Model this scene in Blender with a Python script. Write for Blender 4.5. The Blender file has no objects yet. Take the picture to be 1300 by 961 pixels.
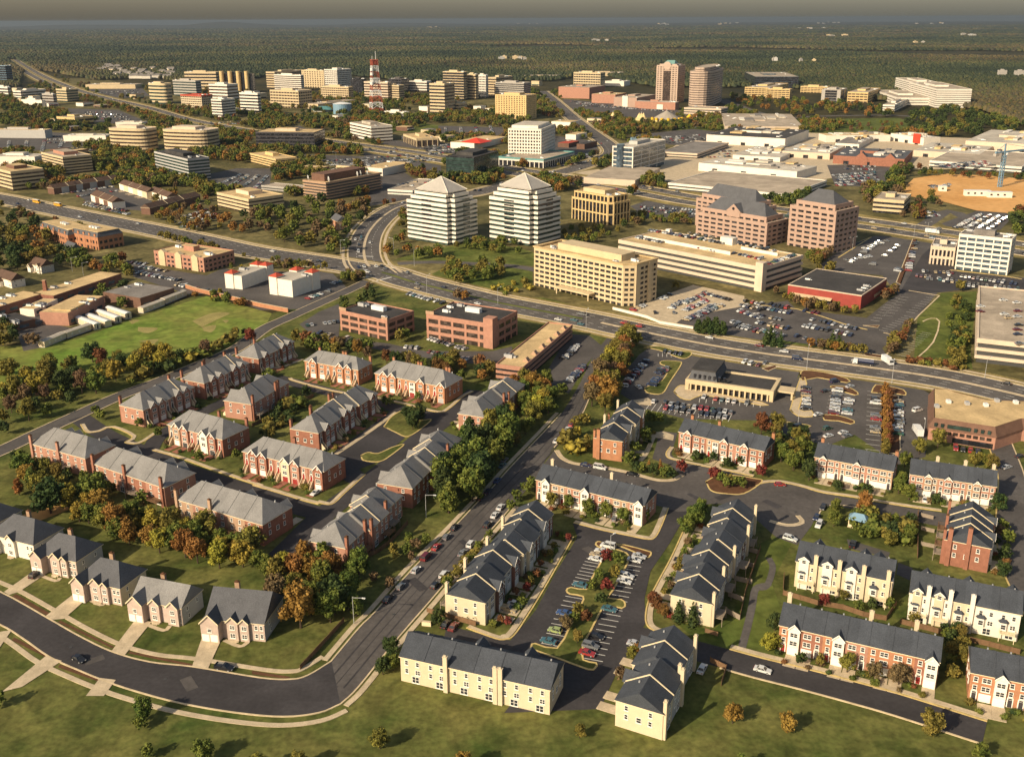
"""Aerial view over a suburban office and housing district, built in metres from a survey of ground points."""
EXPO,SUN_E,SKY_E = 0.40,4.8,0.10
SMOG = (1.3,1.17,1.04,1)
HAZE,HAZE_C = 4.0e-5,(0.27,0.33,0.40,1)
import bpy,math,random
import numpy as np
from mathutils import Vector,Matrix
from mathutils.geometry import tessellate_polygon

random.seed(7)
rng = np.random.default_rng(11)
S = bpy.context.scene
COL = S.collection
rad = math.radians

# ------------------------------------------------------------------ camera
# survey camera: 35 mm lens, 165 m above the ground, pitched about 18 degrees down
HC,FPX,CX,CY = 165.0,1263.9,650.0,435.0
PITCH,ROLL = math.atan(410.5 / FPX),rad(-0.31)
_F = Vector((0,math.cos(PITCH),-math.sin(PITCH)))
_R0 = Vector((1,0,0)); _U0 = Vector((0,math.sin(PITCH),math.cos(PITCH)))
_R = _R0 * math.cos(ROLL) + _U0 * math.sin(ROLL)
_U = -_R0 * math.sin(ROLL) + _U0 * math.cos(ROLL)
_C = Vector((0,0,HC))

def G(x,y,z=0.0):
    """map a survey point to the horizontal plane at height z"""
    d = _R * (x - CX) - _U * (y - CY) + _F * FPX
    t = (z - HC) / d.z
    return Vector((d.x * t,d.y * t,z))

def PX(w):
    v = Vector(w) - _C
    q = v.dot(_F)
    return (CX + FPX * v.dot(_R) / q,CY - FPX * v.dot(_U) / q)

def hsolve(b,ytop):
    g = G(*b); lo,hi = 0.0,160.0
    for _ in range(40):
        m = (lo + hi) / 2
        if PX((g.x,g.y,m))[1] > ytop: lo = m
        else: hi = m
    return lo

cam = bpy.data.cameras.new('camera'); cam.lens = 35.0; cam.sensor_width = 36.0
cam.shift_y = -(480.5 - CY) / 1300.0
cam.clip_start = 1.0; cam.clip_end = 200000.0
co = bpy.data.objects.new('camera',cam); COL.objects.link(co)
co.matrix_world = Matrix(((_R.x,_U.x,-_F.x,0),(_R.y,_U.y,-_F.y,0),(_R.z,_U.z,-_F.z,HC),(0,0,0,1)))
S.camera = co
S.view_settings.view_transform = 'Standard'; S.view_settings.look = 'None'
S.view_settings.exposure = EXPO; S.view_settings.gamma = 1.0
S.cycles.max_bounces = 5; S.cycles.diffuse_bounces = 2; S.cycles.glossy_bounces = 2
S.cycles.transmission_bounces = 1; S.cycles.volume_bounces = 0; S.cycles.transparent_max_bounces = 4
S.cycles.use_denoising = True
S.cycles.caustics_reflective = False; S.cycles.caustics_refractive = False

# ------------------------------------------------------------------ light
SUN_EL,SUN_AZ = rad(29.0),rad(41.0)          # light travels towards +x +y, 41 deg from +x
sl = bpy.data.lights.new('sun','SUN'); sl.energy = SUN_E; sl.angle = rad(0.5); sl.color = (1.0,0.84,0.605)
so = bpy.data.objects.new('sun',sl); COL.objects.link(so)
ldir = Vector((math.cos(SUN_AZ) * math.cos(SUN_EL),math.sin(SUN_AZ) * math.cos(SUN_EL),-math.sin(SUN_EL)))
so.rotation_euler = ldir.to_track_quat('-Z','Y').to_euler(); so.location = (-300,-300,300)
W = bpy.data.worlds.new('World'); S.world = W; W.use_nodes = True
nt = W.node_tree; bg = nt.nodes['Background']
sky = nt.nodes.new('ShaderNodeTexSky'); sky.sky_type = 'NISHITA'; sky.sun_disc = False
sky.sun_elevation = SUN_EL
sky.sun_rotation = math.atan2(-ldir.x,-ldir.y)   # compass bearing of the sun, clockwise from +Y
sky.altitude = 200; sky.air_density = 1.0; sky.dust_density = 3.0; sky.ozone_density = 1.0
# a brown smog layer lies low in the sky: it swallows light near the horizon
tc = nt.nodes.new('ShaderNodeTexCoord'); sp = nt.nodes.new('ShaderNodeSeparateXYZ')
cr = nt.nodes.new('ShaderNodeValToRGB'); mx = nt.nodes.new('ShaderNodeMix'); mx.data_type = 'RGBA'; mx.blend_type = 'MULTIPLY'
nt.links.new(tc.outputs['Generated'],sp.inputs[0]); nt.links.new(sp.outputs['Z'],cr.inputs[0])
cr.color_ramp.elements[0].position = 0.0; cr.color_ramp.elements[0].color = SMOG
cr.color_ramp.elements[1].position = 0.30; cr.color_ramp.elements[1].color = (1,.93,.82,1)
mx.inputs[0].default_value = 1.0
nt.links.new(sky.outputs[0],mx.inputs[6]); nt.links.new(cr.outputs[0],mx.inputs[7])
nt.links.new(mx.outputs[2],bg.inputs['Color']); bg.inputs['Strength'].default_value = SKY_E

# ------------------------------------------------------------------ materials
MATS = {}
def mat(name,col,rough=0.85,var=0.18,scale=0.35,spec=0.3,col2=None,fine=0.0,space='obj',bump=0.0,cell=None,wide=None):
    """procedural material: base colour mottled by noise (col2 = second colour of the mottle)"""
    if name in MATS: return MATS[name]
    m = bpy.data.materials.new(name); m.use_nodes = True
    n = m.node_tree; b = n.nodes['Principled BSDF']
    b.inputs['Roughness'].default_value = rough; b.inputs['Specular IOR Level'].default_value = spec
    if space == 'obj':
        t = n.nodes.new('ShaderNodeTexCoord'); src = t.outputs['Object']
    else:
        t = n.nodes.new('ShaderNodeNewGeometry'); src = t.outputs['Position']
    nz = n.nodes.new('ShaderNodeTexNoise'); nz.inputs['Scale'].default_value = scale
    nz.inputs['Detail'].default_value = 6; nz.inputs['Roughness'].default_value = 0.65
    n.links.new(src,nz.inputs['Vector'])
    r = n.nodes.new('ShaderNodeValToRGB')
    c1 = [max(0,c * (1 - var)) for c in col]
    c2 = col2 if col2 else [c * (1 + var) for c in col]
    r.color_ramp.elements[0].position = 0.33; r.color_ramp.elements[0].color = (*c1,1)
    r.color_ramp.elements[1].position = 0.67; r.color_ramp.elements[1].color = (*c2,1)
    n.links.new(nz.outputs['Fac'],r.inputs[0])
    out = r.outputs[0]
    if fine > 0:
        nf = n.nodes.new('ShaderNodeTexNoise'); nf.inputs['Scale'].default_value = scale * 14; nf.inputs['Detail'].default_value = 3
        n.links.new(src,nf.inputs['Vector'])
        r2 = n.nodes.new('ShaderNodeValToRGB')
        r2.color_ramp.elements[0].position = 0.3; r2.color_ramp.elements[0].color = (1 - fine,) * 3 + (1,)
        r2.color_ramp.elements[1].position = 0.7; r2.color_ramp.elements[1].color = (1 + fine,) * 3 + (1,)
        n.links.new(nf.outputs['Fac'],r2.inputs[0])
        x = n.nodes.new('ShaderNodeMix'); x.data_type = 'RGBA'; x.blend_type = 'MULTIPLY'; x.inputs[0].default_value = 1
        n.links.new(out,x.inputs[6]); n.links.new(r2.outputs[0],x.inputs[7]); out = x.outputs[2]
    def mul(fac):
        x = n.nodes.new('ShaderNodeMix'); x.data_type = 'RGBA'; x.blend_type = 'MULTIPLY'; x.inputs[0].default_value = 1
        n.links.new(out,x.inputs[6]); n.links.new(fac,x.inputs[7]); return x.outputs[2]
    def ramp(src_,stops):
        q = n.nodes.new('ShaderNodeValToRGB'); e = q.color_ramp.elements
        for k,(p,v) in enumerate(stops):
            z = e[k] if k < 2 else e.new(p)
            z.position = p; z.color = (v,v,v,1)
        n.links.new(src_,q.inputs[0]); return q.outputs[0]
    if cell:      # panes, slabs and tar patches differ one from the next
        sz,lo,hi,flat = cell
        sn = n.nodes.new('ShaderNodeVectorMath'); sn.operation = 'SNAP'; sn.inputs[1].default_value = (sz,sz,sz if not flat else 50)
        wn = n.nodes.new('ShaderNodeTexWhiteNoise'); n.links.new(src,sn.inputs[0]); n.links.new(sn.outputs[0],wn.inputs['Vector']); out = mul(ramp(wn.outputs['Value'],((0,lo),(1,hi),(.55,lo * .6 + .4))))
    if wide:      # broad worn, wet or dry stretches
        nw = n.nodes.new('ShaderNodeTexNoise'); nw.inputs['Scale'].default_value = wide[0]; nw.inputs['Detail'].default_value = 4; nw.inputs['Distortion'].default_value = 1.2
        n.links.new(src,nw.inputs['Vector']); out = mul(ramp(nw.outputs['Fac'],((.3,wide[1]),(.7,wide[2]))))
    n.links.new(out,b.inputs['Base Color'])
    if bump > 0:
        bm_ = n.nodes.new('ShaderNodeBump'); bm_.inputs['Strength'].default_value = bump; bm_.inputs['Distance'].default_value = 0.2
        n.links.new(nz.outputs['Fac'],bm_.inputs['Height']); n.links.new(bm_.outputs[0],b.inputs['Normal'])
    MATS[name] = m
    return m

def leafmat(name,a,c,sc=0.45):
    """foliage: leaf colour varies from clump to clump in the crown and from tree to tree"""
    m = bpy.data.materials.new(name); m.use_nodes = True
    n = m.node_tree; b = n.nodes['Principled BSDF']
    b.inputs['Roughness'].default_value = 0.75; b.inputs['Specular IOR Level'].default_value = 0.15
    g = n.nodes.new('ShaderNodeNewGeometry'); nz = n.nodes.new('ShaderNodeTexNoise')
    nz.inputs['Scale'].default_value = sc; nz.inputs['Detail'].default_value = 5
    n.links.new(g.outputs['Position'],nz.inputs['Vector'])
    r = n.nodes.new('ShaderNodeValToRGB')
    r.color_ramp.elements[0].position = 0.35; r.color_ramp.elements[0].color = (*a,1)
    r.color_ramp.elements[1].position = 0.65; r.color_ramp.elements[1].color = (*c,1)
    n.links.new(nz.outputs['Fac'],r.inputs[0])
    oi = n.nodes.new('ShaderNodeObjectInfo'); mr = n.nodes.new('ShaderNodeMapRange')
    mr.inputs[3].default_value = 0.42; mr.inputs[4].default_value = 0.58
    hs = n.nodes.new('ShaderNodeHueSaturation')
    n.links.new(oi.outputs['Random'],mr.inputs[0])
    m2 = n.nodes.new('ShaderNodeMapRange'); m2.inputs[3].default_value = 0.478; m2.inputs[4].default_value = 0.522
    n.links.new(oi.outputs['Random'],m2.inputs[0])
    n.links.new(m2.outputs[0],hs.inputs['Hue']); n.links.new(r.outputs[0],hs.inputs['Color'])
    n.links.new(hs.outputs[0],b.inputs['Base Color'])
    tl = n.nodes.new('ShaderNodeBsdfTranslucent'); ms = n.nodes.new('ShaderNodeMixShader'); ms.inputs[0].default_value = .15 if sc > .1 else 0.0      # thin leaves let light through
    n.links.new(hs.outputs[0],tl.inputs['Color']); n.links.new(b.outputs[0],ms.inputs[1]); n.links.new(tl.outputs[0],ms.inputs[2]); n.links.new(ms.outputs[0],n.nodes['Material Output'].inputs['Surface'])
    MATS[name] = m
    return m

def M(n): return MATS[n]
mat('asphalt',(0.092,0.083,0.078),.9,.16,.05,.2,fine=.14,space='w',cell=(11,.93,1.05,True),wide=(.035,.84,1.14))
mat('asphalt_new',(0.05,0.046,0.048),.88,.14,.06,.2,fine=.12,space='w',cell=(13,.92,1.06,True),wide=(.04,.8,1.2))
mat('asphalt_worn',(0.1,0.09,0.083),.92,.16,.05,.2,fine=.15,space='w',wide=(.03,.85,1.15))
mat('concrete',(0.5,0.405,0.275),.9,.14,.2,.2,fine=.1,space='w',cell=(1.5,.9,1.06,True))
mat('kerb_stone',(0.55,0.44,0.28),.9,.18,.3,.2,space='w')
mat('kerb_yellow',(0.56,0.42,0.17),.8,.2,.5,.2,space='w')
mat('paint_white',(0.62,0.6,0.55),.8,.2,.8,.2,space='w')
mat('paint_yellow',(0.6,0.42,0.1),.8,.2,.8,.2,space='w')
mat('brick_pave',(0.27,0.115,0.075),.9,.2,.4,.2,fine=.15)
mat('lawn',(0.066,0.096,0.02),.95,.3,.045,.1,col2=(0.15,0.14,0.042),fine=.25,space='w',wide=(.11,.7,1.3))
mat('lawn_green',(0.07,0.105,0.02),.95,.25,.03,.1,col2=(0.13,0.14,0.034),fine=.2,space='w',wide=(.11,.7,1.3))
mat('field',(0.135,0.225,0.03),.95,.2,.02,.1,col2=(0.2,0.19,0.05),fine=.15,space='w',wide=(.11,.7,1.3))
mat('scrub',(0.085,0.082,0.03),.95,.3,.02,.1,col2=(0.2,0.165,0.07),fine=.3,space='w',wide=(.05,.6,1.3))
mat('ground',(0.03,0.032,0.013),.97,.35,.006,.1,col2=(0.066,0.054,0.022),fine=.4,space='w')
mat('worn_earth',(0.27,0.23,0.085),.95,.2,.12,.1,fine=.2,space='w')
mat('brick_pale',(0.45,0.355,0.3),.9,.12,.5,.15,fine=.14)
mat('dry_grass',(0.17,0.14,0.05),.95,.25,.08,.1,col2=(0.34,0.26,0.1),fine=.3,space='w',wide=(.05,.7,1.2))
mat('mulch',(0.11,0.055,0.03),.95,.25,.4,.1,fine=.2,space='w')
mat('red_clay',(0.6,0.31,0.1),.95,.15,.012,.1,col2=(0.66,0.38,0.15),fine=.12,space='w')
mat('shingle_grey',(0.205,0.2,0.195),.9,.12,.25,.2,fine=.2,cell=(6.6,.9,1.08,False))
mat('shingle_dark',(0.054,0.061,0.074),.88,.14,.25,.25,fine=.22,cell=(6.6,.86,1.14,False))
mat('shingle_slate',(0.088,0.09,0.098),.88,.12,.25,.2,fine=.2)
mat('shingle_brown',(0.10,0.062,0.045),.9,.15,.25,.2,fine=.2)
mat('brick_red',(0.28,0.125,0.083),.9,.16,.5,.15,fine=.16)
mat('brick_salmon',(0.37,0.195,0.138),.9,.13,.5,.15,fine=.14)
mat('brick_tan',(0.38,0.25,0.165),.9,.13,.5,.15,fine=.14)
mat('brick_dark',(0.22,0.1,0.07),.9,.15,.5,.15,fine=.14)
mat('brick_orange',(0.38,0.18,0.098),.9,.14,.5,.15,fine=.14)
mat('brick_brown',(0.15,0.085,0.06),.9,.14,.4,.15,fine=.12)
mat('siding_cream',(0.58,0.48,0.33),.75,.06,.4,.3,fine=.05)
mat('siding_white',(0.72,0.66,0.56),.7,.06,.4,.3,fine=.05)
mat('siding_grey',(0.40,0.39,0.37),.75,.06,.4,.3,fine=.05)
mat('trim_white',(0.78,0.74,0.66),.6,.06,.6,.35)
mat('trim_cream',(0.72,0.6,0.4),.6,.08,.6,.35)
mat('door_red',(0.28,0.03,0.025),.5,.1,.6,.4)
mat('door_dark',(0.05,0.045,0.05),.5,.1,.6,.4)
mat('pane',(0.03,0.034,0.04),.12,.2,.6,.6)
mat('glass_dark',(0.022,0.022,0.026),.14,.25,.12,.6,cell=(1.9,.7,2.2,False))
mat('glass_brown',(0.05,0.036,0.03),.2,.25,.12,.5,cell=(1.9,.7,2.0,False))
mat('glass_green',(0.03,0.05,0.045),.12,.25,.1,.6,cell=(2.6,.8,1.5,False))
mat('glass_blue',(0.06,0.085,0.11),.1,.25,.1,.7,cell=(2.2,.75,1.6,False))
mat('precast_tan',(0.53,0.42,0.26),.85,.08,.15,.25,fine=.06)
mat('precast_yellow',(0.58,0.42,0.2),.85,.08,.15,.25,fine=.06)
mat('precast_white',(0.67,0.62,0.535),.8,.07,.15,.25,fine=.05)
mat('precast_grey',(0.36,0.335,0.3),.85,.08,.15,.25,fine=.06)
mat('precast_pink',(0.37,0.255,0.2),.85,.07,.15,.25,fine=.06)
mat('precast_blush',(0.44,0.335,0.265),.85,.07,.15,.25,fine=.06)
mat('precast_rose',(0.56,0.45,0.34),.85,.07,.15,.25,fine=.06)
mat('roof_tan',(0.58,0.42,0.215),.9,.14,.08,.2,fine=.12,cell=(5,.93,1.05,True),wide=(.045,.72,1.16))
mat('roof_gravel',(0.40,0.33,0.25),.92,.14,.08,.2,fine=.12,cell=(5,.93,1.05,True),wide=(.045,.72,1.16))
mat('roof_grey',(0.22,0.2,0.18),.92,.16,.08,.2,fine=.14,cell=(5,.93,1.05,True),wide=(.045,.72,1.16))
mat('roof_dark',(0.06,0.056,0.054),.92,.2,.08,.2,fine=.18,cell=(5,.93,1.05,True),wide=(.045,.72,1.16))
mat('roof_white',(0.5,0.45,0.37),.85,.1,.06,.2,fine=.08,cell=(5,.93,1.05,True),wide=(.045,.72,1.16))
mat('roof_green',(0.16,0.3,0.27),.7,.1,.2,.3)
mat('red_paint',(0.26,0.045,0.034),.7,.12,.2,.3)
mat('red_bright',(0.62,0.05,0.025),.6,.1,.3,.3)
mat('tile_red',(0.40,0.07,0.04),.8,.12,.5,.2)
mat('mast_red',(0.36,0.085,0.05),.6,.1,.3,.3)
mat('metal_grey',(0.36,0.36,0.36),.5,.1,.5,.5)
mat('metal_white',(0.66,0.66,0.64),.5,.08,.5,.5)
mat('metal_blue',(0.16,0.27,0.36),.5,.1,.5,.5)
mat('metal_dark',(0.05,0.05,0.05),.6,.1,.5,.4)
mat('teal',(0.10,0.26,0.25),.6,.1,.3,.4)
mat('wood',(0.17,0.10,0.055),.9,.2,.8,.15,fine=.15)
mat('wood_grey',(0.26,0.21,0.16),.9,.2,.8,.15,fine=.15)
mat('bark',(0.07,0.05,0.035),.95,.25,1.5,.1)
mat('tent_cream',(0.66,0.5,0.25),.7,.08,.2,.2)
mat('tent_grey',(0.33,0.29,0.24),.7,.08,.2,.2)
mat('tent_blue',(0.03,0.05,0.3),.6,.1,.2,.3)
mat('tent_yellow',(0.7,0.42,0.03),.6,.1,.2,.3)
mat('rubber',(0.015,0.015,0.015),.8,.1,2,.3)
for k,c in dict(white=(.6,.6,.58),silver=(.42,.43,.44),grey=(.16,.165,.17),black=(.015,.015,.018),red=(.30,.03,.03),
                 maroon=(.12,.014,.018),blue=(.04,.08,.2),navy=(.014,.022,.06),teal=(.05,.13,.16),tan=(.42,.33,.2),
                 green=(.02,.07,.045),yellow=(.75,.38,.02),lime=(.3,.36,.14)).items():
    m_ = mat('car_' + k,c,.28,.03,.5,.6)
    m_.node_tree.nodes['Principled BSDF'].inputs['Coat Weight'].default_value = 0.5
leafmat('leaf_green',(0.054,0.0837,0.0162),(0.176,0.196,0.0378))
leafmat('leaf_dark',(0.0208,0.039,0.013),(0.0715,0.0975,0.026))
leafmat('leaf_olive',(0.0875,0.0825,0.0175),(0.25,0.206,0.0438))
leafmat('leaf_orange',(0.161,0.0828,0.0184),(0.333,0.184,0.0483))
leafmat('leaf_rust',(0.105,0.0506,0.0198),(0.22,0.101,0.0374))
leafmat('leaf_yellow',(0.184,0.161,0.023),(0.391,0.322,0.0517))
leafmat('leaf_red',(0.11,0.0275,0.0198),(0.231,0.0605,0.0385))
leafmat('leaf_brown',(0.09,0.0636,0.0336),(0.204,0.138,0.066))

for k,(x,y) in enumerate((((.016,.023,.014),(.04,.047,.024)),((.025,.033,.017),(.06,.064,.028)),((.042,.043,.019),(.092,.08,.034)),((.07,.047,.024),(.12,.084,.04)),((.038,.034,.022),(.08,.064,.04)))): leafmat('wood_%d' % k,x,y,.0022)
# ------------------------------------------------------------------ mesh helpers
class MB:
    def __init__(s): s.v = []; s.f = []; s.m = []
    def face(s,pts,m=0):
        i = len(s.v); s.v.extend([tuple(p) for p in pts]); s.f.append(tuple(range(i,i + len(pts)))); s.m.append(m); return s
    def box(s,x0,x1,y0,y1,z0,z1,m=0):
        i = len(s.v)
        s.v.extend([(x0,y0,z0),(x1,y0,z0),(x1,y1,z0),(x0,y1,z0),(x0,y0,z1),(x1,y0,z1),(x1,y1,z1),(x0,y1,z1)])
        for q in ((0,3,2,1),(4,5,6,7),(0,1,5,4),(1,2,6,5),(2,3,7,6),(3,0,4,7)):
            s.f.append(tuple(i + k for k in q)); s.m.append(m)
        return s
    def hexa(s,p,m=0):
        """eight corner points, bottom ring then top ring"""
        i = len(s.v); s.v.extend([tuple(q) for q in p])
        for q in ((0,3,2,1),(4,5,6,7),(0,1,5,4),(1,2,6,5),(2,3,7,6),(3,0,4,7)):
            s.f.append(tuple(i + k for k in q)); s.m.append(m)
        return s
    def bar(s,a,b,w,m=0):
        a = Vector(a); b = Vector(b); d = (b - a).normalized()
        u = d.cross(Vector((0,0,1))) if abs(d.z) < .95 else d.cross(Vector((1,0,0)))
        u.normalize(); v = d.cross(u); u = u * (w / 2); v = v * (w / 2)
        return s.hexa([a - u - v,a + u - v,a + u + v,a - u + v,b - u - v,b + u - v,b + u + v,b - u + v],m)
    def prism(s,poly,z0,z1,m=0,mtop=None):
        """vertical prism over a counter-clockwise polygon"""
        n = len(poly); i = len(s.v)
        s.v.extend([(p[0],p[1],z0) for p in poly] + [(p[0],p[1],z1) for p in poly])
        for k in range(n):
            s.f.append((i + k,i + (k + 1) % n,i + n + (k + 1) % n,i + n + k)); s.m.append(m)
        for tri in tessellate_polygon([[Vector((p[0],p[1],0)) for p in poly]]):
            a,b,c = tri
            A,B,Cc = poly[a],poly[b],poly[c]
            if (B[0] - A[0]) * (Cc[1] - A[1]) - (B[1] - A[1]) * (Cc[0] - A[0]) < 0: b,c = c,b
            s.f.append((i + n + a,i + n + b,i + n + c)); s.m.append(m if mtop is None else mtop)
            s.f.append((i + a,i + c,i + b)); s.m.append(m)
        return s
    def tube(s,c,r0,r1,z0,z1,n=10,m=0,cap=True):
        i = len(s.v)
        for r,z in ((r0,z0),(r1,z1)):
            for k in range(n):
                a = 2 * math.pi * k / n; s.v.append((c[0] + r * math.cos(a),c[1] + r * math.sin(a),z))
        for k in range(n):
            s.f.append((i + k,i + (k + 1) % n,i + n + (k + 1) % n,i + n + k)); s.m.append(m)
        if cap:
            s.f.append(tuple(i + n + k for k in range(n))); s.m.append(m)
            s.f.append(tuple(i + n - 1 - k for k in range(n))); s.m.append(m)
        return s
    def mesh(s,name,mats):
        me = bpy.data.meshes.new(name); me.from_pydata(s.v,[],s.f)
        for m in mats: me.materials.append(MATS[m] if isinstance(m,str) else m)
        if any(s.m): me.polygons.foreach_set('material_index',s.m)
        me.update(); return me
    def build(s,name,mats,parent=None,loc=None,rz=0.0):
        if isinstance(mats,str): mats = [mats]
        return link(name,s.mesh(name,mats),parent,loc,rz)

def link(name,me,parent=None,loc=None,rz=0.0,scale=None):
    o = bpy.data.objects.new(name,me); COL.objects.link(o)
    if parent is not None: o.parent = parent
    if loc is not None: o.location = loc
    if rz: o.rotation_euler = (0,0,rz)
    if scale is not None: o.scale = scale
    return o

USED = {}
def tag(o,label,cat,group=None,kind=None):
    k = label.lower()
    if k in USED and not group: print('DUP LABEL',label)
    USED[k] = 1
    if len(label.split()) > 16: print('LONG',label)
    o['label'] = label; o['category'] = cat
    if group: o['group'] = group
    if kind: o['kind'] = kind
    return o

def empty(name,loc,rz,label,cat,group=None):
    o = bpy.data.objects.new(name,None); COL.objects.link(o)
    o.location = loc; o.rotation_euler = (0,0,rz)
    return tag(o,label,cat,group)

def spline(pts,k=4):
    """Catmull-Rom through 2-D points"""
    P = [Vector(p[:2]) for p in pts]
    if len(P) < 3 or k < 2: return P
    Q = [P[0] * 2 - P[1]] + P + [P[-1] * 2 - P[-2]]
    out = []
    for i in range(1,len(Q) - 2):
        for j in range(k):
            t = j / k
            a,b,c,d = Q[i - 1],Q[i],Q[i + 1],Q[i + 2]
            out.append(0.5 * ((2 * b) + (c - a) * t + (2 * a - 5 * b + 4 * c - d) * t * t + (3 * b - a - 3 * c + d) * t ** 3))
    out.append(P[-1]); return out

BLOCK = []      # polygons (world) trees and cars must keep off
def inpoly(x,y,poly):
    c = False; j = len(poly) - 1
    for i in range(len(poly)):
        xi,yi = poly[i][0],poly[i][1]; xj,yj = poly[j][0],poly[j][1]
        if (yi > y) != (yj > y) and x < (xj - xi) * (y - yi) / (yj - yi) + xi: c = not c
        j = i
    return c
def block(poly):
    xs = [p[0] for p in poly]; ys = [p[1] for p in poly]
    BLOCK.append((min(xs),max(xs),min(ys),max(ys),[(p[0],p[1]) for p in poly]))
def blocked(x,y,m=0.0):
    for a,b,c,d,poly in BLOCK:
        if a - m < x < b + m and c - m < y < d + m:
            if inpoly(x,y,poly): return True
            if m and any(inpoly(x + dx,y + dy,poly) for dx,dy in ((m,0),(-m,0),(0,m),(0,-m))): return True
    return False

def W2(pts,k=1):
    """survey polyline to ground points"""
    w = [G(*p) for p in pts]
    return spline(w,k) if k > 1 else [Vector((p.x,p.y)) for p in w]

LAY = [0]
def lay(z):
    LAY[0] = (LAY[0] + 1) % 40; return z + LAY[0] * .0004      # every sheet at a height of its own
def sheet(name,poly,z,m,kind='structure',blk=True,thick=0.0):
    z = lay(z)
    if area2(poly) < 0: poly = poly[::-1]
    b = MB()
    if thick: b.prism(poly,z - thick,z)
    else:
        b.v = [(p[0],p[1],z) for p in poly]
        for a,q,c in tessellate_polygon([[Vector((p[0],p[1],0)) for p in poly]]):
            A,B,Cc = poly[a],poly[q],poly[c]
            if (B[0] - A[0]) * (Cc[1] - A[1]) - (B[1] - A[1]) * (Cc[0] - A[0]) < 0: q,c = c,q
            b.f.append((a,q,c)); b.m.append(0)
    o = b.build(name,m); o['kind'] = kind
    if blk: block(poly)
    return o
def area2(p): return sum(p[i - 1][0] * p[i][1] - p[i][0] * p[i - 1][1] for i in range(len(p)))

def offset(line,d):
    out = []
    for i,p in enumerate(line):
        a = line[max(0,i - 1)]; b = line[min(len(line) - 1,i + 1)]
        t = (b - a).normalized(); out.append(p + Vector((-t.y,t.x)) * d)
    return out
def ribbon(name,line,w,z,m,h=0.0,kind='structure',blk=False,d=0.0):
    l = offset(line,d + w / 2); r = offset(line,d - w / 2); z = lay(z)
    b = MB()
    for i in range(len(line) - 1):
        q = [(*r[i],z),(*r[i + 1],z),(*l[i + 1],z),(*l[i],z)]
        if h: b.hexa([(*r[i],z - h),(*r[i + 1],z - h),(*l[i + 1],z - h),(*l[i],z - h)] + q)
        else: b.face(q)
    if blk:
        for i in range(len(line) - 1): block([r[i],r[i + 1],l[i + 1],l[i]])
    o = b.build(name,m)
    if kind: o['kind'] = kind
    return o
def dashes(name,line,d,on,off,w,z,m):
    b = MB(); pts = offset(line,d); acc = 0.0; z = lay(z)
    for i in range(len(pts) - 1):
        a,c = pts[i],pts[i + 1]; L = (c - a).length
        if L < 1e-6: continue
        t = (c - a) / L; n = Vector((-t.y,t.x)) * (w / 2); s = -(acc % (on + off))
        while s < L:
            e0,e1 = max(0,s),min(L,s + on)
            if e1 > e0 + .05:
                p,q = a + t * e0,a + t * e1
                b.face([(*(p - n),z),(*(q - n),z),(*(q + n),z),(*(p + n),z)])
            s += on + off
        acc += L
    if b.v:
        o = b.build(name,m); o['kind'] = 'structure'; return o

ORD = 'first second third fourth fifth sixth seventh eighth ninth tenth eleventh twelfth thirteenth fourteenth fifteenth sixteenth seventeenth eighteenth nineteenth twentieth'.split()
TENS = {2: 'twenty',3: 'thirty',4: 'forty',5: 'fifty',6: 'sixty',7: 'seventy',8: 'eighty',9: 'ninety'}
def nth(i):
    if i < 20: return ORD[i]
    n = i + 1; t,u = n // 10,n % 10
    if t > 9: return 'later'
    return (TENS[t][:-1] + 'ieth') if u == 0 else TENS[t] + '-' + ORD[u - 1]
# ------------------------------------------------------------------ ground
gb = MB(); nseg = 96; rings = [0,400,1500,5000,15000,40000]
for k in range(nseg):
    a0,a1 = 2 * math.pi * k / nseg,2 * math.pi * (k + 1) / nseg
    for i in range(len(rings) - 1):
        r0,r1 = rings[i],rings[i + 1]
        p = [(r1 * math.cos(a0),r1 * math.sin(a0),0),(r1 * math.cos(a1),r1 * math.sin(a1),0)]
        q = [(r0 * math.cos(a1),r0 * math.sin(a1),0),(r0 * math.cos(a0),r0 * math.sin(a0),0)]
        gb.face([q[1]] + p + ([q[0]] if r0 else []))
gb.build('ground','ground')['kind'] = 'structure'
# low hills on the far horizon
hb = MB()
for (px,w,dist,hh) in ((300,90,30000,110),(150,160,33000,70),(520,120,34000,60)):
    g = G(px,40); d = Vector((g.x,g.y)).normalized(); c = d * dist; t = Vector((-d.y,d.x))
    n = 24; wid = w * dist / FPX
    prev = None
    for k in range(n + 1):
        u = k / n; s = math.sin(math.pi * u) ** 1.4 * (1 + .25 * math.sin(9 * u + px)); P0 = c + t * (wid * (.5 - u) * 2)
        row_ = [(*(P0 - d * 2500),-1),(*P0,max(0.0,hh * s)),(*(P0 + d * 2500),-1)]
        if prev:
            hb.face([prev[0],row_[0],row_[1],prev[1]]); hb.face([prev[1],row_[1],row_[2],prev[2]])
        prev = row_
hb.build('hills','ground')['kind'] = 'structure'

def zz(ox,oy,k): return lambda *pts: [(ox + a / k,oy + b / k) for a,b in pts]
z3b = zz(640,640,3.939); z4b = zz(960,640,3.8235); z3 = zz(640,430,3.939); z4 = zz(960,430,3.8235)
z1b = zz(0,640,3.939); z2b = zz(320,640,3.939); z1 = zz(0,430,3.939); z2 = zz(320,430,3.939)
y1 = zz(0,220,3.939); y2 = zz(320,220,3.939); y3 = zz(640,220,3.939); y4 = zz(960,220,3.8235)

def lawn(pts,m='lawn',z=.03,k=1,name='lawn'): return sheet(name,W2(pts,k),z,m,blk=False)
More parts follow.
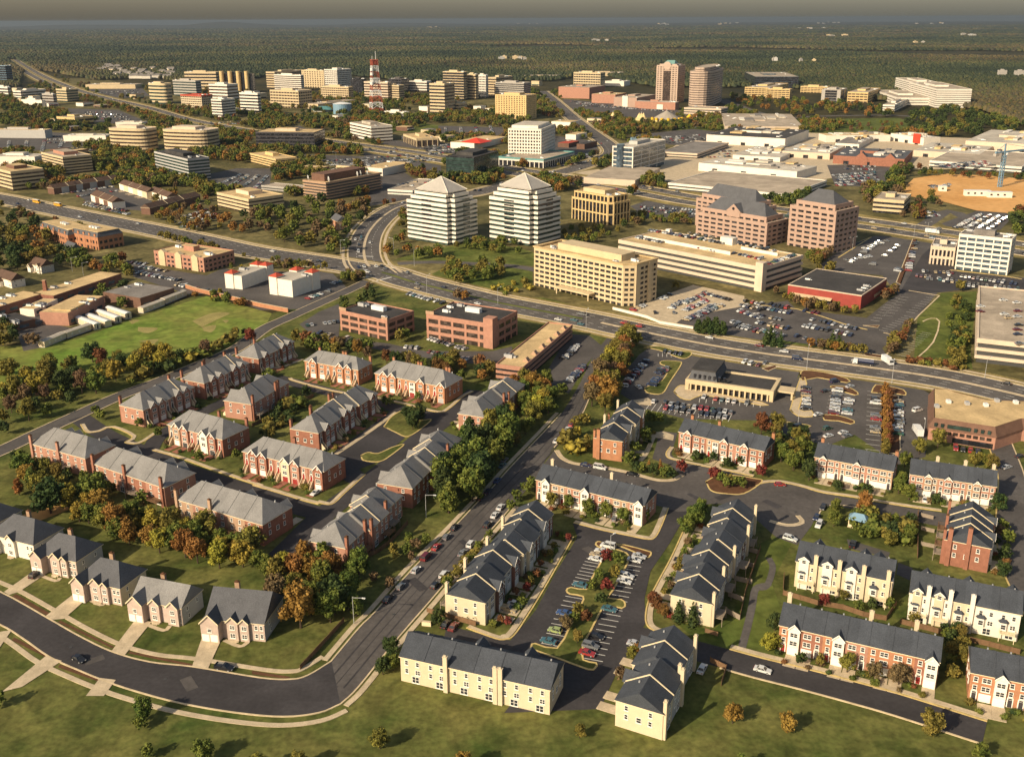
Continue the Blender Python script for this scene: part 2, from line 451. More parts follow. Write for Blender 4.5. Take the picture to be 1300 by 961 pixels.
# grass of the two housing estates, verges and parks
lawn([(-60,500),(60,440),(250,375),(345,398),(480,360),(640,395),(805,432),(970,470),(1180,500),(1400,560),(1500,800),(1500,990),(-200,990)])
lawn([(0,440),(60,436),(100,430),(180,402),(236,384),(262,376),(345,398),(332,425),(290,440),(200,458),(100,476),(0,500)],'field',.05,name='playing_field')
for p in ([(500,330),(540,318),(600,308),(660,315),(690,325),(676,338),(650,336),(560,332)],
          [(545,350),(560,342),(600,337),(676,342),(676,362),(640,372),(590,362)],
          [(1165,402),(1195,372),(1240,370),(1232,450),(1235,470),(1160,458)],
          [(655,380),(690,378),(770,398),(810,410),(800,414),(740,402)],
          [(990,432),(1060,442),(1120,452),(1100,464),(1000,450),(880,432)],
          [(740,137),(770,140),(840,155),(930,158),(960,152),(980,160),(930,166),(800,166),(745,156)],
          [(955,158),(1000,152),(1140,150),(1180,162),(1080,170),(1000,168)],
          [(400,140),(450,146),(560,160),(560,168),(500,168),(420,160)]):
    lawn(p,'lawn_green',.04)
lawn([(855,788),(905,830),(960,845),(1060,870),(1000,800),(980,740),(1005,690),(985,680),(965,690),(930,780),(905,800)],'lawn_green',.05)
sheet('bare_earth',W2(z1((80,890),(300,830),(360,850),(200,910),(60,930))),.07,'red_clay',blk=False)
for p in (y1((690,770),(790,775),(740,800),(690,790)),y1((960,740),(1060,700),(1150,700),(1090,730),(1010,770)),y1((690,840),(790,830),(770,855)),y1((700,880),(780,870),(760,900)),
          y1((1010,770),(1080,760),(1060,795),(1020,790)),y1((1110,735),(1145,735),(1130,750)),y1((640,735),(700,735),(660,755))):
    sheet('bare_earth',W2(p,3),.08,'worn_earth',blk=False)
# town ground: dry verges, hardstanding and gravel between the offices
lawn([(-200,470),(0,440),(250,372),(480,345),(640,372),(805,408),(970,436),(1400,515),(1500,430),(1320,205),(1240,186),(1000,165),(860,140),(700,122),(560,128),(400,128),(250,128),(130,100),(70,100),(0,125),(-60,150),(-300,300)],'scrub',.02,name='verge')
sheet('construction_site',W2([(1144,242),(1160,227),(1200,221),(1262,224),(1340,232),(1360,266),(1290,272),(1240,268),(1195,256),(1156,250)]),.3,'red_clay',blk=False)

# ------------------------------------------------------------------ streets
def street(name,left,right,m='asphalt',z=.09,k=4,kerb_m='kerb_stone',walk=True,kl=True,kr=True):
    l,r = W2(left,k),W2(right,k)
    sheet(name,l + r[::-1],z,m)
    return l,r
def kerb(line,side=1,m='kerb_stone',walk=0.0,gap=1.0,w=.45):
    ribbon('kerb',line,w,.2,m,.2,d=side * w / 2)
    if walk: ribbon('sidewalk',line,walk,.17,'concrete',.17,d=side * (w + gap + walk / 2))
ml = [(400,868),(421,840),(457,797),(477,777),(525,722),(574,673),(605,640),(627,618),(650,592),(690,550),(713,525),(736,487),(752,455),(770,430),(792,410)]
mr_ = [(432,893),(454,872),(500,815),(546,762),(580,722),(627,668),(650,642),(676,612),(703,568),(736,530),(752,495),(772,455),(795,428),(815,414)]
l,r = street('street',ml,mr_)
MAIN_L,MAIN_R = l,r
kerb(W2(ml[1:11],4),1,walk=1.6,gap=.8)
kerb(W2(mr_[0:7],4),-1,walk=1.6,gap=.6)
kerb(W2(mr_[8:12],4),-1)
ul = [(-60,730),(0,752),(63,787),(100,808),(142,828),(190,841),(244,847),(330,861),(368,863),(391,858),(421,840)]
ll = [(-60,768),(0,792),(30,810),(63,833),(100,850),(132,863),(170,876),(230,892),(300,904),(360,909),(405,904),(432,893)]
l,r = W2(ul,4),W2(ll,4); sheet('street',l + r[::-1],.10,'asphalt_new')
kerb(W2(ul,4),1,walk=1.5,gap=2.4); kerb(W2(ll,4),-1,walk=1.5,gap=2.2)
SUB_A = W2([(-60,598),(0,573),(51,549),(101,526),(152,503),(200,485),(254,463),(300,443),(335,418),(365,404),(400,388),(440,370),(478,352)],4)
ribbon('street',SUB_A,8.5,.09,'asphalt',blk=True)
ribbon('kerb',SUB_A,.5,.2,'kerb_stone',.2,d=-4.5); ribbon('kerb',SUB_A,.5,.2,'kerb_stone',.2,d=4.5)
def lane(pts,w,m='asphalt_new',z=.10,k=4,kl=None,kr=None):
    c = W2(pts,k); ribbon('street',c,w,z,m,blk=True)
    if kl: ribbon('kerb',c,.45,.2,kl,.2,d=w / 2 + .2)
    if kr: ribbon('kerb',c,.45,.2,kr,.2,d=-w / 2 - .2)
    return c
LB = lane([(100,530),(135,553),(190,578),(250,602),(330,628),(390,648),(416,652)],9)
LC = lane([(340,722),(368,696),(416,649),(477,604),(536,555),(574,526),(606,496)],9.5,z=.104)
LD = lane([(350,480),(396,492),(450,506),(500,518),(548,528),(578,526)],8.5,z=.108)
LE = lane([(353,481),(300,503),(255,525),(205,552),(188,576)],7,z=.112)
LF = lane([(512,519),(498,531),(470,552),(447,568),(432,583),(445,602),(462,612)],9,z=.116)
sheet('parking_lot',W2(z2((470,600),(540,545),(640,480),(720,420),(800,420),(760,500),(620,620),(520,660))),.12,'asphalt_new')
def isl(pts,m='lawn',km='kerb_yellow',k=4,kw=.55):
    """kerbed planting island"""
    w = W2(pts + [pts[0]],k)[:-1]
    if area2(w) < 0: w = w[::-1]
    sheet('traffic_island',w,.19,m,blk=False)
    ribbon('kerb',w + [w[0],w[1]],kw,.23,km,.2)
isl(z2((545,585),(560,610),(640,615),(700,580),(760,530),(700,545),(630,575),(580,570)))
isl(z2((660,440),(720,470),(780,490),(860,440),(895,405),(850,410),(800,400),(760,360),(700,390)))
kerb(W2(z2((320,820),(400,830),(470,770),(570,680)),4),1,'kerb_yellow',1.4,.2)
kerb(W2(z2((0,735),(120,770),(250,810),(330,830)),4),1,'kerb_yellow',1.4,.2)
kerb(W2(z1((760,560),(900,600),(1080,665),(1300,740)),4),1,'kerb_yellow',1.3,.1)
kerb(W2(z1((400,430),(430,470),(500,465),(560,445),(660,490),(620,520),(700,525),(790,470)),3),1,'kerb_yellow',1.3,.1)
kerb(W2(z2((180,200),(210,215),(400,265),(620,300),(760,330),(930,370),(990,350),(1060,290),(1110,265)),4),1,'kerb_yellow',1.3,.1)
kerb(W2(z2((430,580),(520,520),(620,450),(730,370)),3),1,'kerb_stone',1.3,.1)
kerb(W2(z2((0,110),(120,150),(260,105)),3),1,'kerb_stone',1.2,.1)
# right estate
PLAZA = [(672,614),(703,573),(724,588),(802,602),(845,611),(866,605),(850,590),(828,583),(838,547),(860,550),(852,577),(858,583),(894,592),(940,602),(976,611),(1012,616),(1038,625),(1117,639),(1195,651),(1262,664),(1285,668),(1278,688),(1195,669),(1117,653),(1075,645),(1048,641),(1036,655),(1030,668),(1012,692),(985,682),(955,655),(930,640),(900,640),(872,649),(861,650),(828,640),(760,622),(690,608)]
sheet('street',W2(PLAZA),.10,'asphalt')
lane([(1268,560),(1284,605),(1284,640),(1284,680),(1292,720),(1310,760),(1350,830)],9,'asphalt',.104,kl='kerb_stone',kr='kerb_yellow')
LOTP = []
LOT = [(727,664),(735,660),(760,668),(820,684),(828,680),(848,640),(874,648),(850,690),(826,725),(818,760),(820,790),(806,815),(780,860),(762,900),(640,905),(680,855),(640,838),(563,814),(567,794),(600,802),(648,813),(680,775),(705,728),(733,682)]
sheet('parking_lot',W2(LOT),.096,'asphalt_new')
IR = W2([(780,800),(845,816),(906,832),(960,847),(1020,862),(1080,878),(1140,895),(1250,930)],4)
ribbon('street',IR,9,.108,'asphalt_new',blk=True)
ribbon('kerb',IR[9:],.6,.22,'kerb_yellow',.2,d=4.7); ribbon('kerb',IR[9:],.5,.22,'kerb_stone',.2,d=-4.7)
ribbon('sidewalk',IR[9:],1.6,.17,'concrete',.17,d=6.2)
isl(z3b((500,195),(470,188),(458,202),(480,218),(510,205),(560,205),(640,235),(700,265),(725,265),(735,245),(715,235),(600,205)),'mulch',k=2)
isl(z3b((515,215),(585,235),(625,262),(600,330),(545,430),(520,470),(585,478),(605,500),(590,522),(510,508),(470,560),(430,640),(395,705),(395,780),(460,795),(455,820),(420,827),(280,775),(150,730),(137,710),(155,698),(265,722),(330,610),(385,505),(395,462),(330,450),(312,432),(335,418),(412,428),(440,370),(485,290)),'lawn',k=2)
for pts,wk in ((z3b((345,95),(480,130),(600,155),(720,178),(760,165),(790,110),(825,20)),1.6),):
    kerb(W2(pts,4),1,'kerb_yellow',wk,.1)
kerb(W2(z3b((890,140),(830,270),(770,380),(720,480),(703,560),(715,610),(760,640),(815,650)),4),1,'kerb_yellow',1.6,.2)
kerb(W2(z3b((350,165),(280,290),(200,430),(120,560),(50,660),(0,680)),4),-1,'kerb_yellow',1.8,.3)
kerb(W2(z2b((1070,620),(1160,655),(1240,680),(1290,675)),3),1,'kerb_yellow',1.2,.2)
isl(z3((1010,715),(1035,760),(1100,775),(1200,775),(1290,715),(1250,700),(1150,685),(1060,690)),'mulch')
kerb(W2(z3((250,560),(280,600),(350,630),(500,650),(640,680),(760,712),(850,712),(905,685)),4),1,'kerb_stone',1.4,.2)
kerb(W2(z3((740,480),(700,570),(670,610)),3),1,'kerb_stone',1.3,.1)
kerb(W2(z3((830,540),(808,570),(815,595),(860,610),(1000,640),(1130,665),(1245,690)),4),1,'kerb_yellow',1.2,.1)
kerb(W2(z4((0,715),(50,700),(130,700),(220,720),(330,750),(470,770),(600,795),(760,820),(900,840)),4),1,'kerb_yellow',1.4,.1)
kerb(W2(z4((70,880),(150,900),(210,890),(190,860)),3),-1,'kerb_stone',1.2,.1)
kerb(W2(z4((330,900),(300,855),(345,810),(440,810),(560,835),(610,870)),3),-1,'kerb_stone')
sheet('sidewalk',W2(z3((750,470),(800,465),(850,485),(845,510),(800,500),(745,495))),.19,'concrete',thick=.15)
sheet('sidewalk',W2(z3((640,310),(720,298),(742,315),(735,335),(690,330),(655,335))),.19,'concrete',thick=.15)
# back lanes, stub car parks and the path
ribbon('path',W2(z3b((1185,730),(1215,620),(1240,510),(1260,420),(1330,400)),4),2.2,.1,'asphalt_worn')
ribbon('path',W2(z4b((0,410),(50,400),(80,310),(60,260)),4),2.0,.1,'asphalt_worn')
sheet('parking_lot',W2(z4b((440,170),(650,235),(640,260),(450,215))),.1,'asphalt')
sheet('parking_lot',W2(z4b((640,0),(780,25),(770,70),(640,40))),.1,'asphalt')
sheet('street',W2(z4b((690,285),(760,310),(745,370),(680,340))),.1,'asphalt')
# arterial road, its cross road and the highway
ART = W2([(1440,538),(1300,503),(1200,481),(1100,466),(1000,453),(970,449),(900,438),(805,419),(740,405),(640,386),(600,377),(560,367),(520,357),(485,346),(440,338),(400,331),(320,319),(260,306),(200,293),(130,279),(60,265),(0,252),(-80,238)],3)
ribbon('road',ART,26,.09,'asphalt_worn',blk=True)
CUR = W2([(482,349),(466,335),(462,318),(466,300),(476,285),(492,271),(510,262),(540,255),(600,246),(640,236),(700,222),(740,211),(776,196),(772,184),(752,169),(727,150),(705,130),(688,116)],4)
ribbon('road',CUR,23,.095,'asphalt_worn',blk=True)
ribbon('road',W2([(505,335),(548,333),(599,335),(650,338),(690,345)],3),9,.085,'asphalt_worn',blk=True)
HWY = W2([(15,76),(43,94),(76,109),(114,122),(178,137),(228,152),(292,164),(340,171),(409,180),(498,192),(564,202),(650,217),(724,228),(797,239),(884,255),(980,268),(1091,283),(1200,299),(1300,316),(1440,339)],3)
ribbon('highway',HWY,44,.10,'asphalt_worn',blk=True)
ribbon('median',HWY,9,.3,'dry_grass',.2)
ribbon('road',W2([(915,127),(954,142),(985,150),(1015,162)],3),28,.09,'asphalt_worn',blk=True)
ribbon('road',W2([(985,151),(1040,148),(1090,147),(1140,147),(1180,151)],3),16,.085,'asphalt_worn',blk=True)
ribbon('road',W2([(1236,282),(1205,268),(1180,282),(1150,300),(1100,330)],3),12,.08,'asphalt_worn',blk=True)
ribbon('median',ART[:24],2.2,.24,'concrete',.2); ribbon('median',ART[24:40],2.0,.24,'lawn_green',.2)
ribbon('median',CUR[3:28],2.0,.24,'concrete',.2)
for s in (-1,1):
    ribbon('kerb',ART,1.1,.2,'kerb_stone',.2,d=s * 14); ribbon('verge',ART,7,.1,'dry_grass',0,d=s * 18); ribbon('sidewalk',ART,2.2,.17,'concrete',.17,d=s * 17.6)
    ribbon('kerb',CUR,1.2,.2,'kerb_stone',.2,d=s * 12); ribbon('verge',CUR,6,.08,'dry_grass',0,d=s * 15); ribbon('sidewalk',CUR,2.2,.16,'concrete',.16,d=s * 15.4)
    ribbon('kerb',HWY,2.2,.25,'kerb_stone',.2,d=s * 24); ribbon('verge',HWY,12,.08,'dry_grass',0,d=s * 30); ribbon('kerb',HWY,.9,.35,'kerb_stone',.2,d=s * 4.9)
    for d in (4.6,8.0):
        dashes('road_markings',ART,s * d,3.5,6,.25,.13,'paint_white')
    for d in (8.6,12.4,16.2): dashes('road_markings',HWY,s * d,5,8,.4,.15,'paint_white')
    dashes('road_markings',ART,s * 12.6,300,.1,.2,.13,'paint_white')
    dashes('road_markings',CUR,s * 5.6,3.5,6,.25,.14,'paint_white')
# zebra and stop lines at the crossroads
xb = MB()
for a,b in (((455,325),(474,326)),((493,334),(500,341)),((467,352),(455,345)),((497,352),(476,357))):
    p,q = G(*a,.16),G(*b,.16); t = (q - p).normalized(); n = Vector((-t.y,t.x,0)) * .8
    xb.face([p - n,q - n,q + n,p + n])
xb.build('road_markings','paint_white')['kind'] = 'structure'

# car parks
def lot(pts,m='asphalt',z=.06,k=1):
    LOTP.append(pts); return sheet('parking_lot',W2(pts,k),z,m,blk=True)
lot([(795,470),(812,450),(832,436),(850,440),(915,450),(975,462),(1016,468),(1012,482),(1020,470),(1080,478),(1170,494),(1180,500),(1175,580),(1140,590),(1085,552),(1050,566),(985,548),(975,534),(870,532),(815,518),(788,500)],'asphalt')
lot([(840,424),(870,402),(905,396),(950,388),(1000,382),(1010,392),(1100,404),(1130,380),(1150,368),(1192,370),(1165,402),(1120,442),(1128,456),(1060,442),(990,432),(900,440)],'asphalt',.062)
lot([(1035,342),(1060,322),(1085,308),(1110,300),(1160,300),(1200,306),(1180,340),(1140,374),(1120,350)],'asphalt',.064)
lot([(1142,372),(1170,325),(1190,306),(1215,345),(1290,352),(1330,356),(1330,374),(1240,366),(1190,372)],'asphalt_new',.066)
lot([(795,396),(840,376),(880,362),(945,376),(945,402),(880,416),(830,408)],'concrete',.06)
lot([(380,412),(405,396),(430,386),(432,402),(430,430),(492,436),(540,446),(625,446),(650,440),(650,460),(600,462),(550,456),(480,444),(400,428)],'asphalt',.07)
lot([(686,486),(700,462),(722,424),(748,426),(765,440),(745,462),(722,500)],'asphalt',.07)
lot([(280,372),(330,345),(420,345),(440,365),(400,392),(330,394)],'asphalt',.06)
lot([(160,330),(196,340),(262,350),(285,340),(318,352),(300,372),(240,374),(170,352)],'asphalt',.06)
lot([(15,405),(52,400),(70,412),(95,418),(60,440),(30,446)],'asphalt',.06)
lot([(-20,166),(60,168),(136,172),(136,184),(60,190),(-20,196)],'asphalt',.06)
lot([(262,222),(300,214),(345,214),(342,240),(290,248),(262,240)],'asphalt',.06)
lot([(95,246),(130,236),(180,245),(200,262),(180,268),(120,262)],'asphalt',.06)
lot([(380,196),(500,200),(560,208),(560,222),(500,215),(430,208)],'asphalt',.06)
lot([(556,160),(640,162),(640,176),(560,175)],'asphalt',.06)
lot([(490,178),(570,182),(600,196),(560,198),(480,188)],'asphalt',.06)
lot([(700,172),(760,180),(770,194),(700,214),(690,205)],'asphalt',.06)
lot([(715,140),(800,150),(870,148),(860,140),(780,132),(715,126)],'asphalt',.06)
lot([(800,172),(880,164),(930,170),(900,186),(850,184)],'asphalt',.06)
lot([(800,262),(830,252),(905,262),(890,276),(820,276)],'asphalt',.06)
lot([(1050,210),(1110,208),(1140,212),(1120,238),(1060,236)],'asphalt',.06)
lot([(1195,284),(1240,268),(1290,272),(1270,292),(1215,296)],'asphalt',.06)
lot([(460,180),(470,262),(545,250),(540,238)],'asphalt',.05)
lot([(690,225),(760,215),(780,225),(830,232),(800,238),(720,228)],'concrete',.05)
lot([(86,138),(150,140),(180,152),(170,160),(90,152)],'asphalt',.06)
lot([(110,114),(180,112),(190,122),(140,126)],'asphalt',.06)
lot([(350,165),(380,160),(410,172),(380,176)],'asphalt',.06)
lot([(880,170),(1000,168),(1300,178),(1340,215),(1130,215),(1000,235),(830,230),(850,190)],'concrete',.05)
# stall lines
def stalls(a,b,n,depth,m='paint_white',z=.13,ang=90):
    """n+1 stall lines from ground point a to b, each depth long to the left of a->b"""
    p,q = G(*a),G(*b); t = (q - p).normalized(); c,s = math.cos(rad(ang)),math.sin(rad(ang))
    nrm = Vector((t.x * c - t.y * s,t.x * s + t.y * c,0)); B = MB()
    for i in range(n + 1):
        o = p + (q - p) * (i / n); w = t * .12
        B.face([(o.x - w.x,o.y - w.y,z),(o.x + w.x,o.y + w.y,z),(o.x + w.x + nrm.x * depth,o.y + w.y + nrm.y * depth,z),(o.x - w.x + nrm.x * depth,o.y - w.y + nrm.y * depth,z)])
    o = B.build('road_markings',m); o['kind'] = 'structure'
ZB = lambda a,b: (640 + a / 3.939,640 + b / 3.939)
ZD = lambda a,b: (960 + a / 3.8235,430 + b / 3.8235)
ZC = lambda a,b: (640 + a / 3.939,430 + b / 3.939)
ZE = lambda a,b: (960 + a / 3.8235,220 + b / 3.8235)
stalls(ZB(490,285),ZB(418,415),8,5.2,ang=-90); stalls(ZB(390,475),ZB(275,712),10,5.2,ang=-90)
stalls(ZB(622,262),ZB(530,475),10,5.2)
stalls(ZB(505,520),ZB(400,770),9,5.2)
stalls(ZD(600,262),ZD(600,545),13,5.5,ang=-90); stalls(ZD(612,262),ZD(612,545),13,5.5,ang=90)
stalls(ZD(415,250),ZD(395,360),6,5,ang=-90); stalls(ZD(418,250),ZD(398,360),6,5,ang=90)
stalls(ZC(975,320),ZC(1280,345),9,5,ang=90); stalls(ZC(720,340),ZC(1130,395),14,5,ang=90); stalls(ZC(720,340),ZC(1130,395),14,5,ang=-90)
stalls(ZC(770,75),ZC(900,80),6,5,ang=-90)
stalls(ZE(600,720),ZE(700,610),9,5,ang=90); stalls(ZE(770,680),ZE(880,600),8,5,ang=90); stalls(ZE(640,770),ZE(760,700),8,5,ang=90)
stalls(ZE(730,890),ZE(850,780),12,5,ang=90); stalls(ZE(650,835),ZE(740,760),8,5,ang=-90); stalls(ZE(620,690),ZE(700,600),7,5,ang=-90)
# kerbed islands in the bank and shop car parks
isl(z3((700,250),(720,272),(790,275),(830,215),(885,130),(870,115),(800,112),(780,125),(820,150),(790,210),(720,240)),'lawn')
isl(z3((700,45),(780,60),(880,98),(920,95),(935,70),(860,60),(780,40)),'lawn')
isl(z3((850,265),(880,295),(930,308),(985,285),(1100,300),(1290,335),(1290,320),(1000,262),(905,235),(870,240)),'concrete','kerb_yellow',k=2)
isl(z4((165,345),(200,375),(270,380),(268,350),(205,345),(245,220),(215,190)),'concrete','kerb_yellow',k=2)
isl(z4((215,175),(225,205),(300,190),(440,215),(440,195),(330,165),(230,155)),'mulch','kerb_yellow',k=2)
isl(z4((360,235),(400,250),(480,275),(492,262),(440,235),(370,230)),'mulch','kerb_yellow',k=2)
isl(z4((330,370),(330,395),(400,400),(460,415),(475,400),(400,375)),'mulch','kerb_yellow',k=2)
isl(z4((560,262),(580,225),(640,232),(715,250),(725,275),(690,270),(620,266)),'mulch','kerb_yellow',k=2)
isl(z4((612,270),(612,550),(680,560),(700,540),(690,280)),'mulch','kerb_stone',k=1)
isl(z4((150,405),(250,420),(255,430),(160,440)),'lawn','kerb_yellow',k=2)
for p in (z4((30,145),(60,158),(100,140),(90,130)),y4((510,870),(640,890),(630,900),(530,885)),y4((520,740),(590,750),(600,740)),y4((620,775),(740,800),(735,790)),y4((680,530),(760,320),(780,322),(700,540))):
    isl(p,'mulch','kerb_stone',k=1)
ribbon('kerb',W2(y4((620,900),(700,790),(790,690),(890,595),(740,570)),1),.8,.2,'kerb_stone',.2)
ribbon('kerb',W2(y4((790,890),(860,820),(890,720),(850,705),(810,720)),2),.8,.2,'kerb_stone',.2)
ribbon('kerb',W2(y4((0,640),(200,660),(420,730),(540,760)),2),.8,.2,'kerb_yellow',.2)
ribbon('kerb',W2(y4((380,380),(560,310),(400,410)),1),1.0,.2,'kerb_yellow',.2)
ribbon('kerb',W2(y4((940,470),(1200,500),(1290,515)),2),1.0,.2,'kerb_yellow',.2)
# drives of the detached houses and garden paths
for p in (z1b((175,330),(245,340),(95,440),(45,455),(20,440)),z1b((375,445),(450,460),(320,575),(250,580),(230,560)),z1b((680,575),(758,590),(625,755),(555,740)),z1b((1020,640),(1115,660),(1040,825),(960,815)),
          z1b((-60,740),(0,640),(60,630),(-20,745)),z1b((230,760),(310,785),(110,915),(10,940)),z1b((500,870),(580,880),(520,960),(430,960))):
    sheet('driveway',W2(p),.195,'concrete',blk=True)
for p in (z1b((210,360),(280,385),(300,370)),z1b((440,475),(505,505),(520,495)),z1b((740,605),(820,632),(850,610)),z1b((1120,680),(1200,712),(1240,690))):
    ribbon('path',W2(p,3),1.3,.16,'concrete')
for p in (z1b((60,460),(240,560),(250,545),(80,448)),z1b((290,590),(560,720),(570,712),(300,580)),z1b((640,745),(960,812),(965,800),(650,735)),z2b((0,850),(185,875),(190,862),(0,832)),
          z1b((70,665),(240,750),(230,765),(60,680)),z1b((300,800),(500,870),(490,885),(290,815))):
    sheet('lawn',W2(p),.06,'mulch',blk=False)

# worn seams, tyre lines, trench patches and drain covers on the near streets
MC = W2([(425,871),(511,770),(600,671),(650,618),(697,568),(724,530),(744,492)],5)
for d,w,m in ((0,.22,'asphalt_new'),(-2.6,.5,'asphalt_new'),(2.6,.5,'asphalt_new')): ribbon('road_seam',offset(MC,d),w,.116,m)
LC2 = W2([(0,772),(63,809),(130,844),(200,863),(300,880),(380,880),(425,866)],5)
for d,w in ((0,.22),(-2.2,.4),(2.2,.4)): ribbon('road_seam',offset(LC2,d),w,.126,'asphalt_new')
for x,y,w_,d_ in ((530,742,3,8),(590,690,2,5),(670,590,4,3),(120,838,5,2.5),(240,868,3,6),(790,616,6,2),(920,630,8,3),(980,640,3,7),(750,700,3,6),(690,790,2.5,5),(880,630,2,5),(1100,645,7,2),(940,845,6,2.2)):
    g = G(x,y); a = rad(35 + (x % 5) * 3); u = Vector((math.cos(a),math.sin(a))) * w_ / 2; v = Vector((-math.sin(a),math.cos(a))) * d_ / 2; p = Vector((g.x,g.y))
    sheet('road_patch',[p - u - v,p + u - v,p + u + v,p - u + v],.134,'asphalt_new' if 500 < x < 700 or x > 780 else 'asphalt',blk=False)
for x,y in ((500,780),(560,700),(640,622),(715,545),(90,822),(210,862),(820,620),(960,625),(1010,650),(745,690),(835,700),(720,760)):
    g = G(x,y); MB().tube((0,0),.42,.42,0,.02,12).build('drain_cover','metal_dark',None,(g.x,g.y,.155))['kind'] = 'structure'
# ------------------------------------------------------------------ building kit
CACHE = {}
def cached(key,fn):
    if key not in CACHE: CACHE[key] = fn()
    return CACHE[key]
def win_frame(w,h):
    def f():
        b = MB(); t = .13
        b.box(-w / 2,w / 2,-.09,.02,0,t); b.box(-w / 2,w / 2,-.09,.02,h - t,h)
        b.box(-w / 2,-w / 2 + t,-.085,.02,t,h - t); b.box(w / 2 - t,w / 2,-.085,.02,t,h - t)
        b.box(-w / 2 + t,w / 2 - t,-.075,.02,h / 2 - .04,h / 2 + .04)
        n = max(1,round(w / 1.0))
        for k in range(1,n): b.box(-w / 2 + w * k / n - .06,-w / 2 + w * k / n + .06,-.08,.02,t,h - t)
        b.box(-w / 2 - .1,w / 2 + .1,-.16,.02,-.1,0)
        return b.mesh('window',['trim_white'])
    return cached(('wf',w,h),f)
def win_pane(w,h):
    return cached(('wp',w,h),lambda: MB().box(-w / 2 + .05,w / 2 - .05,-.04,.01,.05,h - .05).mesh('pane',['pane']))
class Face:
    """a wall face: x runs along it (seen from outside), y = 0 is the wall plane, outside is -y"""
    def __init__(s,parent,cx,cy,rz): s.p,s.c,s.rz = parent,(cx,cy),rz
    def at(s,x,y=0.0):
        c,q = math.cos(s.rz),math.sin(s.rz)
        return (s.c[0] + x * c - y * q,s.c[1] + x * q + y * c)
    def put(s,name,me,x,z=0.0,y=0.0):
        X,Y = s.at(x,y); return link(name,me,s.p,(X,Y,z),s.rz)
    def window(s,x,z,w=1.05,h=1.5,y=0.0,pane=True):
        o = s.put('window',win_frame(w,h),x,z,y)
        if pane: link('pane',win_pane(w,h),o)
        return o
def door_mesh(m):
    def f():
        b = MB(); b.box(-.75,.75,-.12,.02,0,2.7,0); b.box(-.5,.5,-.16,-.121,.05,2.15,1); b.box(-.45,.45,-.16,-.121,2.25,2.6,2)
        return b.mesh('door',['trim_white',m,'pane'])
    return cached(('door',m),f)
def garage_mesh(w,m):
    def f():
        b = MB(); b.box(-w / 2 - .15,w / 2 + .15,-.06,.02,0,2.35,0)
        for k in range(4): b.box(-w / 2,w / 2,-.1,-.061,.03 + k * .55,.55 + k * .55,1)
        return b.mesh('garage_door',['trim_white',m])
    return cached(('gar',w,m),f)
def steps_mesh(top,m):
    def f():
        b = MB(); n = max(3,int(top / .3))
        for k in range(n): b.box(-.6,.6,-.1 - (n - k) * .28,-.1 - (n - k - 1) * .28,0,top * (k + 1) / n,0)
        for sx in (-.75,.75): b.hexa([(sx - .08,-.1 - n * .28,0),(sx + .08,-.1 - n * .28,0),(sx + .08,-.1,0),(sx - .08,-.1,0),(sx - .08,-.1 - n * .28,.9),(sx + .08,-.1 - n * .28,.9),(sx + .08,-.1,top + .9),(sx - .08,-.1,top + .9)],1)
        return b.mesh('front_steps',[m,'trim_cream'])
    return cached(('st',top,m),f)
def deck_mesh(w,d,z,m):
    def f():
        b = MB(); b.box(-w / 2,w / 2,-d,0,z - .2,z)
        for sx in (-w / 2 + .1,w / 2 - .1): b.box(sx - .08,sx + .08,-d + .05,-d + .21,0,z + 1)
        for zz_ in (.55,.95):
            b.box(-w / 2,w / 2,-d,-d + .06,z + zz_ - .05,z + zz_); b.box(-w / 2,-w / 2 + .06,-d + .061,0,z + zz_ - .05,z + zz_); b.box(w / 2 - .06,w / 2,-d + .061,0,z + zz_ - .05,z + zz_)
        k = -w / 2 + .4
        while k < w / 2: b.box(k - .03,k + .03,-d + .01,-d + .05,z,z + .9); k += .4
        return b.mesh('deck',[m])
    return cached(('dk',w,d,z,m),f)
def bay_mesh(w,d,h,m,gable):
    def f():
        b = MB(); b.box(-w / 2,w / 2,-d,.05,0,h)
        if gable:
            g = gable; b.v += [(-w / 2,-d,h),(w / 2,-d,h),(0,-d,h + g),(-w / 2,.05,h),(w / 2,.05,h),(0,.05,h + g)]
            i = len(b.v) - 6; b.f += [(i,i + 1,i + 2),(i + 5,i + 4,i + 3),(i,i + 2,i + 5,i + 3),(i + 1,i + 4,i + 5,i + 2)]; b.m += [0] * 4
        return b.mesh('bay',[m])
    return cached(('bay',w,d,h,m,gable),f)
def bayroof_mesh(w,d,g,back,m,trim='trim_white'):
    """two slopes of a cross gable running back into the main roof, with pale barge boards"""
    def f():
        b = MB(); o = .25; hw = w / 2 + o; dz = g * o / (w / 2); t = .14
        for s in (-1,1):
            A = [(0,-d - .35,g + .06),(s * hw,-d - .35,-dz + .06),(s * hw,back * .12,-dz + .06),(0,back,g + .06)]
            Bt = [(x,y,z + t) for x,y,z in A]
            if s < 0: A,Bt = A[::-1],Bt[::-1]
            b.hexa(A + Bt,0)
            e = [(0,-d - .42,g - .12),(s * hw,-d - .42,-dz - .12),(s * hw,-d - .352,-dz - .12),(0,-d - .352,g - .12)]
            et = [(x,y,z + .42) for x,y,z in e]
            if s < 0: e,et = e[::-1],et[::-1]
            b.hexa(e + et,1)
        return b.mesh('gable_roof',[m,trim])
    return cached(('br',w,d,g,round(back,1),m,trim),f)
def chimney_mesh(h,m,w=1.15,d=.75):
    def f():
        b = MB(); b.box(-w / 2,w / 2,-d,0.1,0,h,0); b.box(-w / 2 - .08,w / 2 + .08,-d - .08,.18,h,h + .18,1)
        b.box(-.25,.25,-d / 2 - .2,-d / 2 + .2,h + .18,h + .5,1)
        return b.mesh('chimney',[m,'mulch' if m.startswith('brick') else m])
    return cached(('ch',round(h,2),m,w),f)
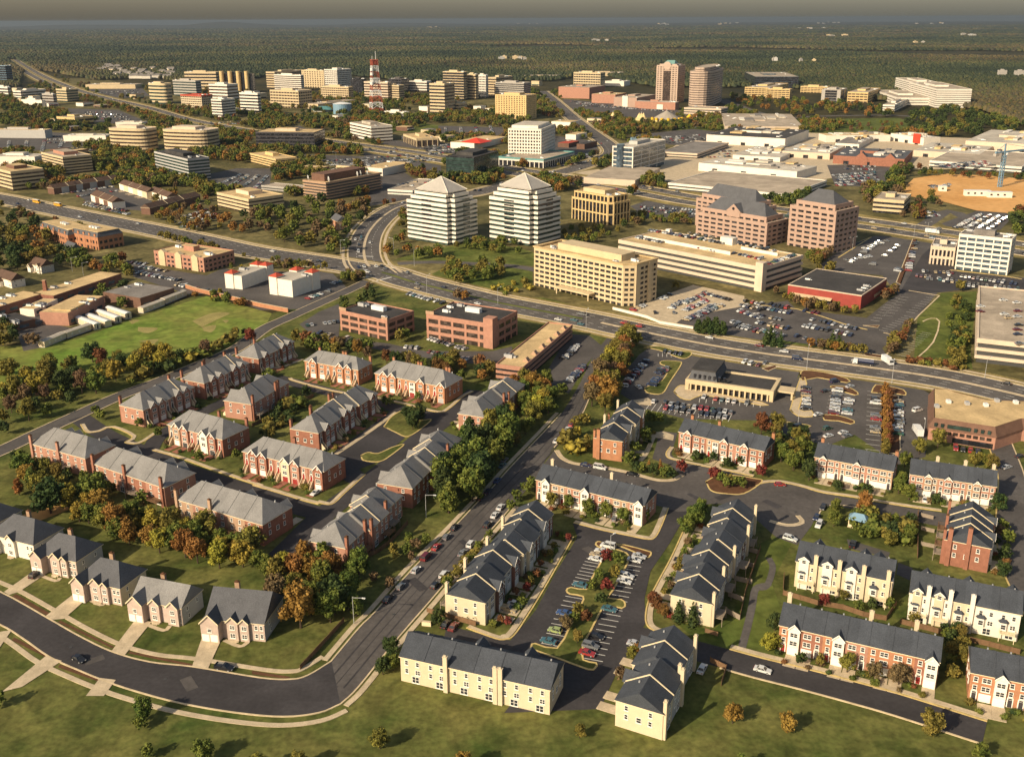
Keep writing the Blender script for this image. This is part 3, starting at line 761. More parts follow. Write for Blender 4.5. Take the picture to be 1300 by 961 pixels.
def frame3(N,L,R,h,long):
    n,l,r = G(*N,h),G(*L,h),G(*R,h)
    ax = (n - l) if long == 'L' else (r - n)
    x = ax.normalized(); y = Vector((-x.y,x.x,0)); ln = ax.length
    dep = (r - n).dot(y) if long == 'L' else (l - n).dot(y)
    o = (l if long == 'L' else n) + x * (ln / 2)
    return o,x,y,ln,dep
def roof_mb(x0,x1,y0,y1,h,rise,ov,hl,hr,b=None,m=0):
    """hip / gable roof body; hl, hr = hip length at each end (0 for a gable)"""
    b = b or MB(); ym = (y0 + y1) / 2; e = .0
    a0,a1 = x0 - (ov if hl else .3),x1 + (ov if hr else .3); c0,c1 = y0 - ov,y1 + ov
    dz = rise * ov / ((y1 - y0) / 2); zb = h - dz
    P = [(a0,c0,zb),(a1,c0,zb),(a1,c1,zb),(a0,c1,zb)]
    Q = [(a0 + (hl + ov if hl else 0),ym,h + rise),(a1 - (hr + ov if hr else 0),ym,h + rise)]
    t = .22
    lo = [(x,y,z - t) for x,y,z in P]
    b.face([P[0],P[1],Q[1],Q[0]],m); b.face([P[2],P[3],Q[0],Q[1]],m)
    b.face([P[1],P[2],Q[1]],m); b.face([P[3],P[0],Q[0]],m)
    for k in range(4): b.face([lo[k],lo[(k + 1) % 4],P[(k + 1) % 4],P[k]],1)
    b.face(lo[::-1],1)
    return b

SHORT = iter(('far corner terrace','pergola terrace','wooded tan terrace','lane bay terrace','field lane terrace','topmost terrace','short garden terrace','steep stair terrace','white bay terrace','four-house orange terrace','five-house orange terrace','roof strip terrace','evergreen terrace','back deck terrace','office side terrace',
    'main street corner terrace','orange end terrace','planted island terrace','twin-gabled terrace','three-gabled terrace','white balcony terrace','four-dormer terrace','two-dormer terrace','bottom lane terrace','frame edge terrace','left stepped terrace','right stepped terrace','bottom cream terrace','bottom edge terrace') + ('',) * 9)
BUSH = []
def row(label,N,L,R,h=8.2,long='L',segs=((5,0),),minus='front',plus='back',roof='hip',rise=None,rm='shingle_grey',walls=('brick_red',),gables=(0,2),par=None,
        D=None,bays=('same',),chim='brick_red',chim_minus=(),chim_plus=(),doors=('door_dark',),gdoor='trim_white',raised=False,decks=(),dormers=(),group=None,pad='concrete',endwall=None,endchim=(),cat='townhouses',windows=True):
    o,X,Y,ln,dep = frame3(N,L,R,h,long)
    D = D or max(8.0,min(14.0,dep)); rise = rise or D * (.36 if roof == 'hip' else .31)
    c = o + Y * (D / 2); rz = math.atan2(X.y,X.x); short = next(SHORT)
    root = empty('townhouse_row',(c.x,c.y,0),rz,label,cat,group or 'townhouse rows')
    n = sum(s[0] for s in segs); uw = ln / n; x = -ln / 2
    wb = MB(); wm = []
    def mi(m):
        if m not in wm: wm.append(m)
        return wm.index(m)
    hipl = D * .42 if roof == 'hip' else 0
    ui = 0; nseg = len(segs)
    corners = [o + X * (-ln / 2 - 1),o + X * (ln / 2 + 1)]
    block([corners[0] - Y * 1,corners[1] - Y * 1,corners[1] + Y * (D + 1),corners[0] + Y * (D + 1)])
    for si,(nu,yo) in enumerate(segs):
        x0,x1 = x,x + nu * uw; y0,y1 = -D / 2 + yo,D / 2 + yo
        hl = hipl if si == 0 else 0; hr = hipl if si == nseg - 1 else 0
        rb = roof_mb(x0,x1,y0,y1,h,rise,.35,hl,hr)
        rb.build('roof',[rm,'trim_cream'],root)
        for u in range(nu):
            a0,a1 = x + u * uw,x + (u + 1) * uw; wmat = walls[ui % len(walls)]
            e0 = .012 if ui % 2 else 0
            wb.box(a0,a1,y0 - e0,y1 + e0,0,h - .25,mi(wmat))
            # party wall on the roof
            if u > 0 or (si > 0):
                pm = par[(ui) % len(par)] if par else None
                if pm:
                    pb = MB(); ext = .3; pw = .3 if pm != rm else .2; ph = .26 if pm != rm else .16
                    ym = (y0 + y1) / 2
                    for s_,ya in ((-1,y0),(1,y1)):
                        p = [(a0 - pw / 2,ya + s_ * ext,h - .3),(a0 + pw / 2,ya + s_ * ext,h - .3),(a0 + pw / 2,ym,h + rise - .1),(a0 - pw / 2,ym,h + rise - .1)]
                        q = [(xx,yy,zz_ + ph + .1) for xx,yy,zz_ in p]
                        if s_ > 0: p,q = p[::-1],q[::-1]
                        pb.hexa(p + q)
                    pb.build('party_wall',pm,root)
            if roof == 'gable' and ((si == 0 and u == 0) or (si == nseg - 1 and u == nu - 1) or nseg > 1):
                for end,xe in ((u == 0,a0),(u == nu - 1,a1)):
                    if end:
                        s_ = .01 if xe == a0 else -.01
                        wb.v += [(xe + s_,y0 + .1,h - .25),(xe + s_,y1 - .1,h - .25),(xe + s_,(y0 + y1) / 2,h + rise - .12),(xe + s_ * 18,y0 + .1,h - .25),(xe + s_ * 18,y1 - .1,h - .25),(xe + s_ * 18,(y0 + y1) / 2,h + rise - .12)]
                        i = len(wb.v) - 6; fs = [(i,i + 2,i + 1),(i + 3,i + 4,i + 5)]
                        wb.f += fs; wb.m += [mi(endwall or wmat)] * 2
            xc = (a0 + a1) / 2
            for side,kind in ((-1,minus),(1,plus)):
                F_ = Face(root,xc,y0 if side < 0 else y1,0 if side < 0 else math.pi)
                if e0: F_.c = (F_.c[0],F_.c[1] + side * e0)
                g = 1 if (ui % 2) == (0 if side < 0 else 1) else -1
                chs = chim_minus if side < 0 else chim_plus
                if kind == 'front':
                    bm_ = bays[ui % len(bays)]; bm_ = wmat if bm_ == 'same' else bm_
                    gx = g * uw * .2; bw = uw * .52
                    if ui in gables:
                        gh = bw * .52; back = min(D / 2,gh * (D / 2) / rise)
                        F_.put('bay',bay_mesh(round(bw,2),.8,h - .3,bm_,round(gh,2)),gx)
                        F_.put('gable_roof',bayroof_mesh(round(bw,2),.8,round(gh,2),back,rm,'trim_white' if side < 0 else rm),gx,h - .3)
                        yb = -.8
                        if windows: F_.window(gx,h + .05,.8,.9,yb,False)
                    elif bm_ != wmat:
                        F_.put('bay',bay_mesh(round(bw * .8,2),.7,h - 1.2,bm_,0),gx); yb = -.7
                    else: yb = 0
                    if windows:
                        F_.put('garage_door',garage_mesh(2.5,gdoor if isinstance(gdoor,str) else gdoor[ui % len(gdoor)]),gx,0.02,yb)
                        F_.window(gx,h * .37,2.1,1.5,yb); F_.window(gx,h * .68,2.1,1.45,yb)
                        F_.window(-g * uw * .27,h * .68,1.1,1.5)
                        dz = h * .31 if raised else .15
                        F_.put('door',door_mesh(doors[ui % len(doors)]),-g * uw * .27,dz)
                        if raised: F_.put('front_steps',steps_mesh(round(dz,2),'brick_tan'),-g * uw * .27,0)
                        else: F_.window(-g * uw * .27,h * .38,1.1,1.5)
                    X_,Y_ = F_.at(gx,-4.3)
                    dr = cached(('drive',pad,round(uw,1)),lambda: MB().box(-1.6,1.6,-2.2,3.4,.05,.175).mesh('driveway',[pad]))
                    wp = Matrix.Translation((c.x,c.y,0)) @ Matrix.Rotation(rz,4,'Z') @ Vector((X_,Y_,0))
                    dd = link('driveway',dr,None,wp,rz + F_.rz); dd['kind'] = 'structure'
                    if short and side < 0 or 'stepped' in label:
                        for bx,by in ((-g * uw * .02,-5.2),(-g * uw * .42,-2.2)):
                            X_,Y_ = F_.at(bx,by); q = Matrix.Translation((c.x,c.y,0)) @ Matrix.Rotation(rz,4,'Z') @ Vector((X_,Y_,0)); BUSH.append((q.x,q.y,short))
                elif kind == 'back':
                    if windows:
                        for zz_ in (h * .68,h * .36):
                            F_.window(-uw * .24,zz_,1.05,1.5); F_.window(uw * .22,zz_,1.5 if zz_ < h * .5 else 1.05,1.5)
                        F_.window(uw * .12,.3,2.1,2.0)
                    if dormers:
                        F_.put('bay_window',cached(('bw',wmat),lambda: MB().prism([(-1.3,0),(-.8,-.8),(.8,-.8),(1.3,0)],2.9,5.5,0).mesh('bay_window',['siding_white'])),-uw * .2)
                        F_.put('bay_roof',cached('bwr',lambda: MB().hexa([(-1.5,-.05,5.5),(-.95,-1.0,5.5),(.95,-1.0,5.5),(1.5,-.05,5.5),(-.7,-.04,6.3),(-.5,-.3,6.3),(.5,-.3,6.3),(.7,-.04,6.3)]).mesh('bay_roof',['shingle_dark'])),-uw * .2)
                        F_.window(-uw * .2,3.4,1.4,1.6,-.8)
                    if ui in decks: F_.put('deck',deck_mesh(round(uw * .7,1),1.9 if dormers else 3.0,2.7,'trim_cream' if dormers and ui % 3 != 2 else 'wood' if ui % 2 else 'wood_grey'),0)
                if ui in chs: F_.put('chimney',chimney_mesh(h + rise * .45 + 1.2,chim if isinstance(chim,str) else chim[ui % len(chim)]),(-g * uw * .4) if kind == 'front' or not dormers else uw * .34)
                if ui in dormers and side < 0:
                    F_.put('dormer',bay_mesh(round(uw * .42,2),.5,h + .9,'siding_white' if wmat == 'siding_cream' else 'siding_cream',1.0),-uw * .16)
                    F_.put('gable_roof',bayroof_mesh(round(uw * .42,2),.5,1.0,3.6,rm,'trim_white'),-uw * .16,h + .9)
                    F_.window(-uw * .16,h - .4,1.3,1.3,-.5)
            if windows: link('roof_vent',cached('vent',lambda: MB().box(-.18,.18,-.18,.18,-.2,.55).mesh('roof_vent',['metal_grey'])),root,(xc + uw * .2,(y0 + y1) / 2 + D * .16,h + rise * .66))
            ui += 1
        x = x1
    for i,(xe,rz_) in enumerate(((-ln / 2,-math.pi / 2),(ln / 2,math.pi / 2))):
        yo = segs[0][1] if i == 0 else segs[-1][1]
        F_ = Face(root,xe,yo,rz_)
        if windows:
            for zz_ in (h * .68,h * .36):
                for xx in (-D * .27,D * .24): F_.window(xx,zz_,1.05,1.5)
            if roof == 'gable': F_.window(0,h + .3,.8,1.1)
            F_.window(0,h * .36,1.4,1.6)
            if i == 0:
                for q in endchim: F_.put('chimney',chimney_mesh(h + rise * (1 - abs(q) * .9) + 1.4,walls[0],1.3),D * q)
    wb.build('wall',wm,root)
    return root,X,Y,ln,D,c

GR = ['brick_red','brick_salmon','brick_red','brick_tan','brick_salmon']
gsh = ('shingle_grey',)
LW = ('trim_cream','shingle_slate','shingle_slate','trim_cream')
g1 = 'grey-roofed brick townhouse rows'
row('salmon brick terrace with grey hip roof in the far corner beside the curving left lane',(108,581),(39,562),(145,562),segs=((4,0),),minus='back',plus='front',walls=('brick_salmon',),gables=(0,1,3),chim='brick_salmon',chim_minus=(0,2),decks=(0,1,2),raised=True,par=gsh,group=g1)
row('grey-roofed brick terrace of four houses with a wooden pergola at its wooded back',(208,618),(117,587),(244,597),segs=((4,0),),minus='back',plus='front',walls=('brick_salmon','brick_salmon','brick_red'),gables=(0,2,3),chim='brick_red',chim_minus=(0,1,3),decks=(2,3),raised=True,par=gsh,group=g1)
row('long grey-roofed brick and tan terrace backing onto the autumn wood',(333,665),(223,632),(366,640),segs=((5,0),),minus='back',plus='front',walls=('brick_tan','brick_salmon','brick_salmon','brick_tan','brick_red'),gables=(0,2,4),chim='brick_tan',chim_minus=(0,2),decks=(1,3),raised=True,par=gsh,group=g1)
row('brick terrace with two white party walls on its grey roof beside the lane car bays',(181.5,520),(151,514),(247.5,491),long='R',segs=((2,0),(2,.8)),plus='back',walls=('brick_salmon',),gables=(0,1,2,3),chim_plus=(0,3),raised=True,par=LW,pad='brick_pave',group=g1)
row('brick terrace with five chimneys between two others along the playing field lane',(259,486),(232,479.5),(317,460.5),long='R',segs=((2,0),(2,.8)),walls=('brick_red','brick_salmon'),gables=(0,1,2,3),chim_plus=(0,1,2,3),raised=True,par=LW,pad='brick_pave',group=g1)
row('topmost grey-roofed terrace at the corner of the playing field',(328,455),(301,450),(375,433),long='R',segs=((2,0),(2,.8)),walls=('brick_red',),gables=(0,2,3),chim_plus=(0,2),raised=True,par=LW,pad='brick_pave',group=g1)
row('short brick terrace with green back gardens behind the long inner terrace',(318.5,512.5),(287,506),(366,484.5),long='R',segs=((3,0),),minus='back',plus='front',walls=('brick_salmon',),gables=(0,2),chim_minus=(0,1,2),decks=(0,),raised=True,par=LW,pad='brick_pave',group=g1)
row('gabled brick terrace facing the yellow kerb with brick drives and steep stairs',(282,557),(213,538),(315,542),segs=((4,0),),walls=('brick_tan','brick_salmon','brick_salmon','brick_red'),bays=('same','same','siding_white','same'),gables=(0,1,2,3),chim_plus=(1,3),doors=('door_dark','door_red'),gdoor=('trim_white','metal_dark'),raised=True,par=gsh,pad='brick_pave',group=g1)
row('large gabled brick terrace with one white bay and red garage doors by the inner junction',(411,597.5),(308,572),(437,581),segs=((5,0),),walls=('brick_red','brick_red','brick_salmon','brick_salmon','brick_red'),bays=('same','same','siding_cream','same','same'),gables=(0,1,2,3,4),chim_plus=(1,),doors=('door_red',),gdoor=('trim_white','trim_white','door_red','door_red','trim_white'),raised=True,par=gsh,pad='brick_pave',group=g1)
row('orange brick terrace of four below the brick office car park',(454.5,469),(386.5,457),(465,459),segs=((4,0),),walls=('brick_orange',),gables=(0,2,3),chim='brick_orange',chim_plus=(0,1,2,3),raised=True,par=gsh,pad='brick_pave',group=g1)
row('orange brick terrace of five with a chimney per house and one red garage',(566,491),(476,473),(581,478),segs=((5,0),),walls=('brick_orange',),bays=('same','same','siding_white','same','same'),gables=(0,1,3,4),chim='brick_orange',chim_plus=(0,1,2,3,4),doors=('door_red',),gdoor=('trim_white','trim_white','door_red','metal_grey','metal_grey'),raised=True,par=gsh,pad='brick_pave',group=g1)
row('inner brick terrace with four white roof strips beside the parking island',(404,549),(371,542),(479,498.5),long='R',segs=((2,0),(2,.9),(2,0)),walls=('brick_red',),gables=(0,2,3,5),chim_plus=(0,1,2,3,4),raised=True,par=LW,pad='brick_pave',group=g1)
row('stepped brick terrace half hidden by tall dark evergreens',(523,619),(482,609),(586,556),long='R',segs=((2,0),(2,-1.6),(2,0)),minus='back',plus='front',walls=('brick_red',),gables=(0,3,5),chim_minus=(2,4),raised=True,par=LW,pad='brick_pave',group=g1)
row('stepped brick terrace with wooden back decks beside the main street wood',(438,694.5),(393.6,684),(510,628),long='R',segs=((2,0),(2,-1.6),(2,0)),minus='back',plus='front',walls=('brick_salmon',),gables=(0,2,4),chim_minus=(0,1,2,4),decks=(0,1,3,4),raised=True,par=LW,pad='brick_pave',group=g1)
row('stepped grey-roofed terrace nearest the brick offices with trees at its back',(616,529),(583,523),(662,487),long='R',segs=((2,0),(2,-1.4)),minus='back',plus='front',walls=('brick_salmon',),gables=(0,1,3),chim_minus=(1,2),raised=True,par=LW,group=g1)
g2 = 'dark-roofed townhouse rows'
dk = dict(rm='shingle_dark',roof='gable',group=g2,par=('shingle_dark',))
row('dark-roofed brick terrace with white bays at the corner of the main street',(817.7,640.7),(680.6,607.7),(828,623),8.0,segs=((7,0),),walls=('brick_salmon','brick_tan','brick_salmon','brick_red'),bays=('siding_white','same','same','siding_white','same','same','siding_white'),gables=(0,3,6),chim='siding_cream',chim_plus=(0,4),doors=('door_dark','door_red'),D=11.5,**dk)
row('tall orange brick end terrace with one big gable wall and cream chimneys',(790,559.5),(748,557),(815,519),9.0,long='R',segs=((2,0),(2,-1.2)),minus='front',plus='back',walls=('brick_orange','siding_cream','siding_cream'),gables=(1,3),chim=('brick_orange','siding_cream'),chim_plus=(0,1,2,3),endwall='siding_cream',endchim=(-.36,),D=11,rm='shingle_dark',roof='gable',group=g2,par=('trim_cream',))
row('dark-roofed brick terrace between the bank car park and the planted island',(970,572),(862,547),(976,553),8.2,segs=((6,0),),walls=('brick_salmon','brick_red','brick_tan','brick_salmon'),bays=('same','same','siding_white','same','same','same'),gables=(0,3,4),chim='brick_orange',chim_plus=(0,2,5),doors=('door_red','door_dark'),D=11.5,**dk)
row('salmon brick terrace with twin gables in front of the shop car park',(1134,597.5),(1034.6,579),(1138,582),8.0,segs=((6,0),),walls=('brick_salmon','brick_salmon','brick_tan'),gables=(0,3),chim='brick_orange',chim_plus=(0,5),D=11.5,**dk)
row('salmon brick terrace with three gables beside the brown flat-roofed store',(1265,617),(1156,601),(1272,601),8.0,segs=((6,0),),walls=('brick_salmon','brick_tan','brick_salmon'),gables=(1,2,4),chim='siding_cream',chim_plus=(1,3,5),D=11.5,**dk)
row('dark-roofed terrace with stacked white balconies and two brick chimneys at its gable end',(1258,695),(1199.5,684.5),(1261,655),9.0,long='R',segs=((2,0),(2,0)),minus='front',plus='back',walls=('brick_red','siding_white','siding_white'),gables=(1,3),chim='brick_red',chim_plus=(0,1,3),decks=(0,1,2,3),endwall='siding_cream',endchim=(-.4,.02),D=13,rm='shingle_dark',roof='gable',group=g2,par=('trim_cream',))
row('cream-sided terrace with four dormers and decks facing a fenced yard',(1133,737),(1011,711),(1141,719),9.0,segs=((4,0),),minus='back',plus='front',walls=('siding_cream',),gables=(0,2,3),chim='siding_cream',chim_minus=(0,1,2,3),dormers=(0,1,2),decks=(0,1,3),D=12,**dk)
row('pale-sided terrace with two white dormers and balconies at the edge of the estate',(1297,779),(1156,751),(1306,762),9.0,segs=((5,0),),minus='back',plus='front',walls=('siding_white','siding_white','siding_cream'),gables=(0,2,4),chim='siding_white',chim_minus=(0,1,2),dormers=(0,1),decks=(0,1,2,4),D=12,**dk)
row('orange brick terrace with white bays and concrete drives on the bottom lane',(1193,839),(990,792),(1204,818),8.3,segs=((7,0),),walls=('brick_orange','brick_red','brick_orange','brick_salmon','brick_orange'),bays=('siding_white','same','siding_white','same','same','same','siding_white'),gables=(0,2,6),chim='siding_cream',chim_plus=(0,3,5),doors=('door_red','door_dark'),D=11.5,**dk)
row('orange brick terrace cut by the frame edge beyond the bottom lane',(1420,890),(1233.5,852),(1432,868),8.2,segs=((6,0),),walls=('brick_orange',),bays=('same','siding_white'),gables=(1,3),D=11.5,**dk)
wp = ('trim_cream','trim_cream','shingle_dark')
row('stepped dark-roofed terrace with cream gable wall between the main street and the car court',(615.7,764),(571,752),(705,652),7.8,long='R',segs=((2,0),(2,.9),(2,0),(2,.9)),minus='front',plus='back',walls=('siding_cream','brick_brown','siding_grey','brick_dark'),gables=(1,3,4,6),chim='siding_cream',chim_plus=(0,2,4,6),decks=(0,),endwall='siding_cream',D=12,rm='shingle_dark',roof='gable',group=g2,par=wp)
row('stepped dark-roofed terrace with cream gable wall and two cone shrubs',(904,765.6),(854.5,755.5),(962,651),7.8,long='R',segs=((2,0),(2,.9),(2,0),(2,.9)),minus='back',plus='front',walls=('siding_cream','siding_grey','brick_brown'),gables=(1,2,5,7),chim='siding_cream',chim_minus=(0,2,3,5,7),decks=(0,2,4,6),endwall='siding_cream',D=12,rm='shingle_dark',roof='gable',group=g2,par=wp)
row('cream-sided terrace with dark roof in the bottom middle by the street corner',(698,874),(508,831.6),(709,852),7.8,segs=((6,0),),minus='back',plus='front',walls=('siding_cream',),gables=(2,4),chim='siding_cream',chim_minus=(1,3,4),D=11.5,**dk)
row('dark-roofed terrace running off the bottom beside the car court entrance',(842,905),(787,892),(888,818),7.8,long='R',segs=((2,0),(2,1.2)),minus='back',plus='front',walls=('siding_cream','siding_grey'),gables=(1,3),chim='siding_cream',chim_minus=(0,1,2,3),D=12,rm='shingle_dark',roof='gable',group=g2,par=wp)
g3 = 'brown-roofed townhouses by the arterial road'
br = dict(rm='shingle_brown',roof='gable',group=g3,par=('trim_cream','shingle_brown'),windows=False)
row('brown-roofed garden terrace with tan gable end behind the car bays',(68,239),(58,236),(150,226),6.5,long='R',segs=((3,0),(3,1.2),(3,0)),walls=('brick_brown','siding_grey'),gables=(),endwall='siding_cream',D=10,**br)
row('brown-roofed terrace with white fronts in the middle of the garden car park',(142,257),(115,247),(178,246),6.5,segs=((5,0),),walls=('siding_white','brick_brown'),gables=(),D=12,**br)
row('brown-roofed white terrace nearest the wooded office grounds',(186,244),(151,233),(200,236),6.5,segs=((6,0),),walls=('siding_white','siding_cream'),gables=(),D=11,**br)
row('brown-roofed white terrace with dark end wall by the autumn trees',(212,250),(189,242),(232,243),6.5,segs=((4,0),),walls=('siding_white',),gables=(),D=11,**br)
row('brown terrace with tan gable end hidden in autumn trees',(190,264),(180,260),(255,248),6.5,long='R',segs=((3,0),(3,1.0)),walls=('brick_brown',),gables=(),endwall='siding_cream',D=10,**br)

# ------------------------------------------------------------------ detached houses
def house(label,N,L,R,h=6.2,wall='brick_tan',roof='shingle_slate',side='siding_cream',gar=-1,hip=False,D=None,chim=True,wings=((.1,3.4),(.62,3.0)),sides=None):
    o,X,Y,ln,dep = frame3(N,L,R,h,'L'); D = D or max(9,min(15,dep)); rise = D * .42
    c = o + Y * (D / 2); rz = math.atan2(X.y,X.x)
    root = empty('detached_house',(c.x,c.y,0),rz,label,'house','detached houses on the curving street')
    block([o + X * (-ln / 2 - 1) - Y * 3,o + X * (ln / 2 + 1) - Y * 3,o + X * (ln / 2 + 1) + Y * (D + 1),o + X * (-ln / 2 - 1) + Y * (D + 1)])
    y0,y1 = -D / 2,D / 2; x0,x1 = -ln / 2,ln / 2
    b = MB(); b.box(x0,x1,y0,y1,0,h - .2,0); b.box(x0 - .02,x1 + .02,y0 - .12,y0 - .001,0,h - .22,1)
    if not hip:
        for xe,s_ in ((x0,1),(x1,-1)):
            b.face([(xe + s_ * .01,y0 + .1,h - .2),(xe + s_ * .01,y1 - .1,h - .2),(xe + s_ * .01,0,h + rise - .15)],0)
    b.build('wall',[side,wall],root)
    hl = D * .4 if hip else 0
    roof_mb(x0,x1,y0,y1,h,rise,.45,hl,hl).build('roof',[roof,'trim_cream'],root)
    F_ = Face(root,0,y0 - .12,0)
    for k,(t,w) in enumerate(wings):                         # gabled brick wings across the front
        xx = x0 + ln * t + w / 2; gh = w * .5; d = 2.4 if k == 0 else .9; hh = h - (1.9 if k == 0 and len(wings) < 3 else .2)
        back = min(D / 2,(hh + gh - h) * (D / 2) / rise + .4) if hh + gh > h else .5
        F_.put('bay',bay_mesh(w,d,hh,wall,gh),xx); F_.put('gable_roof',bayroof_mesh(w,d,gh,max(.6,back),roof,'trim_cream'),xx,hh)
        if k == 0:
            for sx in (-w * .24,w * .24): F_.put('garage_door',garage_mesh(round(w * .36,2),'trim_white'),xx + sx,.02,-d)
            F_.window(xx,3.1,1.3,1.2,-d)
        else:
            F_.window(xx,3.6,1.5,1.4,-d); F_.window(xx,.9,1.6,1.5,-d)
    xd = x0 + ln * .5
    F_.put('door',door_mesh('door_dark'),xd,.35); F_.put('porch',cached('porch',lambda: MB().box(-1.3,1.3,-1.6,0,0,.33).box(-.9,.9,-2.1,-1.601,0,.17).mesh('porch',['concrete'])),xd)
    for t in (.86,.95): F_.window(x0 + ln * t,3.6,1.0,1.4); F_.window(x0 + ln * t,.9,1.0,1.5)
    F_.window(xd,3.7,1.0,1.3)
    for xe,r_ in ((x0,-math.pi / 2),(x1,math.pi / 2)):
        Q = Face(root,xe,0,r_)
        for xx in (-D * .25,D * .22): Q.window(xx,3.6,.9,1.3)
        Q.window(-D * .2,.9,.9,1.4)
    Q = Face(root,0,y1,math.pi)
    for xx in (-ln * .3,0,ln * .3): Q.window(xx,3.6,1.1,1.4); Q.window(xx,.5,1.8,2.0)
    if chim: Q.put('chimney',chimney_mesh(h + rise * .55,'brick_tan',1.4),ln * .3)
    return root
house('brick-fronted house with pale lawn and orange tree beside it, last on the street',(335,790),(261,783),(357,756),wall='brick_pale',side='siding_grey',wings=((-.03,5.2),(.38,3.2),(.6,2.6)))
house('wide house with grey roof, two small front gables and a big grey end wall',(230,770),(168,758),(262,748),6.2,wall='brick_pale',side='siding_grey',roof='shingle_grey',wings=((.0,5.0),(.38,3.3),(.74,3.6)))
house('hip-roofed brick house with beige end wall and a round garden bed',(152,745),(98,733),(189,722),6.4,wall='brick_pale',side='siding_cream',hip=True,wings=((-.02,4.6),(.34,3.8),(.6,2.4)))
house('dark-sided brick house with a black car on its drive',(96,711),(46,700),(131,690),6.4,wall='brick_pale',side='siding_grey',hip=True,wings=((-.02,4.4),(.4,3.6),(.66,2.4)))
house('white-gabled house with broad slate roofs at the end of the curve',(42,690),(-12,676),(76,668),6.4,wall='siding_white',side='siding_grey',hip=True,wings=((-.02,4.4),(.4,3.6)))
house('house half out of frame behind the white-gabled one',(-8,664),(-60,650),(22,645),6.4,wall='siding_white',side='siding_grey',hip=True,wings=((-.02,4.4),(.4,3.6)))
house('small white house with peaked gable beside the arterial side street',(14,356),(-6,350),(26,348),5.5,wall='siding_white',side='siding_white',roof='shingle_brown',D=9,wings=((.3,4.0),),chim=False)
house('small white two-gabled house in the wood above the school',(52,338),(37,334),(72,330),5.5,wall='siding_white',side='siding_grey',roof='shingle_brown',D=9,wings=((.1,4.0),(.7,3.0)),chim=False)
house('little cream house under the tall orange brick mansard',(90,316),(80,312),(100,311),4.5,wall='siding_cream',side='siding_cream',roof='shingle_slate',D=8,wings=((.3,3.0),),chim=False)
house('tan gabled house among trees below the dish-topped office',(428,281),(420,277),(434,275),7.5,wall='brick_orange',side='brick_tan',roof='shingle_slate',D=9,wings=((.2,3.0),),chim=False)

# ------------------------------------------------------------------ commercial buildings
def offp(poly,d):
    n = len(poly); out = []
    for i in range(n):
        a,b,c = Vector(poly[i - 1]),Vector(poly[i]),Vector(poly[(i + 1) % n])
        e1 = (b - a).normalized(); e2 = (c - b).normalized()
        n1 = Vector((e1.y,-e1.x)); n2 = Vector((e2.y,-e2.x)); m = (n1 + n2); m = m / max(.3,(1 + n1.dot(n2)))
        out.append(b + m * d)
    return [(p.x,p.y) for p in out]
def rect(w,d): return [(-w / 2,-d / 2),(w / 2,-d / 2),(w / 2,d / 2),(-w / 2,d / 2)]
def chamf(w,d,c): return [(-w / 2,-d / 2),(w / 2 - c,-d / 2),(w / 2,-d / 2 + c),(w / 2,d / 2),(-w / 2,d / 2)]
def sell(w,d,p=.5,n=28):
    out = []
    for k in range(n):
        a = 2 * math.pi * k / n; ca,sa = math.cos(a),math.sin(a)
        out.append((w / 2 * math.copysign(abs(ca) ** p,ca),d / 2 * math.copysign(abs(sa) ** p,sa)))
    return out
def notch(w,d,c):
    return [(-w / 2,-d / 2),(w / 2 - c,-d / 2),(w / 2 - c,-d / 2 + c),(w / 2,-d / 2 + c),(w / 2,d / 2),(-w / 2,d / 2)]
NFAR = 0
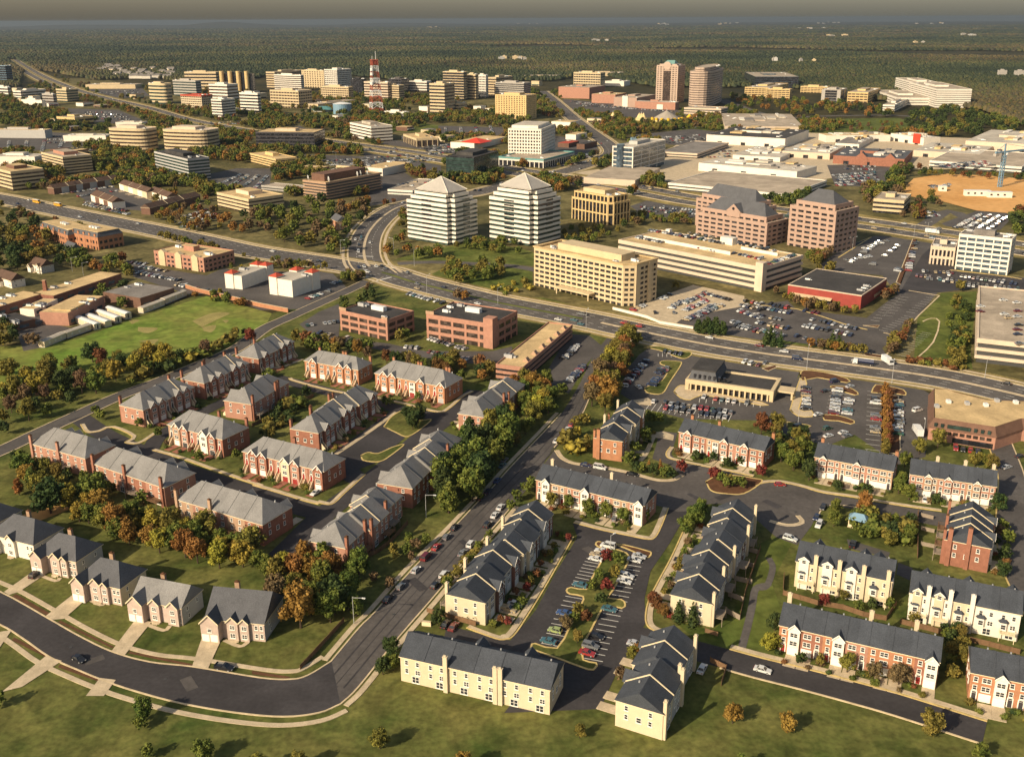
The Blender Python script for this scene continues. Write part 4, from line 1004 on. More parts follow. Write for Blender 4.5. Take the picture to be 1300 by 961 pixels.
def com(label,nb,nty,l,r,name='office_building',cat='office building',style='bands',fl=None,wall='precast_tan',glass='glass_brown',roof='roof_gravel',plan=None,yaw=-29.0,frac=.5,proud=.35,
        pent=1,bays=0,group=None,units=2,depth=None,rx=0.0,pwall=None,ground=None,pier=.9,wid=None,cap=100,tiers=None,h=None):
    g = G(*nb); H = h or hsolve(nb,nty)
    a = rad(yaw); u = Vector((math.cos(a),math.sin(a),0)); v = Vector((-u.y,u.x,0))
    if isinstance(l,tuple):
        Lw = G(*l,H); Rw = G(*r,H); n = Vector((g.x,g.y,H)); e1 = n - Lw; e2 = Rw - n
        u = e1.normalized() if e1.length > e2.length else Vector((e2.y,-e2.x,0)).normalized()
        v = Vector((-u.y,u.x,0)); wl = max(4,e1.dot(u)); wr = max(4,e2.dot(v))
        def fit(d,w,px):
            lo,hi = w * .6,w * 1.6; s = 1 if PX(n + d)[0] > PX(n)[0] else -1
            for _ in range(40):
                m = (lo + hi) / 2
                if (PX(n + d * m)[0] - px) * s < 0: lo = m
                else: hi = m
            return lo
        wl = fit(-u,wl,l[0]); wr = fit(v,wr,r[0])
    else:
        def along(d,px):
            lo,hi = 0.0,600.0
            sgn = 1 if px > PX(g)[0] else -1
            for _ in range(40):
                m = (lo + hi) / 2
                if (PX(g + d * m)[0] - px) * sgn < 0: lo = m
                else: hi = m
            return lo
        wl = max(6,along(-u,l)); wr = max(8,min(220,along(v,r)))
    if depth: wr = depth
    if wid: wl = wid
    c = g - u * (wl / 2) + v * (wr / 2)
    root = empty(name,(c.x,c.y,0),math.atan2(u.y,u.x),label,cat,group)
    block([g + u * 2 - v * 2,g + u * 2 + v * (wr + 2),g - u * (wl + 2) + v * (wr + 2),g - u * (wl + 2) - v * 2])
    poly = plan(wl,wr) if plan else rect(wl,wr)
    body(root,poly,0,H,style,fl,wall,glass,roof,frac,proud,bays,pier,ground,wl,wr,cap)
    top = H
    if tiers:
        for (t,hh,st) in tiers:
            p2 = offp(poly,-t); body(root,p2,top,top + hh,st,max(1,round(hh / 3.6)),wall,glass,roof,frac,proud,bays,pier,None,wl,wr,cap); top += hh
    if pent:
        pw = pwall or wall; pwx,pwy = wl * (.5 if pent == 1 else pent),wr * (.45 if pent == 1 else pent)
        ph = 3.6 if H > 9 else 1.8
        b = MB(); b.box(-pwx / 2 - wl * .06,pwx / 2 - wl * .06,-pwy / 2 + wr * .04,pwy / 2 + wr * .04,top + .1,top + ph,0)
        b.box(-pwx / 2 - wl * .06 + .3,pwx / 2 - wl * .06 - .3,-pwy / 2 + wr * .04 + .3,pwy / 2 + wr * .04 - .3,top + ph,top + ph + .06,1)
        b.build('penthouse',[pw,roof],root)
    rr = random.Random(label)
    for k in range(units):
        s = rr.uniform(1.2,2.4); 
        sx = rr.choice((-1,1)) * rr.uniform(.3,.42) * wl; sy = rr.uniform(-.4,.4) * wr
        link('air_conditioner',cached(('ac',k % 3),lambda: MB().box(-1.5,1.5,-1,1,0,1.3).tube((-.7,0),.55,.55,1.3,1.5,8,1).tube((.7,0),.55,.55,1.3,1.5,8,1).box(1.5,2.6,-.4,.4,.1,.7).mesh('air_conditioner',['metal_white' if k % 3 else 'metal_grey','metal_dark'])),root,(sx,sy,top + .12),rr.uniform(0,.3) * 0,(s / 2 + .3,) * 3)
    root['_h'] = top; root['_w'] = wl; root['_d'] = wr
    return root
def body(root,poly,z0,z1,style,fl,wall,glass,roof,frac,proud,bays,pier,ground,wl,wr,cap):
    H = z1 - z0; fl = fl or max(1,round(H / 3.7)); fh = H / fl; sp = fh * frac
    if style == 'plain':
        MB().prism(poly,z0,z1 + .6,0).build('wall',wall,root); MB().prism(offp(poly,-.4),z1 + .601,z1 + .66).build('roof',roof,root); return
    inner = offp(poly,-proud)
    # glass floors and spandrels stacked storey by storey
    for k in range(fl):
        a = z0 + k * fh
        MB().prism(inner,a + .005,a + fh - .005).build('window_band',glass,root)
        b0,b1 = a + fh - sp,a + fh
        if k == fl - 1: b1 += .7
        ring(poly,inner,b0,b1).build('spandrel',wall,root)
    MB().prism(offp(poly,-proud - .05),z1 + .01,z1 + .12).build('roof',roof,root)
    if style in ('grid','piers') and bays:
        n = len(poly); cnt = 0
        for i in range(n):
            p,q = Vector(poly[i]),Vector(poly[(i + 1) % n]); L = (q - p).length
            if L < 2: continue
            m = max(1,round(L / bays)); t = (q - p) / L; nn = Vector((t.y,-t.x))
            for k in range(m + 1):
                if k == m and L > 2 and i < n: pass
                x = min(max(L * k / m,pier / 2 + .02),L - pier / 2 - .02)
                if cnt > 98: continue
                cnt += 1
                e = .12 if style == 'piers' else -.06
                b = MB(); A = p + t * (x - pier / 2) + nn * e; B = p + t * (x + pier / 2) + nn * e; C_ = B - nn * (proud + e + .1) ; D_ = A - nn * (proud + e + .1)
                b.prism([A,B,C_,D_],z0,z1 + (.8 if style == 'piers' else -.02)); b.build('pier',wall,root)
def ring(poly,inner,z0,z1):
    b = MB(); n = len(poly); i = len(b.v)
    for P,z in ((poly,z0),(poly,z1),(inner,z1),(inner,z0)):
        b.v += [(p[0],p[1],z) for p in P]
    for k in range(n):
        j = (k + 1) % n
        b.f += [(k,j,n + j,n + k),(n + k,n + j,2 * n + j,2 * n + k),(2 * n + k,2 * n + j,3 * n + j,3 * n + k),(3 * n + k,3 * n + j,j,k)]; b.m += [0] * 4
    return b
def part(root,name,mb,mats,**k): return mb.build(name,mats,root,**k)
def gate(root,wl,wr,H,name,mb,m): return mb.build(name,m,root)
# --- the two brick offices and the long one
for lab,args in (('brick office with dark flat roof and corner notches above the orange terraces',dict(nb=(492.6,433),nty=408,l=(431,395),r=(525.6,388))),
                  ('brick office with a tall brick stair tower next to the long brick block',dict(nb=(625,443),nty=413,l=(541,400),r=(657,392)))):
    o = com(lab,style='grid',fl=3,wall='brick_salmon',glass='glass_brown',roof='roof_dark',frac=.42,proud=.3,bays=7.5,pier=1.3,pent=0,units=3,**args)
    H = o['_h']; wl = o['_w']; wr = o['_d']
    if 'stair' in lab: part(o,'stair_tower',MB().box(wl / 2 - 5,wl / 2 + .6,-wr / 2 - .6,-wr / 2 + 5,0,H + 3.5),['brick_salmon'])
    part(o,'rooftop_plant',MB().box(-5,4,1,4,H + .13,H + 2.6),['metal_white'])
    part(o,'parapet',MB().box(-wl / 2 - .15,-wl / 2 + 5,-wr / 2 - .15,-wr / 2 + .5,H + .71,H + 2.4).box(wl / 2 - 4,wl / 2 + .15,-wr / 2 - .15,-wr / 2 + .5,H + .71,H + 2),['brick_tan'])
o = com('long low brick office with pale roof and angled skylights beside the street',(664,487),468,(640,455),(727,413.5),wid=14,style='bands',fl=3,wall='brick_salmon',glass='glass_dark',roof='roof_tan',frac=.55,pent=0,units=1)
H,wl,wr = o['_h'],o['_w'],o['_d']
for k in range(6):
    y = -wr / 2 + wr * (.12 + k * .15)
    part(o,'skylight',MB().hexa([(wl / 2 - 4,y,H + .13),(wl / 2 - .6,y,H + .13),(wl / 2 - .6,y + 3.4,H + .13),(wl / 2 - 4,y + 3.4,H + .13),(wl / 2 - 2.5,y + .3,H + 2),(wl / 2 - 2.1,y + .3,H + 2),(wl / 2 - 2.1,y + 3.1,H + 2),(wl / 2 - 2.5,y + 3.1,H + 2)]),['brick_tan'])
# --- bank with colonnade
o = com('long low bank hall with dark roof and cream colonnade by the yellow kerb',(981,511),499,(870,483),(992,480),style='grid',fl=1,wall='precast_tan',glass='glass_dark',roof='roof_dark',frac=.3,proud=1.6,bays=2.6,pier=.7,pent=0,units=2,name='bank_building',cat='bank')
H,wl,wr = o['_h'],o['_w'],o['_d']
b = MB(); x0,x1 = -wl / 2 + 1,-wl / 2 + wl * .36
b.hexa([(x0,-wr / 2 + 1.2,H + .75),(x1,-wr / 2 + 1.2,H + .75),(x1,wr / 2 + 2,H + .75),(x0,wr / 2 + 2,H + .75),(x0 + 1.4,-wr / 2 + 2.6,H + 5.0),(x1 - 1.4,-wr / 2 + 2.6,H + 5.0),(x1 - 1.4,wr / 2 + .6,H + 5.0),(x0 + 1.4,wr / 2 + .6,H + 5.0)],0)
part(o,'mansard',b,['shingle_slate']); part(o,'upper_roof',MB().box(x0 + 1,x1 - 1,-wr / 2 + 2.2,wr / 2 + .9,H + 5.0,H + 5.5),['roof_dark'])
for k in range(7): part(o,'dormer',MB().box(x0 + 2.5 + k * 2.3,x0 + 3.5 + k * 2.3,-wr / 2 + 1.3,-wr / 2 + 2.5,H + 1.4,H + 3.2),['glass_dark'])
part(o,'canopy',MB().box(wl / 2 + .5,wl / 2 + 8,-4,3,3.2,4.0).box(wl / 2 + 6.8,wl / 2 + 7.6,-3.6,-2.8,0,3.2).box(wl / 2 + 6.8,wl / 2 + 7.6,1.8,2.6,0,3.2),['precast_tan'])
# --- brown flat-roofed store
g = [G(1181,532,9),G(1266,545,9),G(1281,540,9),G(1300,534,9),G(1330,536,9),G(1345,510,9),G(1252,507,9),G(1228,501,9),G(1216,498,9),G(1202,493,9),G(1181,493,9)]
cc = sum((Vector(p) for p in g),Vector()) / len(g); poly = [(p.x - cc.x,p.y - cc.y) for p in g]
o = empty('shopping_building',(cc.x,cc.y,0),0,'large brick store with brown mansard band, pale roof and zigzag rear edge','store'); block(g)
part(o,'wall',MB().prism(poly,0,5.6),['brick_salmon']); part(o,'roof',MB().prism(offp(poly,-1.8),9.01,9.3),['roof_tan'])
b = MB(); q = offp(poly,.5); p2 = offp(poly,-1.5); n = len(poly)
for k in range(n):
    j = (k + 1) % n; b.face([(*q[k],5.5),(*q[j],5.5),(*p2[j],9.4),(*p2[k],9.4)]); b.face([(*q[j],5.5),(*q[k],5.5),(*p2[k],5.5),(*p2[j],5.5)])
    b.face([(*p2[k],9.4),(*p2[j],9.4),(*p2[j],8.8),(*p2[k],8.8)])
part(o,'mansard',b,['brick_brown'])
e = Vector(poly[1]) - Vector(poly[0]); L = e.length; t = e / L; nn = Vector((t.y,-t.x)); a0 = Vector(poly[0])
for k in range(9):
    p = a0 + t * (L * (.07 + k * .1)) ; w_ = 2.6 if k in (2,3,4) else 1.2
    part(o,'dormer_window',MB().prism([p + nn * .35,p + t * w_ + nn * .35,p + t * w_ - nn * .5,p - nn * .5],6.3,7.7),['glass_green'])
    if k > 2: part(o,'shop_window',MB().prism([p + nn * .08,p + t * 2.6 + nn * .08,p + t * 2.6 - nn * .3,p - nn * .3],.3,2.5),['glass_dark'])
    part(o,'window',MB().prism([p + nn * .06,p + t * 1.8 + nn * .06,p + t * 1.8 - nn * .3,p - nn * .3],3.4,4.8),['glass_brown'])
for k in range(7): part(o,'air_conditioner',MB().box(-22 + k * 7,-20.4 + k * 7,-2 + (k * 5 % 7),0 + (k * 5 % 7),9.31,10.6),['metal_white' if k % 2 else 'metal_grey'])
# --- tan eight-storey office
o = com('big tan office of eight storeys with a chamfered corner and yellowish flat roof',(799,391),340,(678,315),(835,323.5),style='grid',fl=8,wall='precast_tan',glass='glass_dark',roof='roof_tan',frac=.47,proud=.5,bays=4.6,pier=1.0,pent=0,units=5,plan=lambda w,d: chamf(w,d,5.5))
H,wl,wr = o['_h'],o['_w'],o['_d']
o.name = 'office_building'
part(o,'penthouse',MB().box(-wl * .33,wl * .33,-wr * .2,wr * .3,H + .13,H + 4.2),['precast_tan'])
part(o,'parapet',ring(chamf(wl + 1.0,wr + 1.0,6),chamf(wl - 3,wr - 3,5),H + .71,H + 1.5),['roof_tan'])
part(o,'stair_shaft',MB().box(wl / 2 - 5.2,wl / 2 + .3,-wr / 2 + 5.4,-wr / 2 + 9,0,H + .6).box(wl / 2 - .5,wl / 2 + .8,4,7,0,H + .6),['precast_tan'])
part(o,'canopy',MB().box(-wl * .2,wl * .16,-wr / 2 - 6,-wr / 2 - .6,3.6,4.6).box(-wl * .19,-wl * .18,-wr / 2 - 5.6,-wr / 2 - 5,0,3.6).box(wl * .14,wl * .15,-wr / 2 - 5.6,-wr / 2 - 5,0,3.6),['precast_tan'])
# --- pyramid-topped towers
for lab,args in (('white banded tower with a pyramid roof beside the curving road',dict(nb=(574,313),nty=262,l=(516,254),r=(606,256))),
                  ('white banded tower with a pyramid roof next to the tan ribbed office',dict(nb=(678,314),nty=258,l=(621,250),r=(712,249.5)))):
    o = com(lab,style='bands',fl=9,wall='precast_white',glass='glass_green',roof='precast_white',frac=.5,proud=.5,pent=0,units=0,plan=lambda w,d: notch(w,d,4.5),tiers=((2.4,3.4,'bands'),(4.6,3.2,'bands')),name='office_tower',**args)
    H,wl,wr = o['_h'],o['_w'],o['_d']; a,c_ = wl * .34,wr * .34
    b = MB(); b.box(-a,a,-c_,c_,H + .13,H + 2.2)
    part(o,'roof_base',b,['precast_white'])
    b = MB(); e = .8; A = [(-a - e,-c_ - e,H + 2.21),(a + e,-c_ - e,H + 2.21),(a + e,c_ + e,H + 2.21),(-a - e,c_ + e,H + 2.21)]; T = (0,0,H + 12)
    for k in range(4): b.face([A[k],A[(k + 1) % 4],T])
    for k in range(4): b.bar((A[k][0],A[k][1],A[k][2] + .1),(0,0,H + 12.1),.5,1)
    b.face(A[::-1]); part(o,'pyramid_roof',b,['precast_grey','precast_white'])
    part(o,'attic_band',MB().box(-a - .06,a + .06,-c_ - .06,c_ + .06,H + .7,H + 1.5),['glass_dark'])
    for sx in (-wl / 2,wl / 2): pass
    for k in range(9):
        part(o,'window',MB().box(wl / 2 - .45,wl / 2 + .06,-wr * .05,wr * .2,4 + k * 3.6,5.6 + k * 3.6),['glass_green'])
        part(o,'window',MB().box(-wl * .16,wl * .06,-wr / 2 - .06,-wr / 2 + .45,3.4 + k * 3.6,4.6 + k * 3.6),['glass_dark'])
    part(o,'satellite_dish',MB().tube((-wl / 2 + 4,-wr / 2 + 7),.3,1.6,H - 5.5,H - 4.4,10),['metal_white'])
# --- tan ribbed office
o = com('tan office with tall dark window strips and chamfered corners by the highway',(775,287),259,(726,250.5),(800.4,250),style='piers',fl=2,wall='precast_yellow',glass='glass_dark',roof='roof_tan',frac=.12,proud=.8,bays=4.2,pier=1.0,pent=.55,units=2,pwall='precast_tan',tiers=((1.5,5.2,'piers'),),plan=lambda w,d: chamf(w,d,4))
# --- garages
def deckcars(root,wl,wr,z,n,seed):
    pass
o = com('long white parking garage with four open decks and rows of cars on top',(966,371),341,(785,305.5),(1020,321),name='parking_garage',cat='parking garage',style='bands',fl=4,wall='precast_rose',glass='metal_dark',roof='roof_tan',frac=.5,proud=.9,pent=0,units=0)
GAR = o
H,wl,wr = o['_h'],o['_w'],o['_d']
part(o,'stair_tower',MB().box(wl / 2 - 5,wl / 2 + .4,-wr / 2 - .4,-wr / 2 + 4.5,0,H + 3.4),['precast_rose'])
part(o,'ramp_wall',MB().box(-wl * .42,wl * .2,-wr * .16,-wr * .155,H + .13,H + 2.4),['precast_white']); part(o,'ramp_wall',MB().box(wl * .16,wl * .4,wr * .24,wr * .245,H + .13,H + 2.2),['precast_white'])
part(o,'stair_tower',MB().box(-2,8,wr * .36,wr * .5 - .6,H + .13,H + 5),['precast_white']); part(o,'stair_tower',MB().box(-wl * .42,-wl * .39,wr * .36,wr * .43,H + .13,H + 3.5),['precast_white'])
o = com('tall concrete parking garage with pale deck beside the hedge',(1236,460),431,(1242,364),(1340,440),name='parking_garage',cat='parking garage',style='bands',fl=3,wall='precast_rose',glass='metal_dark',roof='roof_gravel',frac=.42,proud=.9,pent=0,units=0,yaw=0,wid=None)
GAR2 = o
# --- pink group
for lab,args,tw in (('rear pink office with slate roof and many dark windows behind its twin',dict(nb=(958,302),nty=266,l=(884,252),r=(986,257)),1),
                  ('front pink office with slate roof and a round gable window beside the garage',dict(nb=(972,314),nty=285,l=(884.5,270),r=(1001,277)),2),
                  ('tallest pink office with hipped slate roof by the big car park',dict(nb=(1057,322),nty=270,l=(1003,261),r=(1091,264.5)),3)):
    o = com(lab,style='grid',fl={1: 7,2: 5,3: 8}[tw],wall='precast_pink',glass='glass_dark',roof='precast_rose',frac=.55,proud=.45,bays=6.4,pier=2.0,pent=0,units=0,tiers=((3.2,3.8,'grid'),),name='office_building',**args)
    H,wl,wr = o['_h'],o['_w'],o['_d']
    b = roof_mb(-wl / 2 + 6,wl / 2 - 6,-wr / 2 + 6,wr / 2 - 6,H + .9,8,.6,wr * .24,wr * .24) if wl >= wr else None
    if b is None:
        b = roof_mb(-wr / 2 + 6,wr / 2 - 6,-wl / 2 + 6,wl / 2 - 6,H + .9,8,.6,wl * .24,wl * .24); b.v = [(-y,x,z) for x,y,z in b.v]
    part(o,'roof',b,['shingle_slate','precast_pink'])
    if tw == 2:
        part(o,'gable',MB().prism([(-6,-wr / 2 + 2.6),(6,-wr / 2 + 2.6),(6,-wr / 2 + 9),(-6,-wr / 2 + 9)],H - 3,H + 1.2),['precast_pink'])
        b = MB(); b.face([(-7,-wr / 2 + 2.5,H + 1.1),(7,-wr / 2 + 2.5,H + 1.1),(0,-wr / 2 + 2.5,H + 7)]); b.face([(7,-wr / 2 + 2.5,H + 1.1),(7,-wr / 2 + 13,H + 1.1),(0,-wr / 2 + 13,H + 7),(0,-wr / 2 + 2.5,H + 7)],1); b.face([(-7,-wr / 2 + 13,H + 1.1),(-7,-wr / 2 + 2.5,H + 1.1),(0,-wr / 2 + 2.5,H + 7),(0,-wr / 2 + 13,H + 7)],1)
        part(o,'gable_roof',b,['precast_pink','shingle_slate'])
        b = MB().tube((0,0),1.1,1.1,0,.3,14); b.v = [(x,-wr / 2 + 2.45 - z,y + H + 3.4) for x,y,z in b.v]; part(o,'round_window',b,['glass_dark'])
# --- red store, white ribbed office and neighbours
o = com('low red-walled store with black flat roof between car parks',(1092,393),377,(1000.5,360),(1126,355),name='shopping_building',cat='store',style='plain',wall='red_paint',roof='roof_dark',pent=0,units=4)
H,wl,wr = o['_h'],o['_w'],o['_d']
part(o,'parapet',ring(offp(rect(wl,wr),.12),offp(rect(wl,wr),-.5),H + .3,H + .9),['precast_rose']); part(o,'awning',MB().hexa([(-wl / 2 + 2,-wr / 2 - 3,2.9),(wl * .12,-wr / 2 - 3,2.9),(wl * .12,-wr / 2 - .02,2.9),(-wl / 2 + 2,-wr / 2 - .02,2.9),(-wl / 2 + 2,-wr / 2 - 3,3.2),(wl * .12,-wr / 2 - 3,3.2),(wl * .12,-wr / 2 - .02,4.1),(-wl / 2 + 2,-wr / 2 - .02,4.1)]),['precast_tan'])
for k in range(6): part(o,'shop_window',MB().box(-wl / 2 + 4 + k * 5,-wl / 2 + 8 + k * 5,-wr / 2 - .1,-wr / 2 + .3,.2,2.7),['glass_dark'])
for k in range(5): part(o,'window',MB().box(wl / 2 - .3,wl / 2 + .1,1 + k * 3.2,3.4 + k * 3.2,1.4,3.2),['precast_tan'])
o = com('white office with seven tall ribs and blue-grey windows beside the far car park',(1278,350),305,(1218,298),(1286,294.5),style='piers',fl=7,wall='precast_white',glass='glass_blue',roof='roof_grey',frac=.42,proud=.5,bays=5.6,pier=.7,pent=.4,units=3,pwall='roof_grey',yaw=-12)
com('little tan annex with narrow windows leaning on the white ribbed office',(1210,338),316,(1182,311),(1217,306),style='piers',fl=2,wall='precast_rose',glass='glass_dark',roof='roof_grey',frac=.3,proud=.3,bays=2.6,pier=1.0,pent=.3,units=2)
com('small tan office with two window strips beside the orange building site',(1146,273),256,(1109,253),(1157,247),style='bands',fl=3,wall='precast_tan',glass='glass_dark',roof='roof_gravel',frac=.5,pent=.3,units=1)
# --- hotel with red roofs
for lab,args in (('white two-winged lodge block with red corner roofs near the brick wall',dict(nb=(372,378),nty=358,l=(343,355),r=(404,347))),('white lodge block with red corner roof farther from the crossroads',dict(nb=(308,368),nty=352,l=(287,346),r=(345,338)))):
    o = com(lab,name='hotel_building',cat='hotel',style='plain',wall='siding_white',roof='roof_white',pent=0,units=2,group='lodge blocks',**args)
    H,wl,wr = o['_h'],o['_w'],o['_d']
    for (sx,sy) in ((-1,-1),(1,1),(-1,1)):
        x,y = sx * (wl / 2 - 2.5),sy * (wr / 2 - 3)
        part(o,'corner_tower',MB().box(x - 3.2,x + 3.2,y - 3.6,y + 3.6,0,H + 1.6),['siding_white'])
        b = MB(); A = [(x - 3.6,y - 4,H + 1.6),(x + 3.6,y - 4,H + 1.6),(x + 3.6,y + 4,H + 1.6),(x - 3.6,y + 4,H + 1.6)]
        for k in range(4): b.face([A[k],A[(k + 1) % 4],(x,y,H + 3.6)])
        b.face(A[::-1]); part(o,'tower_roof',b,['tile_red'])
    F_ = Face(o,0,-wr / 2 - .02,0)
    for k in range(int(wl / 4) - 2):
        for z in (1,3.8,6.4):
            if z < H - 1.2: F_.window(-wl / 2 + 6 + k * 4,z,1.2,1.4,0,False)
    F_ = Face(o,wl / 2 + .02,0,math.pi / 2)
    for k in range(int(wr / 4) - 1):
        for z in (1,3.8,6.4):
            if z < H - 1.2: F_.window(-wr / 2 + 4 + k * 4,z,1.3,1.4,0,False)
# --- left group
o = com('brick and stone office with three gables facing the school car park',(260,346),329,(195,319),(297,314),style='grid',fl=3,wall='brick_salmon',glass='glass_dark',roof='roof_tan',frac=.5,proud=.25,bays=4,pier=1.6,pent=.2,units=3)
H,wl,wr = o['_h'],o['_w'],o['_d']
for t in (-.33,0,.33):
    part(o,'gable',MB().prism([(wl * t - 3,-wr / 2 - .6),(wl * t + 3,-wr / 2 - .6),(wl * t + 3,-wr / 2 + 1),(wl * t - 3,-wr / 2 + 1)],0,H + .3),['precast_tan'])
    b = MB(); y = -wr / 2 - .62; x = wl * t; b.face([(x - 3.2,y,H + .3),(x + 3.2,y,H + .3),(x,y,H + 2.4)]); b.face([(x + 3.2,y + 3,H + .3),(x - 3.2,y + 3,H + .3),(x,y + 3,H + 2.4)]); b.face([(x + 3.2,y,H + .3),(x + 3.2,y + 3,H + .3),(x,y + 3,H + 2.4),(x,y,H + 2.4)]); b.face([(x - 3.2,y + 3,H + .3),(x - 3.2,y,H + .3),(x,y,H + 2.4),(x,y + 3,H + 2.4)])
    part(o,'gable_top',b,['precast_tan'])
for lab,args in (('orange brick office with slate mansard and gabled dormers at the wood edge',dict(nb=(88,313),nty=300,l=(51,288),r=(115,284))),('orange brick office with slate mansard nearest the little cream house',dict(nb=(126,318),nty=303,l=(89,296),r=(156,292)))):
    o = com(lab,style='grid',fl=2,wall='brick_orange',glass='glass_dark',roof='shingle_slate',frac=.5,proud=.25,bays=4,pier=1.4,pent=0,units=0,**args)
    H,wl,wr = o['_h'],o['_w'],o['_d']
    b = MB(); b.hexa([(-wl / 2 - .3,-wr / 2 - .3,H + .72),(wl / 2 + .3,-wr / 2 - .3,H + .72),(wl / 2 + .3,wr / 2 + .3,H + .72),(-wl / 2 - .3,wr / 2 + .3,H + .72),(-wl / 2 + 2,-wr / 2 + 2,H + 4),(wl / 2 - 2,-wr / 2 + 2,H + 4),(wl / 2 - 2,wr / 2 - 2,H + 4),(-wl / 2 + 2,wr / 2 - 2,H + 4)])
    part(o,'mansard',b,['shingle_slate']); part(o,'upper_roof',MB().box(-wl / 2 + 1.6,wl / 2 - 1.6,-wr / 2 + 1.6,wr / 2 - 1.6,H + 4.0,H + 4.3),['roof_tan'])
    for k in range(5):
        x = -wl / 2 + wl * (.1 + k * .2)
        F_ = Face(o,0,-wr / 2 + .5,0); F_.put('dormer',bay_mesh(2.2,.6,H + 2.2,'brick_orange',1.1),x)
    for k in range(3): part(o,'air_conditioner',MB().box(-6 + k * 4,-3.4 + k * 4,-2,1,H + 4.31,H + 5.6),['metal_white'])
# --- school
for lab,N,L,R,h_,w_,rf in (('long school classroom wing with tan flat roof beside the side street',(68,377),(40,369),(154,348.5),5,'brick_dark','roof_tan'),
        ('school wing with tan roof running out of the frame edge',(-8,393),(-34,388),(55,374),5,'brick_dark','roof_tan'),
        ('small white-edged school block in front of the chimney',(43,394),(25,388),(73,381),4,'siding_white','roof_tan'),
        ('brick school hall with two-level tan roof and green vents',(86,399),(50,391),(132,377),7,'brick_salmon','roof_tan'),
        ('broad school gym with dark grey roof beside the playing field trailers',(178,380),(131,372),(221,365),6,'brick_brown','roof_grey'),
        ('low dark school block beside the court',(20,412),(-5,404),(45,400),4,'brick_brown','roof_dark')):
    g_ = G(*N,h_); g0 = PX((g_.x,g_.y,0))
    o = com(lab,g0,N[1],L,R,name='school_building',cat='school',style='plain',wall=w_,roof=rf,pent=0,units=3,h=h_,group='school blocks')
    wl,wr = o['_w'],o['_d']
    for k in range(max(2,int(wr / 9))):
        part(o,'window',MB().box(wl / 2 - .3,wl / 2 + .08,-wr / 2 + 2 + k * 9,-wr / 2 + 7.5 + k * 9,1.1,min(3,h_ - .6)),['glass_blue'])
    if 'hall' in lab: part(o,'upper_hall',MB().box(-wl * .2,wl / 2 - .5,-wr * .4,wr * .1,h_ + .67,h_ + 1.5),['roof_tan'])
g = G(59.5,380)
o = empty('chimney_stack',(g.x,g.y,0),0,'square brick boiler chimney standing between the school wings','chimney'); part(o,'shaft',MB().hexa([(-1.3,-1.3,0),(1.3,-1.3,0),(1.3,1.3,0),(-1.3,1.3,0),(-.9,-.9,12),(.9,-.9,12),(.9,.9,12),(-.9,.9,12)]),['brick_dark']); part(o,'cap',MB().box(-1,1,-1,1,12.01,12.5),['brick_tan'])
def yy(a,b): return (a / 3.939,220 + b / 3.939)
tr0 = None
for i,(a,b_,lab) in enumerate(((yy(395,745),yy(490,782),'nearest of the four parallel trailers beside the school hall'),(yy(448,733),yy(543,768),'second of the four parallel trailers beside the school hall'),(yy(497,713),yy(593,748),'third of the four parallel trailers beside the school hall'),(yy(545,695),yy(643,728),'farthest of the four parallel trailers beside the school hall'),
        (yy(325,825),yy(445,783),'cream and blue-sided trailer at the edge of the school court'),(yy(215,870),yy(312,828),'blue-grey trailer half hidden by the red-brown tree'),(yy(705,700),yy(812,660),'trailer with pale roof between the gym trees and the field'),(yy(815,655),yy(922,612),'trailer nearest the red brick wall of the field'))):
    p,q = G(*a),G(*b_); d = q - p; m = (p + q) / 2
    o = empty('classroom_trailer',(m.x,m.y,0),math.atan2(d.y,d.x),lab,'trailer','classroom trailers')
    L = d.length / 2
    def sh(nm,fn,mats):
        return link(nm,cached((nm,round(L)),lambda: fn().mesh(nm,mats)),o)
    sh('body',lambda: MB().box(-L,L,-2,2,.5,3.4),['siding_cream']); sh('skirt',lambda: MB().box(-L + .1,L - .1,-1.9,1.9,0,.5),['siding_grey'])
    sh('roof',lambda: MB().hexa([(-L - .2,-2.2,3.4),(L + .2,-2.2,3.4),(L + .2,2.2,3.4),(-L - .2,2.2,3.4),(-L - .2,-.3,4.0),(L + .2,-.3,4.0),(L + .2,.3,4.0),(-L - .2,.3,4.0)]),['roof_white' if i > 3 else 'metal_white'])
    for k in range(3): link('window',win_frame(1.05,1.1),o,(-L + L * (.4 + .6 * k),-2.02,1.5))
    link('door',door_mesh('door_dark'),o,(L + .02,0,.5),math.pi / 2)
    block([p + Vector((0,-3,0)),q + Vector((0,-3,0)),q + Vector((0,3,0)),p + Vector((0,3,0))])
# ------------------------------------------------------------------ offices of the middle distance
com('dark green glass office with pale bands above the brown townhouses',(241,231),203,(195.5,193),(265.5,200),style='bands',fl=7,wall='siding_grey',glass='glass_green',roof='roof_dark',frac=.42,proud=.12,pent=.55,pwall='roof_dark',units=2)
com('brown office with white bands and a windowless brick end wall',(82.5,222),200.5,(52,194),(116,195),style='bands',fl=6,wall='precast_tan',glass='glass_brown',roof='roof_gravel',frac=.5,pent=.5,pwall='brick_salmon',units=1)
com('brown office with orange-lit flat roof and a pale strip down its end',(17,243),219,(-12,213),(55,214),style='bands',fl=5,wall='precast_tan',glass='glass_brown',roof='roof_tan',frac=.5,pent=.4,pwall='brick_brown',units=1)
for lab,a in (('oval banded office with rose drum on its roof, behind the dark green one',dict(nb=(262,194),nty=167,l=203,r=286)),('oval banded office farther from the crossroads, beside the white car lot',dict(nb=(186,193),nty=165,l=136,r=207))):
    com(lab,style='bands',fl=6,wall='precast_tan',glass='glass_brown',roof='precast_rose',frac=.52,proud=.6,plan=lambda w,d: sell(w,d,.55),pent=.5,pwall='precast_rose',units=1,yaw=-18,**a)
